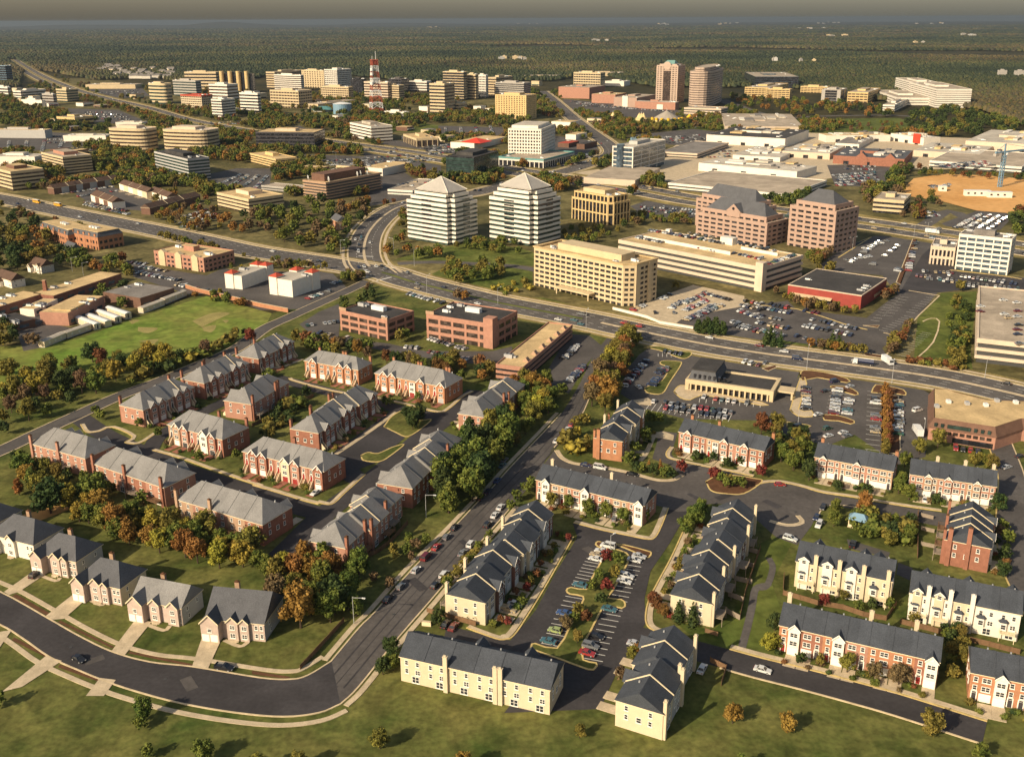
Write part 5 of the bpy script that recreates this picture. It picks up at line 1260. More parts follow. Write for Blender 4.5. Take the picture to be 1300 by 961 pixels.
com('black glass office with tan roof edge beside the highway',(400,191),169,326,411,style='bands',fl=5,wall='door_dark',glass='glass_dark',roof='roof_tan',frac=.25,proud=.1,pent=.35,pwall='precast_rose',units=0,yaw=-8,depth=45)
com('yellow-lit office with dark bands below the black glass one',(351,215),203,(317,195),(377,196),style='bands',fl=4,wall='precast_yellow',glass='glass_brown',roof='roof_tan',frac=.55,pent=.3,units=1)
com('tan office with dark bands and big rose penthouse in the autumn trees',(317,272),254,(275,245),(360,243),style='bands',fl=4,wall='precast_tan',glass='glass_brown',roof='roof_tan',frac=.55,pent=.4,pwall='precast_rose',units=2)
o = com('long dark-banded office with white satellite dishes on its tan roof',(415,255),233,(384,229),(485,220),style='bands',fl=6,wall='brick_tan',glass='metal_dark',roof='roof_tan',frac=.45,proud=1.2,pent=0,units=0)
H,wl,wr = o['_h'],o['_w'],o['_d']
part(o,'penthouse',MB().box(-wl * .3,wl * .25,-wr * .42,wr * .3,H + .13,H + 7),['brick_brown'])
for x,y,r_ in ((-wl * .42,-wr * .42,2.0),(wl * .36,-wr * .38,2.4),(wl * .36,wr * .12,2.4),(wl * .3,wr * .2,2.4),(wl * .36,wr * .3,1.8)):
    b = MB(); n = 14
    b.tube((0,0),.3,.25,0,1.6,6)
    for k in range(n):
        a0,a1 = 2 * math.pi * k / n,2 * math.pi * (k + 1) / n
        P = lambda a,q: (q * r_ * math.cos(a),-1.0 - .5 * (1 - q * q),2.6 + q * r_ * math.sin(a) + .1)
        b.face([P(a0,1),P(a1,1),P(a1,.05),P(a0,.05)]); b.face([P(a0,.05),P(a1,.05),P(a1,1),P(a0,1)])
    b.build('satellite_dish','metal_white',o,(x,y,H + .13),-.4)
com('flat concrete parking deck with sloping ramp beside the dish-topped office',(384,247),241,332,400,name='parking_garage',cat='parking garage',style='bands',fl=2,wall='precast_grey',glass='metal_dark',roof='roof_gravel',pent=0,units=0)
com('open parking deck behind the nearer pyramid tower',(524,250),243,(492,236),(560,229),name='parking_garage',cat='parking garage',style='bands',fl=2,wall='precast_white',glass='metal_dark',roof='roof_gravel',pent=0,units=0)
com('white office with round metal roof hoops beside the highway',(472,181),161.5,(444,156),(498,156),style='bands',fl=5,wall='precast_white',glass='glass_brown',roof='roof_gravel',frac=.55,proud=.4,pent=.4,pwall='roof_white',units=1)
com('tan showroom with brown glass front by the highway',(529,187),177,(512,171),(556,171),name='shop_building',cat='showroom',style='piers',fl=1,wall='precast_tan',glass='glass_brown',roof='roof_tan',frac=.2,bays=8,pent=.3,units=1)
com('low tan-roofed workshops behind the dish-topped office',(486,224),215,460,522,name='shop_building',cat='workshop',style='plain',wall='siding_white',roof='roof_tan',pent=0,units=3)
com('black mirror-glass cube with dark penthouse below the highway',(602,229),201,(566,194),(633,192.5),style='bands',fl=6,wall='glass_dark',glass='glass_green',roof='roof_dark',frac=.12,proud=.05,pent=.6,pwall='roof_dark',units=0)
com('white grid tower standing on a teal-trimmed podium',(687,206),165,(645,161),(705,158),style='grid',fl=10,wall='precast_white',glass='glass_dark',roof='roof_white',frac=.45,proud=.5,bays=3.4,pier=1.3,pent=.8,units=0,name='office_tower')
o = com('low podium of the white grid tower with teal cornice',(690,214),204,633,729,name='podium_building',cat='podium',style='piers',fl=1,wall='precast_white',glass='glass_dark',roof='roof_gravel',frac=.3,bays=6,pent=0,units=2)
part(o,'cornice',ring(offp(rect(o['_w'],o['_d']),.5),offp(rect(o['_w'],o['_d']),-.8),o['_h'] - .5,o['_h'] + 1.3),['teal'])
o = com('blue glass office with white frame and curved glass corner crown',(803,221),188,(778,181),(845,178),style='grid',fl=6,wall='precast_white',glass='glass_blue',roof='roof_white',frac=.2,proud=.15,bays=22,pier=1.2,pent=.4,units=1,pwall='siding_grey')
H,wl,wr = o['_h'],o['_w'],o['_d']
for k in range(12):
    a = math.pi * (.75 + k / 12 * .9); part(o,'crown_fin',MB().prism([(-wl * .1 + 8 * math.cos(a) - .25,8 * math.sin(a) - .25),(-wl * .1 + 8 * math.cos(a) + .25,8 * math.sin(a) - .25),(-wl * .1 + 8 * math.cos(a) + .25,8 * math.sin(a) + .25),(-wl * .1 + 8 * math.cos(a) - .25,8 * math.sin(a) + .25)],H + .13,H + 6),['metal_blue'])
part(o,'glass_corner',MB().tube((-wl * .12,-wr / 2 + 1.0),4.5,4.5,0,H + 3,16),['glass_blue'])
com('low white parking podium in front of the blue glass office',(806,237),230,(741,220),(838,214),name='parking_garage',cat='parking garage',style='plain',wall='precast_rose',roof='roof_gravel',pent=0,units=0)
# shops near the crossing
for lab,a in (('white flat-roofed shop beside the cross road',dict(nb=(731,178),nty=172,l=718,r=745)),('brown little restaurant with red roof by the grid tower',dict(nb=(722,188),nty=183,l=708,r=735)),('tan bank pavilion with dark roof at the highway crossing',dict(nb=(742,190),nty=184,l=732,r=758)),
               ('long white shop behind the white grid tower',dict(nb=(724,163),nty=156,l=700,r=735))):
    com(lab,name='shop_building',cat='shop',style='plain',wall='siding_white' if 'white' in lab else 'brick_brown',roof='roof_tan' if 'white' in lab else ('tile_red' if 'red' in lab else 'roof_dark'),pent=0,units=1,**a)
o = com('tan-roofed store with a bright red pyramid canopy',(602,190),183,572,644,name='shop_building',cat='store',style='plain',wall='siding_white',roof='roof_tan',pent=0,units=2)
H,wl,wr = o['_h'],o['_w'],o['_d']
b = MB(); x,y = wl * .3,-wr * .3; s = 16; A = [(x - s,y - s,H + .8),(x + s,y - s,H + .8),(x + s,y + s,H + .8),(x - s,y + s,H + .8)]
for k in range(4): b.face([A[k],A[(k + 1) % 4],(x,y,H + 6)])
b.face(A[::-1]); part(o,'canopy_roof',b,['red_bright'])
# ------------------------------------------------------------------ the mall
for lab,kw in (('grey-roofed parking deck behind the blue glass office',dict(nb=(885,202),nty=196,l=838,r=925,wall='precast_rose',roof='roof_grey')),
    ('white mall store with black roof and long parapet',dict(nb=(996,188),nty=177,l=(897,171.5),r=(1027,166),wall='precast_white',roof='roof_dark')),
    ('broad cream mall box with plain tan roof',dict(nb=(1011,229),nty=219,l=(887,207.5),r=(1025,205),wall='precast_white',roof='roof_white')),
    ('wide low parking deck behind the pink offices',dict(nb=(1000,256),nty=248,l=(848,233),r=(1050,231),wall='precast_white',roof='roof_gravel')),
    ('jumbled pale mall roofs beside the black-roofed store',dict(nb=(1053,203),nty=196,l=(993,188),r=(1073,186),wall='precast_rose',roof='roof_white')),
    ('low brick mall wing with slate roof behind the grove',dict(nb=(1147,213),nty=203,l=(1058,197),r=(1159,192),wall='brick_red',roof='shingle_slate')),
    ('mall store with orange-tan roof at the wooded rear',dict(nb=(1130,180),nty=172,l=(1049,173),r=(1137,167),wall='precast_white',roof='roof_tan')),
    ('pale mall store carrying a square red sign',dict(nb=(1172,185),nty=176,l=(1131,170),r=(1186,171),wall='precast_white',roof='roof_white')),
    ('large grey-white department store at the rear right of the mall',dict(nb=(1318,197),nty=185,l=(1226,176),r=(1345,170),wall='precast_rose',roof='roof_white')),
    ('low white mall concourse in front of the red sign',dict(nb=(1243,204),nty=197,l=(1160,187),r=(1262,186),wall='precast_rose',roof='roof_white')),
    ('mall garage with two white decks above the building site',dict(nb=(1296,221),nty=213,l=(1180,207.5),r=(1322,196),wall='precast_white',roof='roof_gravel')),
    ('small pale mall roof beside the brick wing',dict(nb=(1090,190),nty=184,l=1060,r=1118,wall='precast_white',roof='roof_grey')),
    ('narrow white mall roof behind the cream box',dict(nb=(990,206),nty=201,l=930,r=1015,wall='precast_white',roof='roof_white')),
    ('long cream annex along the rear of the mall',dict(nb=(1020,166),nty=162,l=920,r=1030,wall='precast_rose',roof='roof_gravel',yaw=-10))):
    gar = 'deck' in lab or 'garage' in lab
    o = com(lab,name='parking_garage' if gar else 'mall_building',cat='parking garage' if gar else 'mall building',style='bands' if gar else 'plain',fl=2 if gar else 1,glass='metal_dark',proud=.9,pent=0 if gar else .25,units=0 if gar else 8,**kw)
    H,wl,wr = o['_h'],o['_w'],o['_d']; rr = random.Random(lab)
    if not gar:
        for k in range(9):
            w_,d_ = rr.uniform(.04,.2) * wl,rr.uniform(.08,.25) * wr; x,y = rr.uniform(-.35,.3) * wl,rr.uniform(-.35,.35) * wr
            part(o,'rooftop_plant',MB().box(x,x + w_,y,y + d_,H + .66,H + rr.uniform(1.5,3.5)),[rr.choice(['roof_white','roof_grey','precast_white','roof_tan'])])
        for k in range(3): part(o,'entrance',MB().box(-wl * .35 + k * wl * .3,-wl * .35 + k * wl * .3 + 6,-wr / 2 - .4,-wr / 2 + .3,0,min(4,H * .6)),['glass_dark'])
    if 'carrying' in lab: part(o,'sign_panel',MB().box(wl * .2,wl * .2 + 13,-wr / 2 - 1.2,-wr / 2 - .5,H * .2,H + 5),['red_bright'])
    if 'brick mall' in lab:
        for x in (-wl * .1,wl * .3):
            b = MB(); y = -wr / 2 - .5; b.face([(x - 7,y,0),(x + 7,y,0),(x + 7,y,H),(x,y,H + 6),(x - 7,y,H)]); b.face([(x + 7,y,H),(x + 7,y + 12,H),(x,y + 12,H + 6),(x,y,H + 6)],1); b.face([(x - 7,y + 12,H),(x - 7,y,H),(x,y,H + 6),(x,y + 12,H + 6)],1); b.face([(x - 7,y + 12,H),(x,y + 12,H + 6),(x + 7,y + 12,H)])
            part(o,'entrance_gable',b,['brick_red','shingle_slate'])
# ------------------------------------------------------------------ skyline
SK = [
 ('rose tower with arched top and pale green pyramid cap',(859,131),84,832,868,'piers',18,'precast_blush','glass_brown',dict(bays=7,pier=2.5,frac=.55,name='office_tower',pent=0)),
 ('rounded tan tower with thin dark bands and a drum top',(902,137),92,869,920,'bands',15,'precast_blush','glass_brown',dict(frac=.66,proud=.7,name='office_tower',plan=lambda w,d: sell(w,d,.6),tiers=((9,7,'bands'),),pent=0,yaw=-20)),
 ('rose parking podium below the rounded tan tower',(915,148),139,868,924,'bands',3,'precast_rose','metal_dark',dict(name='parking_garage',pent=0)),
 ('pink mall box at the near end with pale flat roof',(857,140),131,806,862,'plain',1,'brick_salmon','glass_dark',dict(roof='roof_white',name='mall_building',pent=.2)),
 ('pink mall entrance block with white portal',(808,137),125,779,832,'plain',1,'precast_pink','glass_dark',dict(roof='roof_gravel',name='mall_building',pent=.3)),
 ('red-brown mall drum behind the car rows',(781,132),121,751,795,'plain',1,'brick_salmon','glass_dark',dict(roof='roof_tan',name='mall_building',pent=.3)),
 ('pink mall box at the far end by the road bridge',(748,126),112,709,768,'plain',1,'brick_salmon','glass_dark',dict(roof='roof_gravel',name='mall_building',pent=.2)),
 ('tan grid office behind the pink mall',(762,112),93,728,768,'grid',6,'precast_tan','glass_dark',dict(bays=7)),
 ('cream hotel with dark window columns in front of the grey slab',(668,153),122,629,681,'piers',13,'precast_yellow','glass_brown',dict(frac=.5,bays=5,pier=2.4,pent=.5,name='hotel_tower',cat='hotel')),
 ('grey banded slab behind the cream hotel',(665,126),106,629,674,'bands',8,'precast_grey','glass_dark',dict()),
 ('long tan slab behind the hotel group',(630,122),99,619,651,'bands',7,'precast_tan','glass_brown',dict()),
 ('white-ribbed narrow tower left of the tan slab',(617,124),96,606,620,'piers',9,'precast_white','glass_dark',dict(bays=4)),
 ('slim tan banded tower beside the white-ribbed one',(604,127),95,593,608,'bands',9,'precast_tan','glass_brown',dict()),
 ('black tower with thin tan bands and penthouse',(589,128),92,563,594,'bands',11,'precast_tan','glass_dark',dict(frac=.26,name='office_tower')),
 ('paired tan slab with blank fins before the black tower',(565,145),107,546,578,'bands',9,'precast_tan','glass_dark',dict(frac=.5)),
 ('low tan wing at the foot of the paired slab',(582,143),132,567,593,'bands',3,'precast_tan','glass_dark',dict()),
 ('white long office behind the lattice mast hill',(542,117),104,519,548,'bands',4,'precast_white','glass_brown',dict()),
 ('black office behind the lattice mast',(510,118),101,494,520,'bands',6,'door_dark','glass_dark',dict(frac=.2,proud=.1)),
 ('tan banded office with dark end beside the lattice mast',(507,129),109,484,514,'bands',7,'precast_tan','glass_brown',dict()),
 ('pinkish banded office directly behind the lattice mast',(493,129),105,463,497,'bands',7,'precast_rose','glass_brown',dict()),
 ('dark glass office between two tan groups',(461,121),101,446,466,'bands',7,'glass_dark','glass_dark',dict(frac=.2,proud=.1)),
 ('tall white banded slab with tan top',(429,114),89,413,447,'grid',10,'precast_white','glass_dark',dict(bays=6)),
 ('beige grid hotel in front of the tall white slab',(443,128),111,408,449,'grid',6,'precast_tan','glass_brown',dict(bays=6,name='hotel_tower',cat='hotel')),
 ('tall tan block with vertical slots on the skyline',(412,112),90,384,416,'piers',8,'precast_tan','glass_brown',dict(bays=8,pier=4)),
 ('white stepped banded office on the skyline',(383,116),96,349,387,'bands',8,'precast_white','glass_brown',dict()),
 ('tan flat slab behind the white stepped office',(350,113),92,339,386,'bands',7,'precast_tan','glass_brown',dict()),
 ('big beige grid hotel with shaded side on the wooded slope',(380,138),116,344,397,'grid',6,'precast_tan','glass_brown',dict(bays=7,name='hotel_tower',cat='hotel')),
 ('low tan mall roof beside the blue water tank',(404,139),133,388,452,'plain',1,'precast_tan','glass_dark',dict(name='mall_building',roof='roof_gravel')),
 ('white banded office nearest the highway with black lower floor',(329,147),119,306,332,'bands',7,'precast_white','glass_dark',dict()),
 ('white banded office with angled front on the highway',(283,151),127,270,300,'bands',7,'precast_white','glass_dark',dict()),
 ('narrow white banded office behind the angled one',(290,132),108,267,304,'bands',6,'precast_white','glass_brown',dict()),
 ('dark glass slab between tan shafts on the skyline',(322,118),94,283,325,'piers',8,'glass_dark','glass_dark',dict(bays=10,frac=.15,yaw=-8)),
 ('tan office with dark recesses beside the tan shafts',(276,116),92,236,281,'bands',6,'precast_tan','glass_dark',dict(yaw=-12)),
 ('cream hotel with bright red roof edge',(257,139),122,231,271,'piers',6,'siding_cream','glass_brown',dict(bays=5,roof='tile_red',name='hotel_tower',cat='hotel',pent=0)),
 ('rounded beige glass office at the highway bend',(211,133),107,188,223,'bands',6,'precast_tan','glass_green',dict(plan=lambda w,d: sell(w,d,.55))),
 ('long grey-green banded wing behind the rounded office',(250,123),103,221,257,'bands',6,'precast_grey','glass_green',dict()),
 ('dark slanted glass tower alone at the frame edge',(10,107),84,1,18,'bands',8,'metal_blue','glass_dark',dict(frac=.15,pent=0,name='office_tower')),
 ('white-fronted office with long dark side',(28,129),116,18,60,'bands',4,'precast_white','glass_dark',dict()),
 ('pale concrete block beside the dark-sided office',(69,134),120,55,73,'bands',4,'precast_grey','glass_brown',dict()),
 ('green-banded office with tan roof beyond the pale block',(86,130),114,73,101,'bands',5,'precast_tan','glass_green',dict()),
 ('long beige strip of shops along the highway',(172,113),108,109,180,'plain',1,'precast_tan','glass_dark',dict(name='shop_building',cat='shop',yaw=-4,depth=50)),
 ('low white office at the very frame edge',(11,122),111,-6,13,'bands',3,'precast_white','glass_dark',dict()),
 ('low white hall below the pale concrete block',(54,136),128,28,58,'plain',1,'siding_white','glass_dark',dict(name='shop_building',cat='hall')),
 ('wide tan warehouse roof at the frame edge',(58,176),166,-8,67,'plain',1,'siding_grey','glass_dark',dict(name='shop_building',cat='warehouse',roof='roof_tan',yaw=-8)),
 ('long white car showroom roof by the packed lot',(135,180),173,81,141,'plain',1,'siding_white','glass_dark',dict(name='shop_building',cat='showroom',roof='roof_white',yaw=-4,depth=26)),
 ('white low shed behind the brown end-wall office',(46,214),200,-10,54,'plain',1,'siding_white','glass_dark',dict(name='shop_building',cat='shed',roof='roof_white',yaw=-6,depth=30)),
 ('tan old hall with dark sloping roof in the trees',(96,160),150,73,120,'piers',2,'precast_yellow','glass_brown',dict(name='shop_building',cat='hall',roof='roof_grey')),
 ('white canopy building before the oval offices',(181,161),156,147,191,'plain',1,'siding_white','glass_dark',dict(name='shop_building',cat='shop',yaw=-4,depth=20)),
 ('dark glass complex in the woods beyond the rounded tower',(1013,113),98,958,1030,'bands',5,'glass_blue','glass_dark',dict(frac=.12,proud=.1,yaw=-6,pent=.3)),
 ('tan apartment block at the wood edge nearest the rounded tower',(975,124),112,945,1000,'piers',5,'precast_yellow','glass_brown',dict(bays=8,name='apartment_building',cat='apartments')),
 ('tan apartment block in front of the dark glass complex',(1002,126),114,972,1005,'piers',5,'precast_yellow','glass_brown',dict(bays=8,name='apartment_building',cat='apartments')),
 ('long tan apartment block right of the dark glass complex',(1050,119),111,1016,1053,'piers',4,'precast_yellow','glass_brown',dict(bays=8,name='apartment_building',cat='apartments')),
 ('dark glass office with pale corner piers in the woods',(1066,131),115,1042,1074,'piers',5,'precast_grey','glass_dark',dict(bays=26,pier=7,frac=.12)),
 ('yellow-lit office beside the pale corner piers',(1101,131),118,1075,1117,'grid',4,'precast_yellow','glass_brown',dict(bays=8)),
 ('rear slab of the big white office complex in the woods',(1197,127),107,1165,1202,'bands',8,'precast_white','glass_brown',dict(frac=.7,yaw=-8)),
 ('front slab of the big white office complex with stepped top',(1231,138),114,1187,1238,'bands',9,'precast_white','glass_brown',dict(frac=.7,yaw=-8)),
 ('low terraced wing of the big white complex',(1187,135),125,1139,1193,'bands',3,'precast_white','glass_brown',dict(frac=.7,yaw=-8)),
 ('lowest stepped wing of the big white complex among trees',(1135,143),134,1120,1152,'bands',3,'precast_white','glass_brown',dict(frac=.6)),
 ('pale garage roof beyond the skyline road',(792,97),93,745,800,'plain',1,'precast_tan','glass_dark',dict(name='shop_building',cat='garage',yaw=-2,depth=60)),
 ('pale low school roof behind the tan grid office',(792,110),104,768,800,'plain',1,'siding_white','glass_dark',dict(name='school_building',cat='school',roof='roof_white')),
 ('tan low roof ahead of the road bridge',(712,101),97,665,716,'plain',1,'precast_tan','glass_dark',dict(name='shop_building',cat='warehouse',yaw=-2,depth=60)),
 ('pale flat store in front of the lattice mast',(515,150),143,488,520,'bands',2,'precast_white','glass_dark',dict(name='shop_building',cat='store')),
]
for lab,nb,ty,l,r,st,fl,wall,gl,kw in SK:
    kw = dict(kw); kw.setdefault('pent',.4); kw.setdefault('units',3)
    if kw.get('name') in ('mall_building',): kw.setdefault('cat','mall building')
    if kw.get('name') == 'parking_garage': kw.setdefault('cat','parking garage')
    o = com(lab,nb,ty,l,r,style=st,fl=fl,wall=wall,glass=gl,**kw)
    H,wl,wr = o['_h'],o['_w'],o['_d']
    if 'pyramid cap' in lab:
        b = MB(); a,c_ = wl * .26,wr * .3; A = [(-a,-c_,H + 3),(a,-c_,H + 3),(a,c_,H + 3),(-a,c_,H + 3)]; T0,T1 = (-a * .7,0,H + 10),(a * .7,0,H + 10)
        b.face([A[0],A[1],T1,T0]); b.face([A[2],A[3],T0,T1]); b.face([A[1],A[2],T1]); b.face([A[3],A[0],T0]); b.face(A[::-1])
        part(o,'roof',b,['roof_green']); part(o,'attic',MB().box(-wl * .4,wl * .4,-wr * .4,wr * .4,H + .13,H + 2.99),['precast_blush'])
        b = MB().tube((0,0),8,8,0,2,16); b.v = [(x,-wr / 2 - 1 + z,y + H) for x,y,z in b.v]; part(o,'arch',b,['precast_blush'])
        part(o,'glass_bay',MB().box(-wl * .16,wl * .16,-wr / 2 - 1.2,-wr / 2 + .2,4,H * .86),['glass_brown'])
    if 'portal' in lab: part(o,'portal',MB().box(-wl * .12,wl * .12,-wr / 2 - 1,-wr / 2 + .5,0,H + 3),['precast_white'])
    if 'red roof edge' in lab: part(o,'roof_edge',ring(offp(rect(wl,wr),.5),offp(rect(wl,wr),-.6),H - 1.6,H + 1.2),['tile_red'])
    if 'tan shafts on' in lab:
        for k in range(4): part(o,'stair_shaft',MB().tube((-wl / 2 + wl * (.02 + .27 * k),-wr / 2 - 2),5.2,5.2,0,H + 6,14),['precast_yellow'])
    if 'end with pale flat roof' in lab: part(o,'portal',MB().box(wl * .05,wl * .2,-wr / 2 - 1,-wr / 2 + .5,0,H * .7),['precast_white'])
# ------------------------------------------------------------------ landmarks
g = G(478,145.5); Ht = hsolve((478,145.5),76)
o = empty('radio_tower',(g.x,g.y,0),.4,'tall red and white lattice mast on the bare hill','radio tower')
NS = 9
def hw(z): return 5.5 * (1 - z / Ht) ** 1.3 + 5.2
for k in range(NS):
    zb_,zt_ = Ht * k / NS,Ht * (k + 1) / NS; a,c_ = hw(zb_),hw(zt_); b = MB()
    for sx,sy in ((-1,-1),(1,-1),(1,1),(-1,1)): b.bar((sx * a,sy * a,zb_),(sx * c_,sy * c_,zt_),.9)
    for q in range(4):
        s = [(-1,-1),(1,-1),(1,1),(-1,1)]; p0,p1 = s[q],s[(q + 1) % 4]
        b.bar((p0[0] * a,p0[1] * a,zb_),(p1[0] * c_,p1[1] * c_,zt_),.6); b.bar((p1[0] * a,p1[1] * a,zb_),(p0[0] * c_,p0[1] * c_,zt_),.6)
        b.bar((p0[0] * c_,p0[1] * c_,zt_ - .4),(p1[0] * c_,p1[1] * c_,zt_ - .4),1.0)
    if k in (NS - 1,NS - 4): b.box(-c_ - 1,c_ + 1,-c_ - 1,c_ + 1,zt_ - 1.2,zt_); b.box(-c_ * .8,c_ * .8,-c_ * .8,c_ * .8,zt_ - 9,zt_ - 1.3)
    b.build('lattice_section','mast_red' if k % 2 == 0 else 'metal_white',o)
part(o,'antenna',MB().bar((3,0,Ht),(3,0,Ht + 14),.8).bar((-3,2,Ht),(-3,2,Ht + 6),.6),['metal_white'])
for k,z in enumerate((Ht * .55,Ht * .72,Ht * .8)): part(o,'antenna_drum',MB().tube((-hw(z) - 1,-hw(z) - 1),3,3,z,z + 5,10),['metal_white'])
part(o,'equipment_hut',MB().box(-12,14,-16,-4,0,5),['siding_white'])
g = G(435,144.5); o = empty('water_tank',(g.x,g.y,0),0,'pale blue round water tank on the hill','water tank'); part(o,'tank',MB().tube((0,0),17,17,0,18,28),['metal_blue']); part(o,'roof',MB().tube((0,0),17.5,6,18.01,20.5,28),['metal_white'])
g = G(411,141.5); o = empty('pavilion',(g.x,g.y,0),0,'turquoise low-domed pavilion beside the tank','pavilion'); part(o,'roof',MB().tube((0,0),24,8,4,9,8),['teal']); part(o,'wall',MB().tube((0,0),20,20,0,4,8),['siding_grey'])
# circus tents
def tent(label,px,base,w,h,m,peaks=1,n=16):
    g = G(px,base); o = empty('circus_tent',(g.x,g.y,0),0,label,'tent','circus tents on the green')
    k = 1.0 / (FPX / (g - _C).length); W_ = w * k / 2; H_ = hsolve((px,base),base - h)
    part(o,'side_wall',MB().tube((0,0),W_ * .92,W_ * .92,0,H_ * .25,n),[m[1]])
    b = MB(); b.tube((0,0),W_,W_ * .55,H_ * .25,H_ * (.62 if peaks == 1 else .5),n,0,False); b.tube((0,0),W_ * .55,W_ * .06,H_ * (.62 if peaks == 1 else .5),H_,n,0)
    part(o,'canopy',b,[m[0]])
    for p in range(peaks if peaks > 1 else 0):
        x = (p - (peaks - 1) / 2) * W_ * .7; part(o,'peak',MB().tube((x,-W_ * .1),W_ * .42,.3,H_ * .45,H_ * 1.05,n),[m[0]])
    part(o,'mast',MB().bar((0,0,H_ * .9),(0,0,H_ * 1.2),.5),['metal_white'])
    return o
o = tent('large grey big top with yellow trim balls',846,154,34,13,('tent_grey','tent_cream'))
for k in range(7):
    a = math.pi * (1.1 + k * .13); g = o.location; part(o,'trim_ball',MB().tube((26 * math.cos(a),26 * math.sin(a)),2.5,2.5,3,7,8),['tent_yellow'])
tent('cream two-peaked tent next to the big top',814,153,15,9,('tent_cream','tent_cream'),2)
tent('small cream single-peaked tent by the road',778,152,10,9,('tent_cream','tent_cream'))
tent('blue tent with yellow peak beside the big top',875,154,12,9,('tent_yellow','tent_blue'))
tent('yellow and blue striped ticket tent',884,156,10,7,('tent_yellow','tent_blue'))
tent('low blue marquee at the circus entrance',870,157,10,4,('tent_blue','tent_blue'))
tent('cream marquee at the circus entrance',893,157,8,5,('tent_cream','tent_yellow'))
# building-site crane
g = G(1269,238); o = empty('tower_crane',(g.x,g.y,0),.5,'pale blue tower crane on the orange building site','crane')
Hc_ = hsolve((1269,238),193)
b = MB(); n = 12
for k in range(n):
    zb_,zt_ = Hc_ * k / n,Hc_ * (k + 1) / n
    for sx,sy in ((-1,-1),(1,-1),(1,1),(-1,1)): b.bar((sx * 1.4,sy * 1.4,zb_),(sx * 1.4,sy * 1.4,zt_),.6)
    b.bar((-1.4,-1.4,zb_),(1.4,-1.4,zt_),.4); b.bar((1.4,-1.4,zb_),(1.4,1.4,zt_),.4); b.bar((1.4,1.4,zb_),(-1.4,1.4,zt_),.4); b.bar((-1.4,1.4,zb_),(-1.4,-1.4,zt_),.4)
part(o,'mast',b,['metal_blue'])
part(o,'jib',MB().bar((-14,0,Hc_),(50,0,Hc_),1.6).bar((0,0,Hc_),(0,0,Hc_ + 8),1.2).bar((0,0,Hc_ + 8),(44,0,Hc_ + .8),.35).bar((0,0,Hc_ + 8),(-13,0,Hc_ + .8),.35),['metal_blue'])
part(o,'counterweight',MB().box(-15,-10,-1.5,1.5,Hc_ - 3.5,Hc_ - .9),['precast_grey']); part(o,'cab',MB().box(1,3.5,-2.6,-.9,Hc_ - 3,Hc_ - .85),['metal_white'])
for i,(x,y,w_,lab) in enumerate(((1240,249,28,'row of white site cabins on the orange earth'),(1268,251,26,'white site cabin range nearest the crane foot'),(1196,243,8,'lone white site cabin amid the orange earth'))):
    g = G(x,y); L = w_ * (g - _C).length / FPX / 2
    o = empty('site_cabin',(g.x,g.y,.3),-.12,lab,'site cabin'); part(o,'body',MB().box(-L,L,-3,3,0,5),['siding_white']); part(o,'roof',MB().box(-L - .2,L + .2,-3.2,3.2,5.01,5.3),['metal_white'])
    for k in range(int(L / 3)): part(o,'window',MB().box(-L + 2 + k * 6,-L + 4 + k * 6,-3.1,-2.9,2,3.6),['glass_dark'])
# gazebo in the fenced green
g = G(1089,668); o = empty('gazebo',(g.x,g.y,0),-.5,'little blue-roofed gazebo on the estate green','gazebo')
part(o,'roof',MB().hexa([(-3.4,-2.4,3),(3.4,-2.4,3),(3.4,2.4,3),(-3.4,2.4,3),(-1.6,-.1,4.9),(1.6,-.1,4.9),(1.6,.1,4.9),(-1.6,.1,4.9)]),['metal_blue'])
for x in (-2.8,2.8):
    for y in (-1.9,1.9): part(o,'post',MB().box(x - .12,x + .12,y - .12,y + .12,0,3),['trim_cream'])
part(o,'floor',MB().box(-3.1,3.1,-2.2,2.2,0,.25),['concrete']); part(o,'half_wall',MB().box(-2.9,-1,-2.0,-1.8,.25,1.2).box(1,2.9,-2,-1.8,.25,1.2),['trim_cream'])
# far white houses in the wood, one thing each
k = 0
for i in range(34):
    px = random.Random(i).uniform(128,222); py = 86 + random.Random(i + 99).uniform(0,12) + (4 if px > 170 else 0)
    g = G(px,py); s = 9.5
    o = MB().box(-s * 1.3,s * 1.3,-s,s,0,8).build('far_house',['siding_white' if i % 3 else 'siding_cream'],None,(g.x,g.y,3),-.5 + .3 * (i % 3))
    me = o.data
    tag(o,'tiny pale house among many in the woods beyond the highway','house','pale houses in the far wood')
    E_ = s * 1.35; R_ = MB(); A = [(-E_,-s - .5,8),(E_,-s - .5,8),(E_,s + .5,8),(-E_,s + .5,8)]; T0,T1 = (-E_,0,12.5),(E_,0,12.5)
    R_.face([A[0],A[1],T1,T0]); R_.face([A[2],A[3],T0,T1]); R_.face([A[1],A[2],T1]); R_.face([A[3],A[0],T0]); R_.build('roof','roof_grey',o)
for i,(px,py,n,sc) in enumerate(((650,78,7,1.2),(1000,82,2,1),(1030,38,5,3),(1050,30,5,4),(1180,31,4,4),(840,31,5,4),(760,54,4,2),(665,32,3,4),(1060,47,3,2.5),(1240,47,3,2.5),(1160,58,2,2),(1030,82,2,1.2),(560,35,3,3),(930,31,5,4),(1276,100,3,1.5))):
    for j in range(n):
        rr = random.Random(i * 31 + j); g = G(px + rr.uniform(-18,18),py + rr.uniform(-1.2,1.2)); w_ = rr.uniform(5,12) * sc; hh = rr.uniform(8,12) * (1 + .2 * sc)
        o = MB().box(-w_,w_,-w_ * .5,w_ * .5,0,hh).box(-w_ * .4,w_ * .3,-w_ * .3,w_ * .3,hh,hh + 3).build('far_building',[rr.choice(['precast_grey','siding_grey','precast_tan'])],None,(g.x,g.y,8),rr.uniform(-.5,.3))
        tag(o,'pale speck of a building in the far woods','building','pale buildings in the distance')

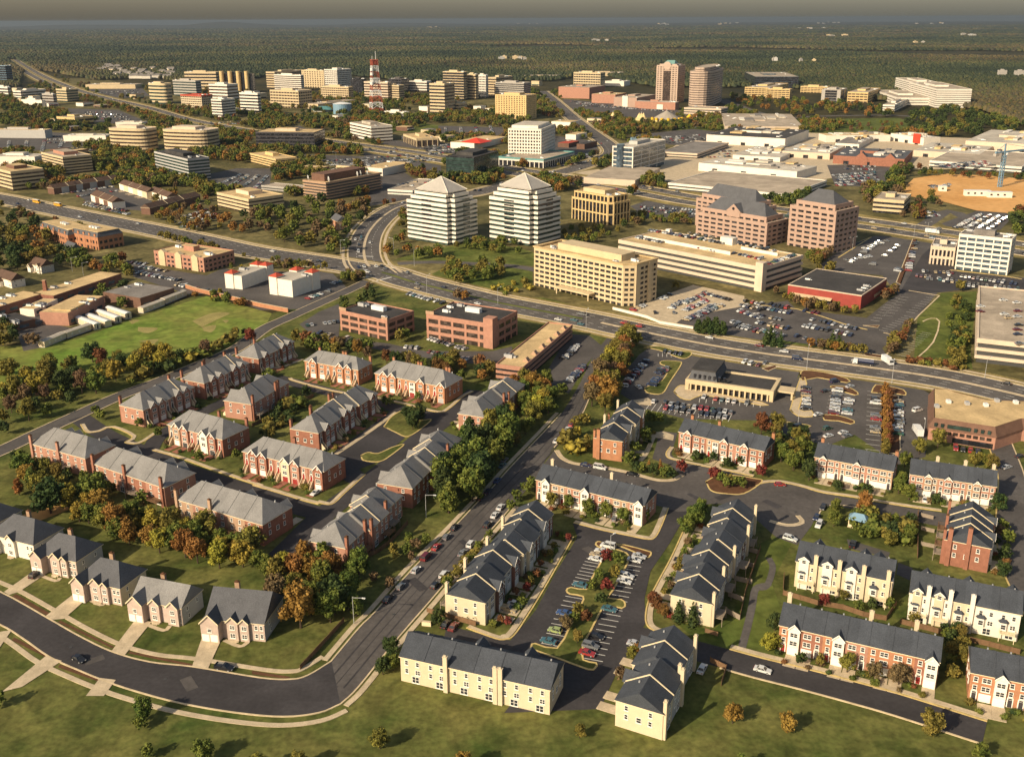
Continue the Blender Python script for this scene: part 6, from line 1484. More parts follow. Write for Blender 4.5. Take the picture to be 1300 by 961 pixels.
for i in range(120):
    rr = random.Random(i + 500); x,y = [(rr.uniform(60,190),rr.uniform(128,158)),(rr.uniform(470,640),rr.uniform(152,186)),(rr.uniform(690,770),rr.uniform(150,205)),(rr.uniform(0,120),rr.uniform(150,200)),(rr.uniform(400,560),rr.uniform(196,226)),(rr.uniform(230,520),rr.uniform(110,152)),(rr.uniform(520,700),rr.uniform(108,150)),(rr.uniform(20,200),rr.uniform(112,140))][i % 8]
    g = G(x,y)
    if blocked(g.x,g.y,16): continue
    w_,d_,h_ = rr.uniform(8,16),rr.uniform(6,11),rr.uniform(4,6.5) * (1 if i % 8 < 5 else rr.uniform(1,2.4)); a_ = rad(-29 + 90 * (i % 2)); m_ = rr.choice(['siding_white','precast_tan','brick_brown','siding_cream','precast_white'])
    o = empty('shop_building',(g.x,g.y,0),a_,'small low shop among the car lots along the far retail roads','shop','small shops along the far retail roads')
    part(o,'wall',MB().box(-w_,w_,-d_,d_,0,h_),[m_]); part(o,'roof',MB().box(-w_ + .5,w_ - .5,-d_ + .5,d_ - .5,h_ + .01,h_ + .3),[rr.choice(['roof_tan','roof_grey','roof_white','shingle_brown'])])
    part(o,'shop_window',MB().box(-w_ * .8,w_ * .8,-d_ - .1,-d_ + .3,.4,2.8),['glass_dark']); part(o,'canopy',MB().box(-w_,w_,-d_ - 2,-d_ - .11,3,3.4),[rr.choice(['trim_white','tile_red','teal','precast_tan'])])
    block([G(x,y) + Vector((sx * 16,sy * 14,0)) for sx,sy in ((-1,-1),(1,-1),(1,1),(-1,1))])
# ------------------------------------------------------------------ trees
def ico(r=1.0):
    t = (1 + 5 ** .5) / 2; v = [(-1,t,0),(1,t,0),(-1,-t,0),(1,-t,0),(0,-1,t),(0,1,t),(0,-1,-t),(0,1,-t),(t,0,-1),(t,0,1),(-t,0,-1),(-t,0,1)]
    f = [(0,11,5),(0,5,1),(0,1,7),(0,7,10),(0,10,11),(1,5,9),(5,11,4),(11,10,2),(10,7,6),(7,1,8),(3,9,4),(3,4,2),(3,2,6),(3,6,8),(3,8,9),(4,9,5),(2,4,11),(6,2,10),(8,6,7),(9,8,1)]
    v = np.array(v); return v / np.linalg.norm(v[0]) * r,np.array(f)
IV,IF = ico()
def crown(shape,seed,nleaf,leaf):
    """leaf clumps (quads) over the lobes of a crown of unit height; returns verts, quads, core tris"""
    r = np.random.default_rng(seed); lobes = []
    if shape == 'round':
        n = 20
        for k in range(n):
            a = k * 2.4 + r.uniform(-.5,.5); z = .3 + .58 * (k + .5) / n + r.uniform(-.05,.05)
            rr = .29 * math.sin(math.pi * min(.97,max(.08,(z - .12) / .88))) * r.uniform(.45,1.25)
            lobes.append((rr * math.cos(a),rr * math.sin(a),z,r.uniform(.06,.15)))
        lobes.append((r.uniform(-.06,.06),r.uniform(-.06,.06),.55,.2))
    elif shape == 'cone':
        for k in range(14):
            z = .1 + .86 * k / 14; q = .21 * (1 - z) + .02; a = k * 2.4
            lobes.append((q * .45 * math.cos(a),q * .45 * math.sin(a),z,max(.035,q * .85)))
    elif shape == 'tall':
        for k in range(16):
            z = .2 + .76 * k / 16; q = .2 * (1 - abs(z - .45) * 1.15) ; a = k * 2.4
            lobes.append((q * .75 * math.cos(a),q * .75 * math.sin(a),z,max(.05,q * r.uniform(.5,.8))))
    else:
        for k in range(7):
            a = k * 2.4; lobes.append((.2 * math.cos(a),.2 * math.sin(a),.45 + .12 * r.uniform(-1,1),r.uniform(.28,.38)))
    L = np.array(lobes); w = L[:,3] ** 2; pick = r.choice(len(L),nleaf,p=w / w.sum())
    d = r.normal(size=(nleaf,3)); d /= np.linalg.norm(d,axis=1)[:,None]
    rad_ = L[pick,3] * r.uniform(.7,1.25,nleaf)
    P = L[pick,:3] + d * rad_[:,None]; P[:,2] = np.maximum(P[:,2],.02)
    nrm = d + r.normal(size=(nleaf,3)) * .55; nrm /= np.linalg.norm(nrm,axis=1)[:,None]
    t = np.cross(nrm,r.normal(size=(nleaf,3))); t /= np.linalg.norm(t,axis=1)[:,None]; b = np.cross(nrm,t)
    s = (leaf * r.uniform(.6,1.3,nleaf))[:,None]
    V = np.stack([P - t * s - b * s * .7,P + t * s * .8 - b * s,P + t * s + b * s * .7,P - t * s * .8 + b * s],1).reshape(-1,3)
    Q = np.arange(nleaf * 4).reshape(-1,4)
    cv = []; cf = []
    for i,l in enumerate(L): cv.append(IV * l[3] * .68 + l[:3]); cf.append(IF + i * 12)
    return V,Q,np.concatenate(cv),np.concatenate(cf)
def np_mesh(name,V,faces_list,mats,midx=None):
    """faces_list: arrays of equal-sided faces"""
    me = bpy.data.meshes.new(name); me.vertices.add(len(V)); me.vertices.foreach_set('co',np.ascontiguousarray(V,dtype=np.float32).ravel())
    tot = sum(len(f) for f in faces_list); loops = np.concatenate([f.ravel() for f in faces_list]).astype(np.int32)
    lens = np.concatenate([np.full(len(f),f.shape[1]) for f in faces_list]); st = np.concatenate([[0],np.cumsum(lens)[:-1]]).astype(np.int32)
    me.loops.add(len(loops)); me.loops.foreach_set('vertex_index',loops); me.polygons.add(tot); me.polygons.foreach_set('loop_start',st)
    if midx is not None: me.polygons.foreach_set('material_index',midx.astype(np.int32))
    for m in mats: me.materials.append(MATS[m])
    me.update(calc_edges=True); return me
PROTO = {}
def crown_me(shape,var,col):
    def f():
        V,Q,cv,cf = crown(shape,var * 17 + len(shape),{'round': 1700,'tall': 1500,'cone': 420,'shrub': 170}[shape],{'round': .024,'tall': .024,'cone': .026,'shrub': .08}[shape])
        return np_mesh('crown',np.concatenate([V,cv]),[Q,cf + len(V)],['leaf_' + col])
    return cached(('crown',shape,var,col),f)
def trunk_me(shape):
    def f():
        b = MB(); b.tube((0,0),.026,.014,-.02,.5 if shape != 'cone' else .3,7)
        if shape == 'round':
            for a in (0,1.7,3.4,5): b.bar((0,0,.26),(.14 * math.cos(a),.14 * math.sin(a),.5),.014)
        return b.mesh('trunk',['bark'])
    return cached(('trunk',shape),f)
CAND = []     # tree candidates: (apparent size, x, y, height, shape, colour, phrase)
ADJ = dict(green='green',dark='dark green',olive='olive',orange='orange',rust='rust-red',yellow='yellow',red='crimson',brown='brown')
SHN = dict(round='round-crowned',tall='tall',cone='cone-shaped',shrub='low')
def put_tree(px,py,h,shape,col,phrase):
    g = G(px,py); dist = (g - _C).length
    CAND.append((h / dist,g.x,g.y,h,shape,col,phrase,px))
def cluster(phrase,poly,n,pal,hr,shapes=('round',),sd=1,keep=1.0):
    r = random.Random(phrase + str(sd)); xs = [p[0] for p in poly]; ys = [p[1] for p in poly]; pts = []; tries = 0
    while len(pts) < n and tries < n * 40:
        tries += 1; x,y = r.uniform(min(xs),max(xs)),r.uniform(min(ys),max(ys))
        if not inpoly(x,y,poly): continue
        g = G(x,y)
        if blocked(g.x,g.y,1.5): continue
        h = r.uniform(*hr)
        if any((g.x - a) ** 2 + (g.y - b) ** 2 < (.26 * (h + c)) ** 2 * keep for a,b,c in pts): continue
        pts.append((g.x,g.y,h)); put_tree(x,y,h,r.choice(shapes),r.choice(pal.split()),phrase)
A_ = 'green olive olive orange green yellow'; M_ = 'green olive green dark olive'; D_ = 'dark dark green'; O_ = 'orange rust olive brown'
cluster('in the wood behind the detached houses',[(20,598),(60,612),(100,645),(150,655),(220,672),(330,705),(420,712),(470,735),(462,778),(440,792),(400,790),(360,745),(270,722),(195,702),(150,690),(70,645),(20,632)],62,'green olive orange green olive green yellow',(7,11),('round','round','tall'))
put_tree(382,797,14.5,'round','orange','beside the last detached house'); put_tree(352,770,11,'round','brown','beside the last detached house')
put_tree(65,652,13,'round','dark','below the far corner terrace'); put_tree(120,640,12,'round','green','below the far corner terrace')
put_tree(148,680,12,'round','orange','below the far corner terrace'); put_tree(425,780,13,'round','dark','beside the last detached house')
cluster('among the tall trees along the main street',[(528,640),(560,595),(600,560),(640,545),(652,560),(625,600),(600,640),(565,660)],22,'dark green green dark olive',(11,16),('tall','round','tall'))
cluster('on the bank of the stepped terrace',[(470,740),(500,700),(560,660),(570,668),(530,710),(490,755)],9,'olive green brown',(3,6))
cluster('on the wooded bank above the main street',[(618,548),(650,505),(688,490),(720,478),(732,488),(700,522),(655,572)],24,'green olive green olive yellow',(6,10))
cluster('between the brick long office and the main street',[(650,495),(690,486),(745,460),(758,440),(770,430),(765,450),(735,480),(690,500)],18,O_,(6,10))
cluster('between the main street and the bank car park',[(745,515),(760,480),(782,450),(800,425),(812,432),(800,462),(788,500),(765,530)],26,'olive orange olive yellow brown',(8,14))
cluster('under the orange end terrace',z3((280,520),(380,400),(430,400),(420,560),(330,580)),12,'green yellow olive',(3,7),('shrub','round'))
cluster('in the overgrown strip beside the playing field',[(0,470),(30,478),(130,462),(200,452),(235,455),(200,476),(140,498),(90,516),(30,545),(0,555)],48,'olive dark green olive brown yellow',(6,12))
cluster('along the lane edge below the playing field',[(165,482),(235,455),(330,415),(330,425),(255,458),(200,480),(168,494)],20,'green olive yellow dark',(4,8),('round','shrub'))
put_tree(118,460,11,'round','dark','standing in the playing field'); put_tree(129,463,9,'round','rust','standing in the playing field'); put_tree(42,442,9,'round','brown','standing in the playing field'); put_tree(60,492,14,'round','olive','standing in the playing field'); put_tree(84,500,13,'round','dark','standing in the playing field')
put_tree(318,437,9,'round','red','at the top corner of the playing field'); put_tree(262,452,9,'round','brown','at the top corner of the playing field')
cluster('in the old wood left of the brick mansards',[(-20,290),(50,283),(60,300),(75,318),(110,330),(105,345),(70,338),(30,345),(0,345),(-20,350)],60,'olive dark green orange dark olive',(9,14))
cluster('beside the arterial road above the old wood',[(0,262),(60,280),(130,292),(125,300),(60,290),(0,280)],16,'olive dark brown rust',(5,9))
cluster('between the school and the side street',[(110,340),(160,330),(200,345),(190,355),(120,350)],14,'green orange olive rust',(6,10))
cluster('among the school blocks',[(110,385),(118,376),(160,366),(168,378),(180,395),(160,402),(142,395)],7,'green dark',(7,9))
cluster('at the left edge of the school court',[(0,410),(20,415),(22,440),(0,445)],8,'dark olive',(6,9))
cluster('along the brick wall at the end of the field',[(225,366),(260,372),(340,395),(338,400),(250,378)],12,'green orange yellow',(3,6),('round','shrub'))
cluster('in the thick grove between the dark offices',[(112,205),(135,196),(190,200),(196,228),(185,238),(150,236),(120,225)],42,'green olive dark yellow orange green',(9,14))
cluster('in the grounds between the oval and black offices',[(280,172),(325,178),(322,196),(318,210),(270,204),(284,190)],32,'green dark olive orange',(8,12))
cluster('around the brown townhouses',[(60,228),(110,222),(185,232),(270,255),(280,275),(200,278),(120,260),(60,244)],40,'orange rust olive brown green',(5,9))
cluster('in the red autumn car park',[(195,262),(280,262),(290,290),(240,300),(190,280)],34,'orange brown rust orange olive',(6,9))
cluster('on the wooded slope above the arterial road',[(275,285),(320,275),(370,262),(415,258),(470,258),(490,268),(470,288),(455,310),(440,325),(400,322),(340,306),(290,298)],78,'green olive dark orange brown green',(8,13))
cluster('in front of the yellow-lit office',[(325,212),(410,188),(420,205),(370,225),(335,225)],24,'green olive orange',(7,11))
cluster('beside the curving road by the pyramid tower',[(480,318),(512,300),(515,318),(560,318),(560,330),(520,330),(490,335)],16,'olive orange green',(6,9))
cluster('on the green island at the crossroads',[(555,352),(575,340),(640,340),(640,354),(600,362),(565,360)],20,'olive green green olive',(7,10))
cluster('in the shrubbery along the island rim',[(560,362),(600,368),(670,358),(676,372),(640,376),(590,370)],14,'green olive yellow',(3,5),('shrub',))
cluster('in front of the pyramid towers',[(535,310),(615,305),(625,318),(700,322),(715,312),(720,300),(760,300),(800,285),(830,275),(830,282),(780,302),(720,318),(640,326)],30,M_,(5,8))
cluster('behind the orange brick terraces',[(368,432),(420,440),(475,447),(480,460),(575,458),(640,470),(655,486),(600,488),(470,458),(385,446)],40,'olive rust green orange dark brown',(6,9))
cluster('in the verge by the brick offices',[(425,395),(450,385),(470,372),(480,376),(462,392),(440,400)],7,'dark green',(7,9),('tall',))
put_tree(508,436,8,'round','olive','between the two brick offices'); put_tree(516,432,7,'round','green','between the two brick offices')
put_tree(580,382,8,'round','brown','beside the road above the brick offices'); put_tree(590,382,7,'round','orange','beside the road above the brick offices')
put_tree(342,480,5,'shrub','green','beside the inner lane')
cluster('in the gardens of the inner terraces',z2((0,400),(130,330),(300,270),(320,300),(230,380),(170,470),(60,520)),22,'green dark olive',(3,6),('round','shrub'))
cluster('on the planted car island',z2((670,430),(720,410),(820,360),(850,420),(790,470),(720,470)),7,'green dark',(6,8))
for px,py in z2((1060,480),(830,310),(660,330),(690,340)): put_tree(px,py,4.5,'round','green','beside the inner lanes')
cluster('beside the lower brick terraces',z1((30,600),(120,600),(420,690),(640,760),(860,830),(820,870),(400,760),(100,660)),16,'green dark olive',(4,8))
for q in ((480,370),(510,390),(700,430),(745,400),(790,480),(1180,590),(1000,600)):
    p = z1(q)[0]; put_tree(p[0],p[1] + 4,5,'round','green','beside the car bays of the first lane')
# right estate
for i,q in enumerate(((655,660),(690,665),(745,680),(805,685),(830,690))):
    p = z3(q)[0]; put_tree(p[0],p[1] + 3,5 if i != 2 else 6,'round','dark' if i % 2 == 0 else 'green','on the kerbed bed below the orange end terrace')
for q in ((725,640),(780,640)): p = z3(q)[0]; put_tree(p[0],p[1] + 3,4.5,'cone','orange','on the kerbed bed below the orange end terrace')
p = z3((885,655))[0]; put_tree(p[0],p[1] + 5,6,'round','red','on the kerbed bed below the orange end terrace')
p = z3((1050,690))[0]; put_tree(p[0],p[1] + 4,5.5,'round','red','on the planted island of the plaza')
p = z3((1280,680))[0]; put_tree(p[0],p[1] + 4,5.5,'round','red','on the planted island of the plaza')
for q in ((1090,705),(1120,715),(1150,725),(1185,730),(1110,730)): p = z3(q)[0]; put_tree(p[0],p[1] + 5,5,'round','green' if q[0] % 4 else 'olive','on the planted island of the plaza')
for q in ((705,490),(730,410),(770,410),(650,560),(620,610),(705,500)): p = z3(q)[0]; put_tree(p[0],p[1] + 5,6,'round','green','behind the orange end terrace')
for q in ((960,590),(1045,600),(1180,620),(1110,630)): p = z3(q)[0]; put_tree(p[0],p[1] + 4,4.5,'round','dark','between the drives of the plaza terrace')
for q in ((235,820),(320,830),(420,860),(510,875),(595,895),(700,890)): p = z3(q)[0]; put_tree(p[0],p[1] + 6,6,'round','green' if q[0] != 235 else 'olive','in front of the corner terrace')
for q in ((110,760),(60,800),(140,730),(30,850)): p = z3(q)[0]; put_tree(p[0],p[1] + 4,5,'round','green','along the footway of the main street')
for q in ((905,130),(955,90),(935,70),(970,60),(985,30)): p = z3b(q)[0]; put_tree(p[0],p[1] + 5,6.5,'round','green','at the head of the stepped terrace by the plaza')
for i,q in enumerate(((510,275),(475,370),(570,290),(550,350),(440,420),(510,420),(485,490),(370,540),(350,590),(410,580),(365,680),(310,610))):
    p = z3b(q)[0]; put_tree(p[0],p[1] + 4,4.6,'round',('red','green','green','olive','green','red','dark','olive','green','rust','olive','brown')[i],'on the centre strip of the car court')
for q in ((870,590),(940,605)): p = z3b(q)[0]; put_tree(p[0],p[1],8.5,'cone','dark','against the cream gable wall')
for q in ((765,540),(800,570),(745,510)): p = z3b(q)[0]; put_tree(p[0],p[1],5,'round','rust','by the cream gable wall')
p = z3b((830,570))[0]; put_tree(p[0],p[1],2.5,'shrub','red','by the cream gable wall')
for i,q in enumerate(((250,220),(180,310),(320,180),(290,170),(130,400),(60,450),(20,600),(90,500),(230,260),(160,360),(110,430))):
    p = z3b(q)[0]; put_tree(p[0],p[1] + 2,3.2,'round',('olive','rust','red','green')[i % 4],'in the front gardens of the left car court terrace')
for i,q in enumerate(((870,330),(850,370),(830,420),(880,300),(900,250),(920,200))):
    p = z3b(q)[0]; put_tree(p[0],p[1] + 2,3.2,'round',('olive','green','brown')[i % 3],'in the front gardens of the right car court terrace')
for q in ((645,750),(680,740),(700,720)): p = z3b(q)[0]; put_tree(p[0],p[1] + 8,5,'round','olive' if q[0] != 680 else 'orange','at the car court entrance')
for q in ((600,860),(620,880),(580,840)): p = z3b(q)[0]; put_tree(p[0],p[1] + 8,4,'round','brown','at the car court entrance')
for i,q in enumerate(((120,560),(180,600),(255,650))): p = z4(q)[0]; put_tree(p[0],p[1] + 10,9,'round',('green','green','dark')[i],'between the two plaza terraces')
for i,q in enumerate(((690,730),(740,760),(720,600),(700,700))): p = z4(q)[0]; put_tree(p[0],p[1] + 6,6.5,'round','green','between the twin-gabled and three-gabled terraces')
for q in ((390,720),(540,740),(870,785)): p = z4(q)[0]; put_tree(p[0],p[1] + 5,4.5,'round','dark','between the drives of the salmon terraces')
put_tree(1097,652,8.5,'round','orange','beside the gazebo'); put_tree(1060,655,7,'round','green','beside the gazebo'); put_tree(1058,668,6,'round','green','beside the gazebo')
cluster('in the fenced green by the gazebo',z4b((440,110),(620,30),(740,60),(760,200),(650,210),(500,160)),26,'green dark olive green',(3,6),('round','shrub'))
for q in ((1170,820),): p = z4(q)[0]; put_tree(p[0],p[1] + 5,7,'round','dark','beside the white-balcony terrace')
for i,q in enumerate(((1190,130),(1180,20),(1200,260),(1195,335),(1170,150),(1215,180))): p = z4b(q)[0]; put_tree(p[0],p[1] + 4,5.5,'round',('green','olive','dark','dark','brown','green')[i],'beside the white-balcony terrace')
for i,q in enumerate(((440,790),(570,830),(690,850),(310,760),(215,750))): p = z4b(q)[0]; put_tree(p[0],p[1] + 7,6 if i < 3 else 4,'round',('olive','brown','brown','olive','dark')[i],'between the drives of the bottom orange terrace')
for i,q in enumerate(((90,590),(90,680),(60,690))): p = z4b(q)[0]; put_tree(p[0],p[1] + 6,5.5,'round',('dark','olive','yellow')[i],'at the near end of the bottom orange terrace')
for i,q in enumerate(((330,480),(495,510),(420,460),(640,500),(760,570),(560,500))): p = z4b(q)[0]; put_tree(p[0],p[1] + 3,4,'round',('red','green','olive','green','olive','dark')[i],'in the back yards of the cream terraces')
cluster('between the bottom orange terraces',z4b((910,560),(1010,580),(1000,870),(910,850)),16,'green olive dark',(3,6))
cluster('around the shop car park terrace ends',z4((1180,600),(1300,650),(1300,740),(1190,720)),12,'green dark olive',(3,6),('round','shrub'))
for q in ((880,500),(790,530),(1060,590),(1120,600),(1140,610)): p = z4(q)[0]; put_tree(p[0],p[1] + 8,9 if q[0] == 880 else 7,'round','olive','behind the three-gabled terrace')
put_tree(966,552,10,'round','rust','at the corner of the bank car park'); put_tree(985,550,9,'round','olive','at the corner of the bank car park')
cluster('behind the plaza terrace',z4((60,390),(130,380),(290,470),(280,560),(220,640),(100,560)),14,'olive green dark',(5,8))
for i in range(11): put_tree(1123.5 + (i % 2) * 4,503 + i * 7.4,7,'tall',('orange','rust')[i % 2] if i < 10 else 'olive','in the orange row of the shop car park')
cluster('along the left kerb of the main street end',z2b((590,860),(640,760),(720,740),(700,880)),6,'green dark',(4,6))
cluster('along the footway of the stepped cream terrace',z2b((880,510),(930,430),(1040,310),(1150,180),(1190,130),(1200,160),(1100,280),(950,450)),12,'green olive',(2.5,4.5),('round','shrub'))
for q in ((1090,560),(1120,570),(1245,580),(930,590)): p = z2b(q)[0]; put_tree(p[0],p[1] + 4,5.5 if q[0] < 1200 else 3,'cone' if q[0] in (1090,1120) else 'round','dark' if q[0] < 1200 else 'rust','at the main street gable wall')
# commercial belt
cluster('along the long garage front',[(848,366),(880,368),(920,384),(965,400),(975,412),(930,392),(860,372)],22,'green olive olive',(5,8))
for px,py in ((886,424),(894,425),(902,426),(910,427),(917,427),(898,421),(908,421)): put_tree(px,py,9,'tall','dark','in the dense evergreen clump by the arterial road')
for px,py in ((972,438),(982,440),(990,441),(978,434)): put_tree(px,py,10,'cone','dark','in the evergreen pair below the red store')
for px,py in ((1056,444),(1064,445)): put_tree(px,py,11,'cone','dark','by the car park lane')
cluster('on the car park beds below the red store',[(985,372),(1010,385),(1090,400),(1110,412),(1090,430),(1100,452),(1030,445),(1010,420),(985,400)],26,'olive brown olive orange',(4.5,7))
cluster('on the beds of the striped empty car park',[(1125,370),(1150,372),(1165,395),(1150,430),(1130,455),(1105,450),(1110,420)],18,'olive brown rust',(5,7))
cluster('in the hedge belt beside the tall concrete garage',[(1205,380),(1228,378),(1226,470),(1200,470)],40,'green dark olive',(4,7))
cluster('in the small grove above the striped car park',[(1180,350),(1230,355),(1225,370),(1180,372)],12,'green olive',(6,8))
cluster('along the lane between the far car parks',[(1045,318),(1070,308),(1095,320),(1085,335),(1050,350)],16,'olive brown',(5,8))
cluster('around the small tan office by the building site',[(1090,250),(1108,258),(1112,275),(1170,280),(1195,262),(1180,250),(1160,262),(1150,275),(1110,272)],22,'rust olive brown dark',(6,9))
cluster('in the grove between the mall and the small tan office',[(1092,255),(1100,225),(1130,205),(1150,218),(1145,250),(1110,256)],40,'dark olive brown dark green',(9,13))
cluster('beside the white ribbed office',[(1260,275),(1300,270),(1310,300),(1290,300)],14,'dark rust green',(8,11))
cluster('behind the tallest pink office',[(970,258),(1000,248),(1030,250),(1020,262),(985,268)],18,'dark green',(9,12))
cluster('between the tan ribbed office and the pink group',[(800,275),(850,268),(880,265),(882,292),(840,284),(805,288)],26,'olive brown green',(5,8))
cluster('beside the tallest pink office',[(1020,325),(1060,330),(1090,312),(1085,330),(1040,345)],14,'olive rust green',(5,8))
cluster('along the highway by the mall deck',[(800,232),(850,240),(860,256),(830,250),(790,242)],22,'olive brown green',(5,8))
cluster('beside the blue glass office',[(855,192),(880,198),(900,205),(890,212),(850,206)],12,'green dark',(9,12))
cluster('in the wood beside the bent cross road',[(740,158),(800,160),(812,176),(780,182),(755,170)],30,'green dark olive',(8,12))
cluster('in the car lots below the circus',[(820,162),(900,160),(905,180),(830,180)],26,'olive brown green',(6,9))
cluster('around the white grid tower',[(710,188),(760,180),(770,190),(720,212),(640,215),(640,205)],18,'green olive',(5,8))
cluster('before the black mirror cube',[(610,232),(640,225),(640,238),(615,245)],9,'orange olive',(7,9))
cluster('around the dish-topped office',[(485,262),(520,250),(545,240),(540,262),(515,290),(500,290)],20,'olive green rust',(5,8))
cluster('beside the low workshops',[(488,235),(545,215),(555,225),(500,245)],16,'rust olive red',(7,10))
cluster('on the parkland below the lattice mast',[(345,160),(390,142),(420,146),(450,150),(425,165),(390,168)],60,'olive green olive dark',(8,12),keep=.7)
cluster('on the slope of the water tank',[(385,138),(400,144),(470,142),(480,130),(520,136),(520,142),(440,148)],46,'dark olive green',(9,13),keep=.7)
cluster('beside the long highway curve',[(455,172),(470,182),(500,186),(520,190),(470,186)],16,'dark green',(7,10))
cluster('in the park by the cream hotel',[(555,148),(580,140),(630,138),(640,152),(560,158)],46,'green olive dark',(8,11),keep=.7)
cluster('by the road to the pink mall',[(680,130),(690,140),(720,142),(735,150),(720,152),(690,150)],18,'olive rust',(7,10))
cluster('along the pink mall car rows',[(730,134),(800,146),(870,150),(866,146),(800,140),(730,128)],30,'olive green',(6,9))
cluster('beside the round podium',[(920,140),(955,132),(960,150),(925,152)],34,'green olive dark',(9,13),keep=.7)
cluster('below the tan apartment blocks',[(925,122),(990,130),(1060,132),(1130,140),(1130,150),(1010,148),(960,138),(930,134)],110,'green dark olive orange',(10,15),keep=.6)
cluster('below the big white complex',[(1150,146),(1190,138),(1240,138),(1300,150),(1300,182),(1240,182),(1180,172),(1140,160)],150,'dark green olive dark',(10,15),keep=.6)
cluster('in the verge scrub behind the mall',[(1010,158),(1130,156),(1180,168),(1120,168),(1020,168)],50,'olive brown rust green',(5,8),keep=.6)
cluster('in the left distance around the low halls',[(0,124),(60,136),(80,145),(75,165),(20,164),(0,160)],90,'dark green olive',(9,14),keep=.6)
cluster('around the old tan hall',[(70,160),(125,162),(150,150),(140,172),(70,172)],40,'dark green olive',(8,12),keep=.6)
cluster('along the far highway verge',[(65,96),(110,116),(180,132),(240,148),(300,158),(300,152),(240,140),(180,126),(100,104)],70,'olive green dark brown',(7,11),keep=.6)
cluster('around the rounded glass office',[(180,136),(235,136),(300,150),(290,156),(220,146)],40,'olive rust green',(7,10),keep=.6)
cluster('at the foot of the white banded offices',[(330,130),(348,140),(360,150),(340,160),(300,155)],30,'dark green olive',(8,12),keep=.6)
cluster('at the mall garage rim',[(1165,214),(1190,222),(1300,226),(1340,222),(1340,232),(1200,226),(1160,224)],34,'dark rust olive green',(6,9))
cluster('along the brick mall wing',[(1060,208),(1150,214),(1150,208),(1165,198),(1170,210),(1150,222)],24,'green dark',(6,9))
cluster('along the highway verge by the lodges',[(200,300),(280,314),(290,322),(210,306)],14,'green olive',(5,8))
cluster('along the arterial footway',[(410,352),(465,348),(470,356),(420,366)],10,'green olive',(4,6))
cluster('on the verge above the bank',[(860,432),(920,440),(990,452),(1010,458),(930,452),(870,440)],8,'olive rust',(3,5),('shrub','round'))
cluster('beside the striped slip road',[(1145,460),(1210,462),(1230,474),(1190,474),(1150,466)],16,'green rust olive',(3,5),('shrub','round'))
def lots_hit(x,y): return any(inpoly(x,y,q) for q in LOTP)
rf = random.Random(9); n_ = 0
while n_ < 7000:
    x = rf.uniform(-10,1310); y = 100 + 150 * rf.random() ** 1.3
    if inpoly(x,y,[(0,128),(60,104),(190,112),(340,118),(560,124),(700,116),(860,140),(1000,150),(1300,186),(1300,225),(1190,226),(1100,250),(900,262),(560,232),(380,262),(180,250),(0,240)]) and not (x > 840 and y > 176 + (x - 840) * .03) and math.sin(x * .045 + 2 * math.sin(y * .11)) + math.sin(y * .21 + x * .013) > -.35 and not lots_hit(x,y):
        g = G(x,y)
        if not blocked(g.x,g.y,2): put_tree(x,y,rf.uniform(6,12.5),'round',rf.choice('olive green dark olive green olive dark green brown green olive orange'.split()),'in the town'); n_ += 1
    else: n_ += .02
cluster('on the verges of the arterial road',[(300,322),(420,342),(470,356),(470,372),(420,360),(300,335)],24,'green olive brown',(4,7))
cluster('around the lodges',[(270,372),(330,392),(420,395),(440,375),(425,350),(415,345),(420,340),(280,330),(275,350)],26,'green olive yellow',(3,5),('shrub','round'))
cluster('below the three-gabled office',[(165,340),(230,352),(310,362),(310,372),(230,366),(160,352)],22,'olive green dark',(4,7))
cluster('around the tan ribbed office and pyramid towers',[(600,290),(625,300),(715,300),(730,285),(770,295),(805,282),(700,330),(610,322)],34,'green olive green',(5,8))
cluster('on the lawn below the bottom cream terrace',[(460,905),(620,925),(780,940),(900,900),(1250,940),(1250,990),(470,990)],9,'green olive orange green',(3.5,7))
cluster('on the lawns across the curving street',[(0,850),(60,880),(140,900),(380,925),(440,925),(430,990),(-40,990)],7,'green olive rust green',(3.5,7))
CAND.sort(reverse=True)
NT = 298
top = sorted(CAND[:NT],key=lambda c: c[7])
cnt = {}
for c in top: k = (c[5],c[4] == 'cone',c[4] == 'shrub',c[6]); cnt[k] = cnt.get(k,0) + 1
seen = {}
rt = random.Random(5)
for s,x,y,h,shape,col,phrase,px in top:
    k = (col,shape == 'cone',shape == 'shrub',phrase); i = seen.get(k,0); seen[k] = i + 1
    kind = 'shrub' if shape == 'shrub' else ('conifer' if shape == 'cone' else 'tree')
    adj = ADJ[col] + (' cone-shaped' if shape == 'cone' else '')
    if cnt[k] == 1: lab = f'{adj} {kind}, the only such one {phrase}'
    else: lab = f'{nth(i)} {adj} {kind} from the left {phrase}'
    o = empty({'tree': 'tree','shrub': 'shrub','conifer': 'conifer'}[kind],(x,y,0),rt.uniform(0,6.28),lab,kind,'trees ' + phrase)
    f_ = h * rt.uniform(.95,1.05); w = f_ * rt.uniform(.95,1.2)
    link('trunk',trunk_me(shape),o,None,0,(w,w,f_)); link('crown',crown_me(shape,rt.randrange(4),col),o,None,0,(w,w,f_))
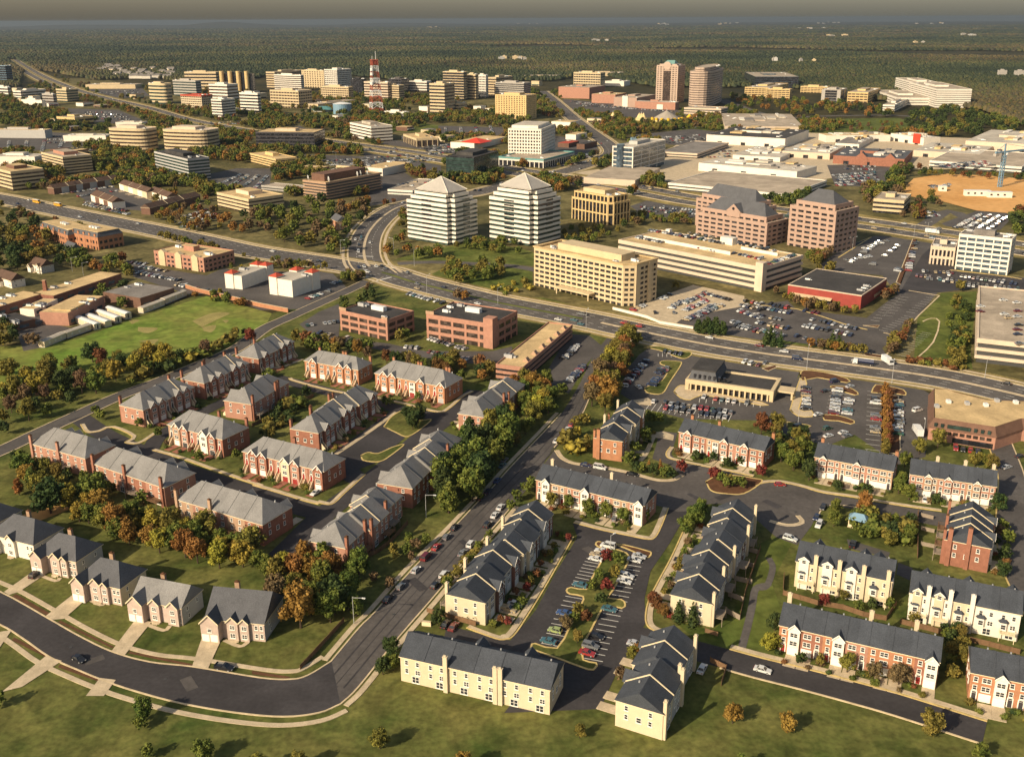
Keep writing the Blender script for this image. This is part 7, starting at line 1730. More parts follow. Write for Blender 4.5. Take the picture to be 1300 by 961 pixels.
# clipped shrubs between the drives
BUSH.sort(key=lambda q: PX((q[0],q[1],0))[0]); nb_ = {}; tb = {}
for x,y,sh_ in BUSH: tb[sh_] = tb.get(sh_,0) + 1
for x,y,sh_ in BUSH:
    i = nb_.get(sh_,0); nb_[sh_] = i + 1; rb_ = rt.uniform(1.3,2.6); col = rt.choice(('green','dark','olive','green','dark','rust','brown'))
    if (_C - Vector((x,y,0))).length > 520: continue
    o = empty('shrub',(x,y,0),rt.uniform(0,6),f'{nth(i)} shrub from the left along the front of the {sh_}','shrub','shrubs of the ' + sh_)
    w = rb_ * rt.uniform(.9,1.2); link('trunk',trunk_me('shrub'),o,None,0,(w,w,rb_)); link('crown',crown_me('shrub',rt.randrange(4),col),o,None,0,(w,w,rb_))
# the rest of the town's trees, too many and too small to tell apart
cols = list(ADJ); lite = {}
def litep(shape,v):
    if (shape,v) not in lite:
        V,Q,cv,cf = crown(shape,v * 5 + 3,{'shrub': 60}.get(shape,200),{'round': .055,'tall': .05,'cone': .045,'shrub': .12}[shape]); lite[(shape,v)] = (V,Q,cv,cf)
    return lite[(shape,v)]
VS,QS,TS,MQ,MT,off = [],[],[],[],[],0
for s,x,y,h,shape,col,phrase,px in CAND[NT:]:
    V,Q,cv,cf = litep(shape,rt.randrange(4)); a = rt.uniform(0,6.28); ca,sa = math.cos(a),math.sin(a); w = h * rt.uniform(1.0,1.3)
    A = np.concatenate([V,cv]); X = np.stack([x + (A[:,0] * ca - A[:,1] * sa) * w,y + (A[:,0] * sa + A[:,1] * ca) * w,A[:,2] * h],1)
    VS.append(X); QS.append(Q + off); TS.append(cf + len(V) + off); MQ.append(np.full(len(Q),cols.index(col))); MT.append(np.full(len(cf),cols.index(col))); off += len(A)
if VS:
    me = np_mesh('town_trees',np.concatenate(VS),[np.concatenate(QS),np.concatenate(TS)],['leaf_' + c for c in cols],np.concatenate([np.concatenate(MQ),np.concatenate(MT)]))
    tag(link('town_trees',me),'mass of small trees among the offices and car parks','trees',None,'stuff')
print('TREES',len(CAND))
# ------------------------------------------------------------------ the forest to the horizon
for i_ in range(34):
    g = G(random.Random(i_).uniform(128,222),86 + random.Random(i_ + 99).uniform(0,12) + (4 if random.Random(i_).uniform(128,222) > 170 else 0)); block([(g.x - 14,g.y - 32),(g.x + 14,g.y - 32),(g.x + 14,g.y + 12),(g.x - 14,g.y + 12)])
FP = [(-200,30),(1500,24),(1500,190),(1330,168),(1300,160),(1240,140),(1140,132),(1060,122),(1000,112),(930,112),(868,112),(830,112),(800,106),(760,94),(700,104),(650,104),(545,106),(500,103),(440,96),(340,98),(300,104),(232,106),(190,100),(120,103),(60,92),(30,92),(25,112),(-200,130)]
r = np.random.default_rng(3); fx,fy = [],[]
N_ = 300000
X = r.uniform(-150,1450,N_); u = r.uniform(0,1,N_); Y = 30.5 + 160 * u ** 1.5
F_list = []
fpoly = FP
px_ = np.array([p[0] for p in FP]); py_ = np.array([p[1] for p in FP])
ins = np.zeros(N_,bool); j = len(FP) - 1
for i in range(len(FP)):
    cnd = ((py_[i] > Y) != (py_[j] > Y)) & (X < (px_[j] - px_[i]) * (Y - py_[i]) / (py_[j] - py_[i] + 1e-12) + px_[i]); ins ^= cnd; j = i
X,Y = X[ins],Y[ins]
D = np.stack([_R[k] * (X - CX) - _U[k] * (Y - CY) + _F[k] * FPX for k in range(3)],1); t = -HC / D[:,2]; GX,GY = D[:,0] * t,D[:,1] * t
dist = np.hypot(GX,GY); ok = dist < 22000; GX,GY,dist = GX[ok],GY[ok],dist[ok]
keep = np.ones(len(GX),bool)
for a,b,c,d,poly in BLOCK:
    m = (GX > a - 6) & (GX < b + 6) & (GY > c - 6) & (GY < d + 6)
    for i in np.nonzero(m & keep)[0]:
        if inpoly(GX[i],GY[i],poly): keep[i] = False
GX,GY,dist = GX[keep],GY[keep],dist[keep]
cl = np.sin(GX / 700 + 2 * np.sin(GY / 900)) + np.sin(GY / 800 + 1.5 * np.sin(GX / 1200)) + .7 * np.sin(GX / 260) * np.sin(GY / 330)
k_ = (cl < 1.75) | (dist < 2600); GX,GY,dist = GX[k_],GY[k_],dist[k_]      # fields and clearings
n = len(GX); print('FOREST',n)
R = np.clip(dist * .0015,4.6,40) * r.uniform(.75,1.35,n); Hh = np.clip(10 + R * .3,9,20) * r.uniform(.8,1.2,n)
ph = r.uniform(0,6.28,n); ring_ = []
k6 = np.arange(6) / 6 * 2 * math.pi
def rg(fr,fz,jit):
    a = ph[:,None] + k6[None]; rr = R[:,None] * fr * r.uniform(1 - jit,1 + jit,(n,6))
    return np.stack([GX[:,None] + rr * np.cos(a),GY[:,None] + rr * np.sin(a),np.broadcast_to((Hh * fz)[:,None],(n,6)) * r.uniform(.9,1.1,(n,6))],2)
V = np.concatenate([rg(1.0,.3,.25),rg(.95,.65,.25),rg(.5,.93,.3),np.stack([GX,GY,Hh],1)[:,None]],1)   # n x 19 x 3
b0 = (np.arange(n) * 19)[:,None]; quads = []; tris = []
for lv in (0,6):
    for k in range(6): quads.append(np.concatenate([b0 + lv + k,b0 + lv + (k + 1) % 6,b0 + lv + 6 + (k + 1) % 6,b0 + lv + 6 + k],1))
for k in range(6): tris.append(np.concatenate([b0 + 12 + k,b0 + 12 + (k + 1) % 6,b0 + 18],1))
fc = ['wood_%d' % k for k in range(5)]
nz_ = np.sin(GX / 310 + 1.7 * np.sin(GY / 520)) + np.sin(GY / 270 + 1.3 * np.sin(GX / 430)) + .8 * np.sin(GX / 1100 + GY / 900) + r.normal(0,.9,n)
mi_ = np.digitize(nz_,[-1.5,-.2,1.1,2.0,2.6]).clip(0,4); mi_ = np.array([0,1,2,4,3])[mi_]
me = np_mesh('forest',V.reshape(-1,3),[np.concatenate(quads),np.concatenate(tris)],fc,np.concatenate([np.tile(mi_,12),np.tile(mi_,6)]))
tag(link('forest',me),'continuous forest of green and autumn crowns running to the horizon','forest',None,'stuff')
# ------------------------------------------------------------------ vehicles
def prof(b,pts,w0,w1,m):
    """side profile (x, z) extruded across the car"""
    n = len(pts); i = len(b.v); b.v += [(x,-w0,z) for x,z in pts] + [(x,w0,z) for x,z in pts]
    b.f.append(tuple(i + k for k in range(n))); b.f.append(tuple(i + n + n - 1 - k for k in range(n))); b.m += [m,m]
    for k in range(n):
        j = (k + 1) % n; b.f.append((i + j,i + k,i + n + k,i + n + j)); b.m.append(m)
SPEC = dict(sedan=(4.6,1.78,1.42),hatchback=(4.1,1.72,1.46),estate=(4.7,1.8,1.72),van=(5.1,1.95,2.0),pickup=(5.2,1.9,1.75))
def car_parts(kind):
    L,Wd,Ht = SPEC[kind]; l,w = L / 2,Wd / 2; z0 = .28; belt = Ht * .62
    body = MB()
    nose = .72 if kind != 'van' else .95; tail = .88 if kind in ('sedan',) else belt
    prof(body,[(-l,z0),(l,z0),(l + .02,nose * .75),(l - .12,nose),(l * .42,belt),(-l * .62,belt),(-l + .1,tail),(-l - .02,z0 + .25)],w,w,0)
    c0,c1,d0,d1 = {'sedan': (-l * .66,l * .44,-l * .42,l * .12),'hatchback': (-l * .9,l * .46,-l * .7,l * .1),'estate': (-l * .95,l * .46,-l * .86,l * .12),'van': (-l * .97,l * .62,-l * .93,l * .3),'pickup': (-l * .1,l * .46,-l * .02,l * .16)}[kind]
    glass = MB(); zt = Ht - .06
    glass.hexa([(c0,-w + .04,belt + .001),(c1,-w + .04,belt + .001),(c1,w - .04,belt + .001),(c0,w - .04,belt + .001),(d0,-w + .22,zt),(d1,-w + .22,zt),(d1,w - .22,zt),(d0,w - .22,zt)])
    body.box(d0 - .04,d1 + .04,-w + .19,w - .19,zt + .001,Ht,0)
    if kind == 'pickup': body.box(-l + .02,-l * .12,-w,-w + .1,belt + .002,belt + .28).box(-l + .02,-l * .12,w - .1,w,belt + .002,belt + .28).box(-l,-l + .1,-w + .101,w - .101,belt + .002,belt + .28)
    for s in (-1,1):
        for x0,x1,y0,y1 in ((c0,d0,s * (w - .05),s * (w - .2)),(c1,d1,s * (w - .05),s * (w - .2)),((c0 + c1) / 2,(d0 + d1) / 2,s * (w - .05),s * (w - .2))):
            body.bar((x0,y0,belt),(x1,y1,zt),.09)
    return body,glass,L,w
def wheel_mb():
    b = MB().tube((0,0),.32,.32,-.11,.11,12,0); b.tube((0,0),.19,.17,-.13,.13,8,1)
    b.v = [(x,z,y) for x,y,z in b.v]; b.f = [f[::-1] for f in b.f]; return b
def near_car(kind,col,loc,rz,label,cat,grp):
    o = empty('parked_car' if 'parked' in label else 'car',loc,rz,label,cat,grp)
    body,glass,L,w = cached(('cp',kind),lambda: car_parts(kind))
    link('body',cached(('cb',kind,col),lambda: body.mesh('body',['car_' + col])),o)
    link('windows_glass',cached(('cg',kind),lambda: glass.mesh('window',['pane'])),o).name = 'window'
    wm = cached('wheel',lambda: wheel_mb().mesh('wheel',['rubber','metal_grey']))
    for x in (-L * .3,L * .31):
        for y in (-w + .08,w - .08): link('wheel',wm,o,(x,y,.32))
    hl = cached('hl',lambda: MB().box(-.03,.05,-.2,.2,-.07,.07).mesh('headlight',['metal_white'])); tl = cached('tl',lambda: MB().box(-.05,.03,-.18,.18,-.08,.08).mesh('tail_light',['door_red']))
    for y in (-w + .32,w - .32): link('headlight',hl,o,(L / 2 - .02,y,.6)); link('tail_light',tl,o,(-L / 2 - .0,y,.72))
    return o
def far_mb(kind,col):
    def f():
        body,glass,L,w = cached(('cp',kind),lambda: car_parts(kind)); b = MB()
        b.v = list(body.v) + list(glass.v); b.f = list(body.f) + [tuple(i + len(body.v) for i in q) for q in glass.f]; b.m = list(body.m) + [1] * len(glass.f)
        for x in (-L * .3,L * .31):
            for s in (-1,1): 
                i0 = len(b.v); b.box(x - .3,x + .3,s * (w - .1) - .12,s * (w - .1) + .12,0,.5,2)
        return b
    return cached(('far',kind,col),f)
CARS = []    # (distance, x, y, z, heading, colour, kind, phrase, order)
CC = ['white'] * 8 + ['silver'] * 7 + ['grey'] * 6 + ['black'] * 6 + ['navy'] * 4 + ['red'] * 2 + ['maroon'] * 2 + ['teal','tan','tan','green']
KK = ['sedan'] * 6 + ['hatchback'] * 2 + ['estate'] * 2 + ['van']
rc = random.Random(21)
def addcar(px,py,hd,col=None,kind=None,phrase='',order=0,z=.1,par=True):
    g = G(px,py,z); CARS.append(((g - _C).length,g.x,g.y,z,hd,col or rc.choice(CC),kind or rc.choice(KK),phrase,order,par))
def head(a,b):
    p,q = G(*a),G(*b); return math.atan2(q.y - p.y,q.x - p.x)
def crow(phrase,a,b,n,occ=.85,z=.1,perp=True,cols=None,kinds=None):
    h = head(a,b) + (math.pi / 2 if perp else 0); A,B = G(*a,z),G(*b,z); n = min(n,max(2,int((B - A).length / (2.5 if perp else 6))))
    for i in range(n):
        if rc.random() > occ: continue
        w = A.lerp(B,(i + .5) / n); j = rc.uniform(-.35,.35); hh = h + (math.pi if rc.random() < .5 else 0) + rc.uniform(-.03,.03)
        CARS.append(((w - _C).length,w.x + math.cos(h) * j,w.y + math.sin(h) * j,z,hh,cols[i % len(cols)] if cols else rc.choice(CC),kinds[i % len(kinds)] if kinds else rc.choice(KK),phrase,i,True))
def cfield(phrase,poly,n,rows,z=.12,occ=.8):
    """rows of parked cars filling a quadrilateral a b c d (rows run from a-b to d-c)"""
    a,b,c,d = [G(*p,z) for p in poly]; rows = max(1,min(rows,int((d - a).length / 6)))
    for k in range(rows):
        t = (k + .5) / rows; P,Q = a.lerp(d,t),b.lerp(c,t); h = math.atan2(Q.y - P.y,Q.x - P.x) + math.pi / 2
        m = max(2,int((Q - P).length / 2.8)) if not n else n
        for i in range(m):
            if rc.random() > occ: continue
            w = P.lerp(Q,(i + .5) / m); CARS.append(((w - _C).length,w.x,w.y,z,h + (math.pi if rc.random() < .5 else 0),rc.choice(CC),rc.choice(KK),phrase,i,True))
hs = head((490,762),(574,673))
for i,(p,c) in enumerate(zip(z2b((680,480),(742,418),(820,335),(870,270),(922,220),(972,170),(1012,122)),('black','grey','silver','maroon','red','grey','black'))): addcar(*p,hs,c,None,'parked on the wooded side of the main street',i)
for i,(p,c) in enumerate(zip(z2b((915,412),(962,358),(1053,250),(1096,205),(1178,108),(1215,60),(1243,20)),('black','white','grey','white','black','white','white'))): addcar(*p,hs,c,None,'parked beside the stepped cream terrace',i)
for i,(p,c) in enumerate(zip(z2((1145,800),(1182,768),(1226,715),(1252,640),(1262,612)),('black','navy','blue','teal','grey'))): addcar(*p,hs,c,'sedan','parked in tree shade on the main street',i)
h2 = head(z3((265,515))[0],z3((358,410))[0])
for i,(p,c) in enumerate(zip(z3((262,515),(293,487),(318,457),(338,433),(357,412)),('white','red','white','red','black'))): addcar(*p,h2,c,'sedan','parked below the orange end terrace',i)
h3 = head(z3((400,632))[0],z3((650,680))[0])
for i,(p,c,k) in enumerate(zip(z3((410,637),(480,650),(640,683)),('navy','white','black'),('sedan','van','sedan'))): addcar(*p,h3,c,k,'parked along the plaza street kerb',i)
h4 = head(z3b((260,540))[0],z3b((340,560))[0])
for i,(p,c,k) in enumerate(zip(z3b((222,690),(255,637),(300,550),(380,410),(458,280),(463,258),(487,240),(520,215)),('teal','lime','blue','teal','white','tan','white','white'),('sedan','hatchback','sedan','sedan','sedan','sedan','sedan','van'))): addcar(*p,h4 + math.pi,c,k,'in the left bays of the car court',i)
for i,(p,c,k) in enumerate(zip(z3b((415,750),(432,715),(463,668),(525,530),(600,392),(612,366),(650,285),(675,265)),('red','grey','black','teal','white','white','white','silver'),('sedan','estate','hatchback','sedan','sedan','estate','sedan','sedan'))): addcar(*p,h4,c,k,'in the right bays of the car court',i)
h5 = head(z3b((700,560))[0],z3b((860,330))[0])
addcar(*z3b((55,505))[0],h4,'white','sedan','on a front drive of the stepped left terrace',0); addcar(*z3b((20,530))[0],h4,'tan','pickup','on a front drive of the stepped left terrace',1)
addcar(*z3b((885,287))[0],h4,'black','sedan','on a front drive of the stepped right terrace',0)
addcar(*z3b((990,830))[0],h5,'white','sedan','beside the bottom terrace yard fence',0)
addcar(*z3((555,905))[0],h5,'grey','hatchback','on the drive of the corner terrace',0)
addcar(*z3b((655,705))[0],h4,'silver','sedan','at the car court entrance',0)
addcar(968,852,head((906,832),(960,847)),'white','sedan','driving along the bottom lane',0,par=False); addcar(285,849,head((244,847),(330,861)),'black','pickup','on the curving house street',0); addcar(100,838,head((63,810),(130,845)),'black','sedan','on the curving house street',1)
p = z1b((178,358))[0]; addcar(*p,head(z1b((80,440))[0],z1b((210,335))[0]),'black','estate','on the drive of the dark-sided house',0,z=.2)
h6 = head(z4((60,712))[0],z4((160,712))[0]); addcar(*z4((115,713))[0],h6,'red','hatchback','alone on the plaza',0)
for i,(q,c) in enumerate((((325,822),'black'),((293,872),'navy'),((305,908),'white'))): addcar(*z4(q)[0],head((1036,655),(1012,692)),c,None,'parked by the green of the gazebo',i)
addcar(*z4b((165,173))[0],head((985,682),(1012,690)),'white','estate','at the corner of the stub car park',0); addcar(*z4b((470,200))[0],h5,'black','pickup','in the stub car park',0); addcar(*z4b((735,75))[0],h5,'black','sedan','behind the garden fence',0)
addcar(*z4((820,785))[0],h5,'white','sedan','on the drive of the three-gabled terrace',0); addcar(*z2((318,775))[0],head((411,620),(380,640)),'white','sedan','on the brick drive by the inner junction',0)
addcar(566,794,hs,'black','sedan','behind the cream bottom terrace',0); addcar(576,797,hs,'maroon','sedan','behind the cream bottom terrace',1)
# bank and shop car parks
crow('in the front row of the bank car park',z3((735,315))[0],z3((1150,375))[0],15,.95); crow('in the second row of the bank car park',z3((765,345))[0],z3((1120,398))[0],13,.9)
crow('in the row under the bank colonnade',z3((985,292))[0],z3((1230,328))[0],9,.85); crow('along the wooded edge of the bank car park',z3((590,248))[0],z3((710,115))[0],9,.85)
crow('beside the grass island of the bank',z3((735,240))[0],z3((770,200))[0],4,1,cols=['navy']); crow('at the tip of the bank grass island',z3((765,180))[0],z3((815,150))[0],4,1); crow('in the top bays of the bank car park',z3((790,68))[0],z3((895,82))[0],6,.7)
addcar(*z3((672,246))[0],1.9,'white','sedan','driving through the bank car park',0,par=False)
crow('in the first bay column of the shop car park',z4((243,215))[0],z4((240,350))[0],7,.95,perp=True); crow('in the second bay column of the shop car park',z4((396,250))[0],z4((376,375))[0],8,.9); crow('in the third bay column of the shop car park',z4((455,262))[0],z4((436,375))[0],7,.9)
crow('in the fourth bay column of the shop car park',z4((585,290))[0],z4((575,535))[0],12,.55); crow('in the last bay column behind the orange trees',z4((692,285))[0],z4((686,475))[0],11,.9)
for i,(q,c,k) in enumerate((((300,372),'white','sedan'),((335,258),'black','sedan'),((782,352),'white','van'),((345,440),'green','estate'),((350,476),'white','sedan'),((422,460),'white','sedan'),((440,477),'grey','sedan'),((205,432),'black','van'),((198,460),'silver','sedan'),((190,485),'navy','sedan'),((455,236),'silver','sedan'),((380,212),'navy','van'),((1280,575),'black','sedan'),((1215,628),'silver','sedan'))): addcar(*z4(q)[0],.5,c,k,'scattered in the shop car park',i)
crow('in the covered bays of the brown store',z4((950,535))[0],z4((1130,560))[0],8,.7)
crow('along the top lane beside the bank',z4((0,112))[0],z4((60,125))[0],4,.9); crow('below the arterial by the bank',z3((1150,110))[0],z3((1290,140))[0],4,.6)
crow('in the car park of the long brick office',z3((322,218))[0],z3((395,140))[0],9,.95); crow('in the upper lot of the long brick office',z3((295,105))[0],z3((365,35))[0],8,.9); crow('under the trees by the bank edge',z3((470,150))[0],z3((525,92))[0],6,.8)
h8 = head((905,438),(805,419))
ra = random.Random(2)
def traffic(phrase,line,offs,n,z=.12):
    for i in range(n):
        t = ra.uniform(.02,.98) * (len(line) - 1); k = int(t); f = t - k; a,b = line[k],line[k + 1]; d = (b - a).normalized(); o = ra.choice(offs); p = a.lerp(b,f) + Vector((-d.y,d.x)) * o
        px = PX((p.x,p.y,0))
        if not (-20 < px[0] < 1320): continue
        CARS.append(((Vector((p.x,p.y,0)) - _C).length,p.x,p.y,z,math.atan2(d.y,d.x) + (0 if o < 0 else math.pi),ra.choice(CC),ra.choice(KK),phrase,px[0],False))
traffic('on the arterial road',ART,[-10.5,-6.4,-2.9,2.9,6.4,10.5],34); traffic('on the curving cross road',CUR,[-8,-4,4,8],44); traffic('on the highway',HWY,[-20,-16,-12,-7,7,12,16,20],150)
# offices
H_ = GAR['_h'] + .2
crow('in the shady back row on the long garage roof',(808,302),(842,309),11,.95,H_); crow('in the second row on the long garage roof',(824,293),(925,311),28,.85,H_); crow('in the middle row on the long garage roof',(850,308),(910,320),18,.9,H_); crow('in the near row on the long garage roof',(930,322),(968,330),10,.85,H_)
crow('in the far row on the long garage roof',(870,296),(985,320),26,.5,H_); crow('along the right rim of the long garage roof',(972,338),(1008,324),12,.8,H_)
H2_ = GAR2['_h'] + .2
for i,(q,c) in enumerate((((1090,650),'white'),((1088,674),'maroon'),((1200,620),'white'),((1205,688),'white'),((1225,705),'tan'),((1265,632),'white'),((1270,672),'maroon'),((1268,700),'silver'),((1275,740),'black'),((1268,762),'maroon'),((1270,785),'navy'),((1278,830),'grey'))): addcar(*y4(q)[0],.1,c,'sedan','on the deck of the tall concrete garage',i,H2_)
q = lambda a,b: (640 + a / 3.939,220 + b / 3.939)
crow('in the first row beside the big tan office',q(895,655),q(1000,605),11,.9); crow('in the second row beside the big tan office',q(905,738),q(1065,655),16,.95); crow('along the rear hedge of the concrete car park',q(990,600),q(1155,642),12,.8); crow('nearest the big tan office wall',q(640,690),q(700,660),5,.8); crow('by the ramp of the concrete car park',q(720,700),q(860,700),6,.6); crow('on the far side of the concrete car park',q(780,635),q(850,600),5,.6)
crow('in the outer row by the evergreens',q(1170,690),q(1290,730),9,.9); crow('in the inner row by the evergreens',q(1180,660),q(1290,690),9,.9); crow('in the road-side row by the evergreens',q(1120,740),q(1280,790),11,.8)
crow('in the top row below the red store',ZE(0,650),ZE(190,688),15,.9); crow('in the next row below the red store',ZE(0,690),ZE(130,716),10,.9); crow('in the long row below the red store',ZE(225,702),ZE(495,762),20,.9); crow('in the road-side row below the red store',ZE(225,742),ZE(470,792),18,.9); crow('in the corner bays below the red store',ZE(150,780),ZE(270,815),9,.8)
crow('under the wall of the red store',ZE(230,668),ZE(330,690),6,.5)
crow('along the tree line of the far car park',ZE(775,335),ZE(735,480),14,.9); crow('by the lamp posts of the far car park',ZE(430,425),ZE(560,405),8,.7); crow('in the middle of the far car park',ZE(520,370),ZE(640,330),9,.6); crow('near the hedge of the far car park',ZE(680,480),ZE(700,470),2,1,kinds=['van'])
crow('in the front row below the white ribbed office',ZE(930,495),ZE(1290,545),18,.8); crow('in the second row below the white ribbed office',ZE(800,478),ZE(960,488),9,.8); crow('in the third row below the white ribbed office',ZE(820,515),ZE(900,520),5,.9); crow('in the fourth row below the white ribbed office',ZE(1000,545),ZE(1290,575),14,.6)
for k,(y_,n_) in enumerate(((628,14),(726,12),(760,12))): crow(f'in the {nth(k)} extra row below the red store',ZE(0,y_),ZE(200 - k * 20,y_ + 38),n_,.8)
crow('in the middle row beside the big tan office',q(900,690),q(1010,640),14,.9); crow('in the last row beside the big tan office',q(960,720),q(1090,660),14,.9); crow('in the side row of the concrete car park',q(830,680),q(890,640),8,.8); crow('in the third row by the evergreens',q(1150,765),q(1290,800),12,.9); crow('in the fourth row by the evergreens',q(1200,640),q(1290,660),8,.9)
crow('in the fifth row below the white ribbed office',ZE(770,500),ZE(960,520),16,.8); crow('in the sixth row below the white ribbed office',ZE(900,525),ZE(1280,565),30,.8); crow('in the left block of the far car park',ZE(450,440),ZE(600,330),14,.7); crow('in the right block of the far car park',ZE(560,450),ZE(690,350),14,.5)
w2 = lambda a,b: (320 + a / 3.939,220 + b / 3.939)
crow('in the end bays of the first brick office',w2(265,765),w2(440,745),8,.7); crow('in front of the first brick office',w2(330,800),w2(580,850),14,.6); crow('in front of the second brick office',w2(885,830),w2(1090,890),13,.9); crow('in the lower row of the second brick office',w2(880,895),w2(1090,935),13,.9); crow('behind the brick offices by the road',w2(780,605),w2(960,655),12,.8); crow('between the two brick offices',w2(760,870),w2(840,880),5,.8)
crow('by the lodge entrance',w2(250,640),w2(390,590),7,.6); crow('in the lodge forecourt',w2(380,560),w2(460,540),5,.5)
v1 = lambda a,b: (a / 3.939,220 + b / 3.939)
crow('in the upper row by the three-gabled office',v1(660,495),v1(900,540),18,.9); crow('in the lower row by the three-gabled office',v1(700,470),v1(850,495),12,.8); crow('by the road of the three-gabled office',v1(540,440),v1(760,460),10,.6); crow('in the lower bays by the field wall',v1(880,560),v1(1110,600),12,.6)
crow('along the school side street',v1(60,600),v1(380,500),10,.3,perp=False)
cfield('in the brown townhouse car bays',[v1(340,90),v1(560,60),v1(600,100),v1(400,130)],0,2); cfield('in the brown townhouse outer lot',[v1(430,140),v1(660,190),v1(640,215),v1(420,165)],0,2)
cfield('in the lot behind the green glass office',[(262,238),(300,222),(345,224),(330,242)],0,4,occ=.7); cfield('in the red autumn car park',[(212,282),(260,265),(285,275),(240,295)],0,4,occ=.6)
cfield('in the packed lot at the far frame edge',[(0,196),(0,180),(135,178),(125,192)],0,6,occ=.75); cfield('in the white car lot by the oval offices',[(60,172),(130,172),(135,182),(60,184)],0,3,occ=.8)
cfield('in the lot along the highway workshops',[(400,205),(520,196),(560,205),(430,214)],0,4,occ=.7); cfield('in the showroom lot',[(535,186),(600,180),(612,192),(545,198)],0,4,occ=.8); cfield('in the hotel park lot',[(556,172),(556,163),(632,161),(636,172)],0,4,occ=.85)
cfield('by the cross road lots',[(705,200),(745,195),(760,205),(715,214)],0,3,occ=.6); cfield('in front of the pink mall',[(722,128),(800,138),(866,143),(740,136)],0,3,occ=.8); cfield('below the circus',[(815,176),(900,170),(915,180),(830,184)],0,4,occ=.5); cfield('by the circus',[(800,160),(920,158),(925,163),(810,165)],0,2,occ=.4)
cfield('beside the brick mall wing',[(1056,222),(1110,218),(1118,234),(1062,238)],0,5,occ=.85); cfield('on the brick wing deck',[(1072,210),(1112,210),(1112,218),(1070,217)],0,2,occ=.8); cfield('by the mall rear',[(880,192),(985,190),(990,198),(885,203)],0,3,occ=.5)
cfield('on the mall garage',[(1185,210),(1250,204),(1270,212),(1200,214)],0,3,z=7.5,occ=.7); cfield('beside the tan ribbed office',[(812,262),(890,266),(885,274),(815,270)],0,3,occ=.7); cfield('behind the small tan office',[(1160,270),(1185,268),(1195,276),(1160,280)],0,2,occ=.7)
cfield('by the building site',[(1205,290),(1240,272),(1285,276),(1262,292)],0,4,occ=.7); cfield('on the orange earth',[(1178,236),(1206,234),(1208,238),(1180,240)],0,2,z=.4,occ=.6); cfield('around the far shops',[(105,142),(150,142),(170,154),(110,152)],0,4,occ=.5); cfield('along the far strip of shops',[(115,118),(175,114),(180,119),(130,122)],0,2,occ=.6)
cfield('below the white banded offices',[(272,156),(330,150),(335,156),(290,160)],0,2,occ=.5); cfield('on the pyramid tower deck',[(500,234),(545,228),(555,231),(520,240)],0,2,z=8,occ=.5)
CARS.sort(key=lambda c: c[0])
nearC = CARS[:298]; grp = {}
for c in nearC: grp.setdefault(c[7],[]).append(c)
for ph_,lst in grp.items():
    lst.sort(key=lambda c: PX((c[1],c[2],0))[0]); n = {}; tot = {}
    for c in lst: tot[(c[5],c[6])] = tot.get((c[5],c[6]),0) + 1
    for c in lst:
        k = (c[5],c[6]); i = n.get(k,0); n[k] = i + 1
        lab = f'{c[5]} {c[6]} {ph_}' if tot[k] == 1 else f'{nth(i)} {c[5]} {c[6]} from the left {ph_}'
        ct = {'van': 'van','pickup': 'pickup truck'}.get(c[6],'car')
        if c[0] < 560: near_car(c[6],c[5],(c[1],c[2],c[3]),c[4],lab,ct,'cars ' + ph_)
        else:
            me = cached(('fm',c[6],c[5]),lambda: far_mb(c[6],c[5]).mesh('parked_car',['car_' + c[5],'pane','rubber']))
            tag(link('parked_car' if c[9] else 'car',me,None,(c[1],c[2],c[3]),c[4]),lab,ct,'cars ' + ph_)
VS,FS,MS,off = [],[],[],0; ck = ['white','silver','grey','black','red','maroon','blue','navy','teal','tan','green','yellow','lime']
for c in CARS[298:]:
    b = far_mb(c[6],c[5]); A = np.array(b.v); ca,sa = math.cos(c[4]),math.sin(c[4])
    VS.append(np.stack([c[1] + A[:,0] * ca - A[:,1] * sa,c[2] + A[:,0] * sa + A[:,1] * ca,c[3] + A[:,2]],1)); FS += [tuple(i + off for i in q_) for q_ in b.f]; MS += [{0: ck.index(c[5]),1: 13,2: 14}[m] for m in b.m]; off += len(A)
me = bpy.data.meshes.new('distant_cars'); me.from_pydata(np.concatenate(VS).tolist(),[],FS)
for k in ck: me.materials.append(MATS['car_' + k])
me.materials.append(MATS['pane']); me.materials.append(MATS['rubber']); me.polygons.foreach_set('material_index',MS); me.update()
tag(link('distant_cars',me),'mass of distant cars filling the far lots and roads','cars',None,'stuff'); print('CARS',len(CARS))
# school buses and lorries
for px,py,lab in ((47,258,'yellow school bus ahead on the arterial road, farther out'),(74,262,'yellow school bus following on the arterial road')):
    g = G(px,py,.12); o = empty('school_bus',g,head((0,252),(130,279)),lab,'bus','school buses on the arterial road')
    part(o,'body',MB().box(-5.5,4.2,-1.25,1.25,.5,3.2).box(4.201,5.6,-1.1,1.1,.5,1.9),['car_yellow']); part(o,'roof',MB().box(-5.4,4.1,-1.1,1.1,3.201,3.4),['metal_white'])
    for k in range(9): part(o,'window',MB().box(-5 + k,-4.25 + k,-1.28,1.28,1.9,2.75),['pane'])
    part(o,'windscreen',MB().box(4.18,4.24,-1.05,1.05,2.0,3.0),['pane'])
    for x in (-3.2,4.0):
        for y in (-1.1,1.1): link('wheel',cached('wheel',lambda: wheel_mb().mesh('wheel',['rubber','metal_grey'])),o,(x,y,.5),0,(1.55,1.55,1.55))
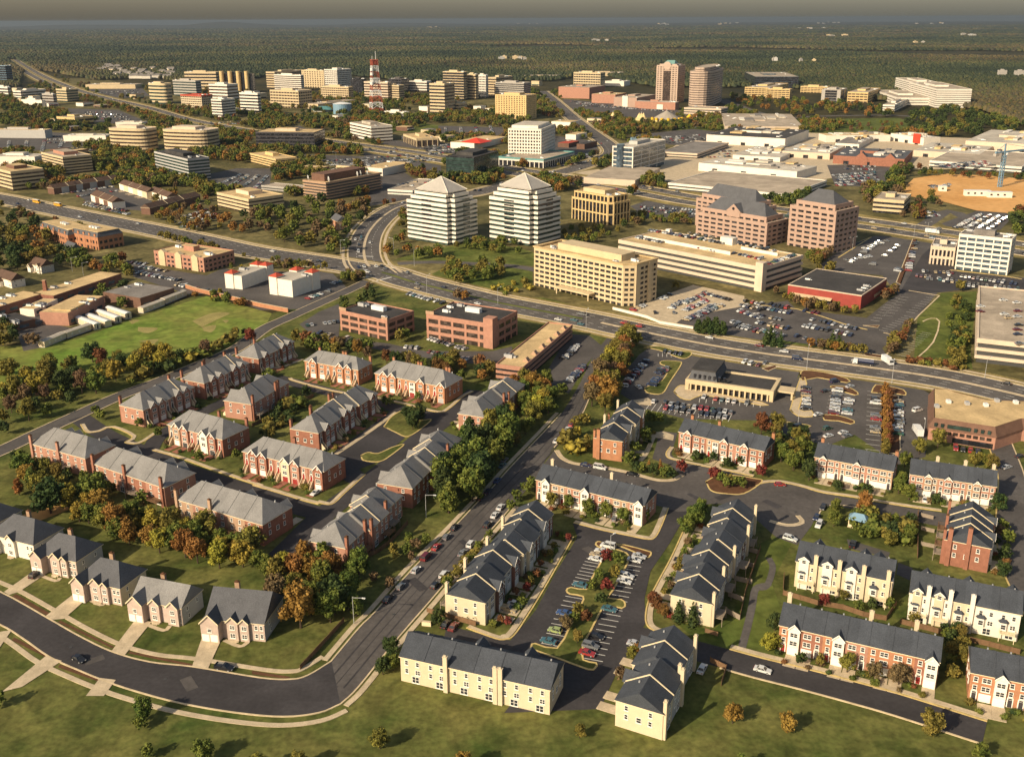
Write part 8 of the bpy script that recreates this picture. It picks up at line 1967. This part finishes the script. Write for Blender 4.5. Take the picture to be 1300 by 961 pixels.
def lorry(px,py,hd,lab,tank=False,z=.12,L=9):
    g = G(px,py,z); o = empty('lorry',g,hd,lab,'lorry')
    part(o,'cab',MB().hexa([(L / 2 - 2.4,-1.2,.5),(L / 2,-1.2,.5),(L / 2,1.2,.5),(L / 2 - 2.4,1.2,.5),(L / 2 - 2.4,-1.15,2.9),(L / 2 - .5,-1.15,2.9),(L / 2 - .5,1.15,2.9),(L / 2 - 2.4,1.15,2.9)]),['car_white'])
    part(o,'windscreen',MB().hexa([(L / 2 - .22,-1.05,1.6),(L / 2 - .2,-1.05,1.6),(L / 2 - .2,1.05,1.6),(L / 2 - .22,1.05,1.6),(L / 2 - .47,-1.0,2.7),(L / 2 - .42,-1.0,2.7),(L / 2 - .42,1.0,2.7),(L / 2 - .47,1.0,2.7)]),['pane'])
    if tank:
        b = MB().tube((0,0),1.2,1.2,-L / 2,L / 2 - 2.8,14); b.v = [(z_,y_,x_ + 2.0) for x_,y_,z_ in b.v]; b.f = [f[::-1] for f in b.f]; part(o,'tank',b,['car_navy']); part(o,'tank_band',MB().box(-L / 2,L / 2 - 2.8,-.3,.3,3.18,3.3),['metal_white'])
    else: part(o,'cargo_box',MB().box(-L / 2,L / 2 - 2.6,-1.25,1.25,.8,3.6),['metal_white'])
    part(o,'chassis',MB().box(-L / 2,L / 2 - .2,-1,1,.45,.75),['metal_dark'])
    for x in (-L / 2 + 1.3,L / 2 - 1.4):
        for y in (-1.05,1.05): link('wheel',cached('wheel',lambda: wheel_mb().mesh('wheel',['rubber','metal_grey'])),o,(x,y,.5),0,(1.5,1.5,1.5))
ha = head((1100,463),(1000,450))
lorry(*z4((518,126))[0],ha,'dark tank lorry with white cab on the arterial road',True,L=10); lorry(*z4((636,120))[0],ha + 2.2,'white box lorry turning off the arterial road',L=8); lorry(*z4((782,462))[0],1.45,'white box lorry parked beside the brown store',L=9)
lorry(*ZE(855,292),head((1180,297),(1200,299)),'white box lorry on the highway by the far car park',L=11)
# ------------------------------------------------------------------ poles, fences and walls
def lamp(px,py,h,lab,arm=3.5,m='metal_grey',rz=0.0,heads=1):
    g = G(px,py); o = empty('street_lamp',(g.x,g.y,0),rz,lab,'street lamp','street lamps'); k = round(h)
    link('pole',cached(('lp',k,m),lambda: MB().tube((0,0),.12,.07,0,k,8).mesh('pole',[m])),o)
    for i in range(heads):
        s = 1 if i == 0 else -1
        link('arm',cached(('la',k,arm,s,m),lambda: MB().bar((0,0,k - .3),(s * arm,0,k + .2),.12).mesh('arm',[m])),o); link('lamp_head',cached(('lh',k,arm,s),lambda: MB().box(s * arm - .5,s * arm + .5,-.2,.2,k + .05,k + .25).mesh('lamp_head',['metal_white'])),o)
for i,(px,py,h,lab,rz,hd) in enumerate(((449.5,792,8.6,'street lamp with long arm over the main street by the corner lawn',-.3,1),(1024,470,12,'tall utility lamp between bank and shop car park on the arterial',1.2,1),(1132,487,11,'tall lamp at the head of the orange tree row',1.2,1),(541,657,8.6,'grey lamp in front of the tall dark trees',-.3,1),
        (744,418,11,'lamp on the arterial below the big tan office',1.2,1),(433,325,12,'pale lamp at the crossroads near the wooded slope',-.4,1),(500,323,12,'pale lamp at the crossroads by the pyramid tower',2.6,1),(526,338,12,'pale lamp on the crossroads slip',1.0,1),(542,373,12,'pale lamp on the arterial above the brick offices',1.0,1),(632,386,10,'lamp on the arterial by the long brick office',1.0,1),
        (1082,318,10,'double lamp on the far car park lane',.5,2),(1160,302,10,'double lamp near the highway car park',.5,2),(1177,298,10,'double lamp at the highway edge',.5,2),(92,345,10,'pale lamp on the school side street',.3,1),(106,350,9,'lamp on the school side street nearer the junction',.3,1),
        (427,208,14,'tall white lamp by the workshop lot',.4,2),(531,206,16,'tall white and red pole by the highway',.4,1),(734,157,16,'tall white pole at the bent cross road',.4,1),(1172,556,8,'thin lamp at the corner of the brown store',1.4,1),(775,700,6,'thin lamp on the car court strip',.6,1),(1013,540,8,'lamp in the bank side lot',.6,1),(1250,480,10,'lamp beside the garage ramp',.6,1))): lamp(px,py,h,lab,3.5 if h > 8 else 1.5,'metal_grey',rz,hd)
def fence(lab,pts,h=1.8,m='wood',cat='fence',name='wooden_fence',solid=True):
    w = [G(*p) for p in pts]; c = w[0]; o = empty(name,c,0,lab,cat)
    b = MB(); k = 0
    for a,d in zip(w[:-1],w[1:]):
        L = (d - a).length; t = (d - a) / L; n = Vector((-t.y,t.x,0)) * .04; nb = max(1,int(L / 2.4))
        for i in range(nb):
            p,q = a + t * (L * i / nb + .06) - c,a + t * (L * (i + 1) / nb - .06) - c; hh = h * (1 + .02 * ((i * 7) % 3 - 1))
            b.hexa([p - n + Vector((0,0,.05)),q - n + Vector((0,0,.05)),q + n + Vector((0,0,.05)),p + n + Vector((0,0,.05)),p - n + Vector((0,0,hh)),q - n + Vector((0,0,hh)),q + n + Vector((0,0,hh)),p + n + Vector((0,0,hh))])
            if k < 98: link('post',cached(('post',m,h),lambda: MB().box(-.09,.09,-.09,.09,0,h + .15).mesh('post',[m])),o,a + t * (L * i / nb) - c); k += 1
    b.build('board_panel',m,o)
for i,(a,b_) in enumerate((((1150,380),(1240,400)),((1180,300),(1250,320)),((1120,460),(1200,490)),((1105,540),(1180,580)),((1200,230),(1270,250)))): fence(f'grey yard divider fence, {nth(i)} counted along the stepped right terrace backs',[z3b(a)[0],z3b(b_)[0]],1.7,'wood_grey')
fence('long dark back fence of the stepped right terrace yards',z3b((1280,230),(1245,330),(1205,450),(1178,580)),1.7,'wood')
fence('low fence beside the cream gable wall corner',z3b((1005,640),(1070,660)),1.4,'wood'); fence('yard fence of the bottom dark-roofed terrace',z3b((1030,790),(1110,830),(1085,910)),1.7,'wood')
fence('tall pale timber fence dividing the estate green',z4b((785,45),(783,150),(782,265)),1.9,'wood'); fence('brown yard fence behind the dormered cream terrace',z4b((130,440),(300,490),(420,510),(520,545),(630,565),(680,490)),1.7,'wood'); fence('brown yard fence behind the pale balcony terrace',z4b((700,580),(860,620),(1000,660),(1130,690),(1280,730)),1.7,'wood')
fence('reddish fence in front of the dormered terrace end',z4b((135,355),(130,430)),1.6,'wood'); fence('dark fence closing the corner lawn by the main street',z2b((460,590),(240,830)),1.6,'wood'); fence('dark yard fence beside the cream gable wall on the main street',z2b((875,540),(1000,575),(1120,610)),1.6,'wood')
fence('back garden fence along the stepped wooded terrace',z2b((480,300),(620,250),(690,200),(780,100)),1.7,'wood'); fence('back fence of the inner terrace gardens',z2((0,440),(130,380),(310,290)),1.6,'wood'); fence('fence behind the wooded brick and tan terrace',z2b((0,160),(-60,120),(-160,80)),1.6,'wood')
fence('garden fence between dark end walls beside the white-balcony terrace',z4b((800,60),(860,75)),1.5,'wood_grey'); fence('second garden fence beside the white-balcony terrace',z4b((800,125),(865,140)),1.5,'wood_grey'); fence('third garden fence beside the white-balcony terrace',z4b((800,200),(870,215)),1.5,'wood_grey')
def bwall(lab,pts,h,m='brick_orange',w=.5):
    wl_ = [G(*p) for p in pts]; c = wl_[0]; o = empty('brick_wall',c,0,lab,'wall'); L2 = [Vector((p.x - c.x,p.y - c.y)) for p in wl_]
    l,r = offset(L2,w / 2),offset(L2,-w / 2); b = MB()
    for i in range(len(L2) - 1): b.hexa([(*r[i],0),(*r[i + 1],0),(*l[i + 1],0),(*l[i],0),(*r[i],h),(*r[i + 1],h),(*l[i + 1],h),(*l[i],h)])
    b.build('wall',m,o); l,r = offset(L2,w / 2 + .1),offset(L2,-w / 2 - .1); b = MB()
    for i in range(len(L2) - 1): b.hexa([(*r[i],h),(*r[i + 1],h),(*l[i + 1],h),(*l[i],h),(*r[i],h + .15),(*r[i + 1],h + .15),(*l[i + 1],h + .15),(*l[i],h + .15)])
    b.build('coping','concrete',o)
bwall('long red brick wall closing the end of the playing field',[(236,366),(251,371),(290,380),(330,390),(366,397)],2.6)
bwall('white retaining wall below the big tan office car park',[(778,393),(822,404),(838,411),(880,418)],1.6,'precast_white'); bwall('low tan entrance wall sign by the corner of the main street',z2b((850,605),(895,610)),1.4,'trim_cream')
for i,p in enumerate(z2b((790,200),(60,770))): pass
# ------------------------------------------------------------------ air
if HAZE > 0:
    hb_ = MB().box(-42000,42000,-42000,42000,-6,178); o = hb_.build('haze',[]) if False else link('haze',hb_.mesh('haze',[]))
    m = bpy.data.materials.new('haze'); m.use_nodes = True; n = m.node_tree; n.nodes.clear(); out = n.nodes.new('ShaderNodeOutputMaterial'); v = n.nodes.new('ShaderNodeVolumePrincipled')
    v.inputs['Color'].default_value = HAZE_C; v.inputs['Density'].default_value = HAZE; v.inputs['Anisotropy'].default_value = .2; n.links.new(v.outputs[0],out.inputs['Volume'])
    try: m.cycles.homogeneous_volume = True
    except Exception: pass
    o.data.materials.append(m); o['kind'] = 'stuff'; o['label'] = 'thin grey-brown haze over the whole plain'; o['category'] = 'haze'
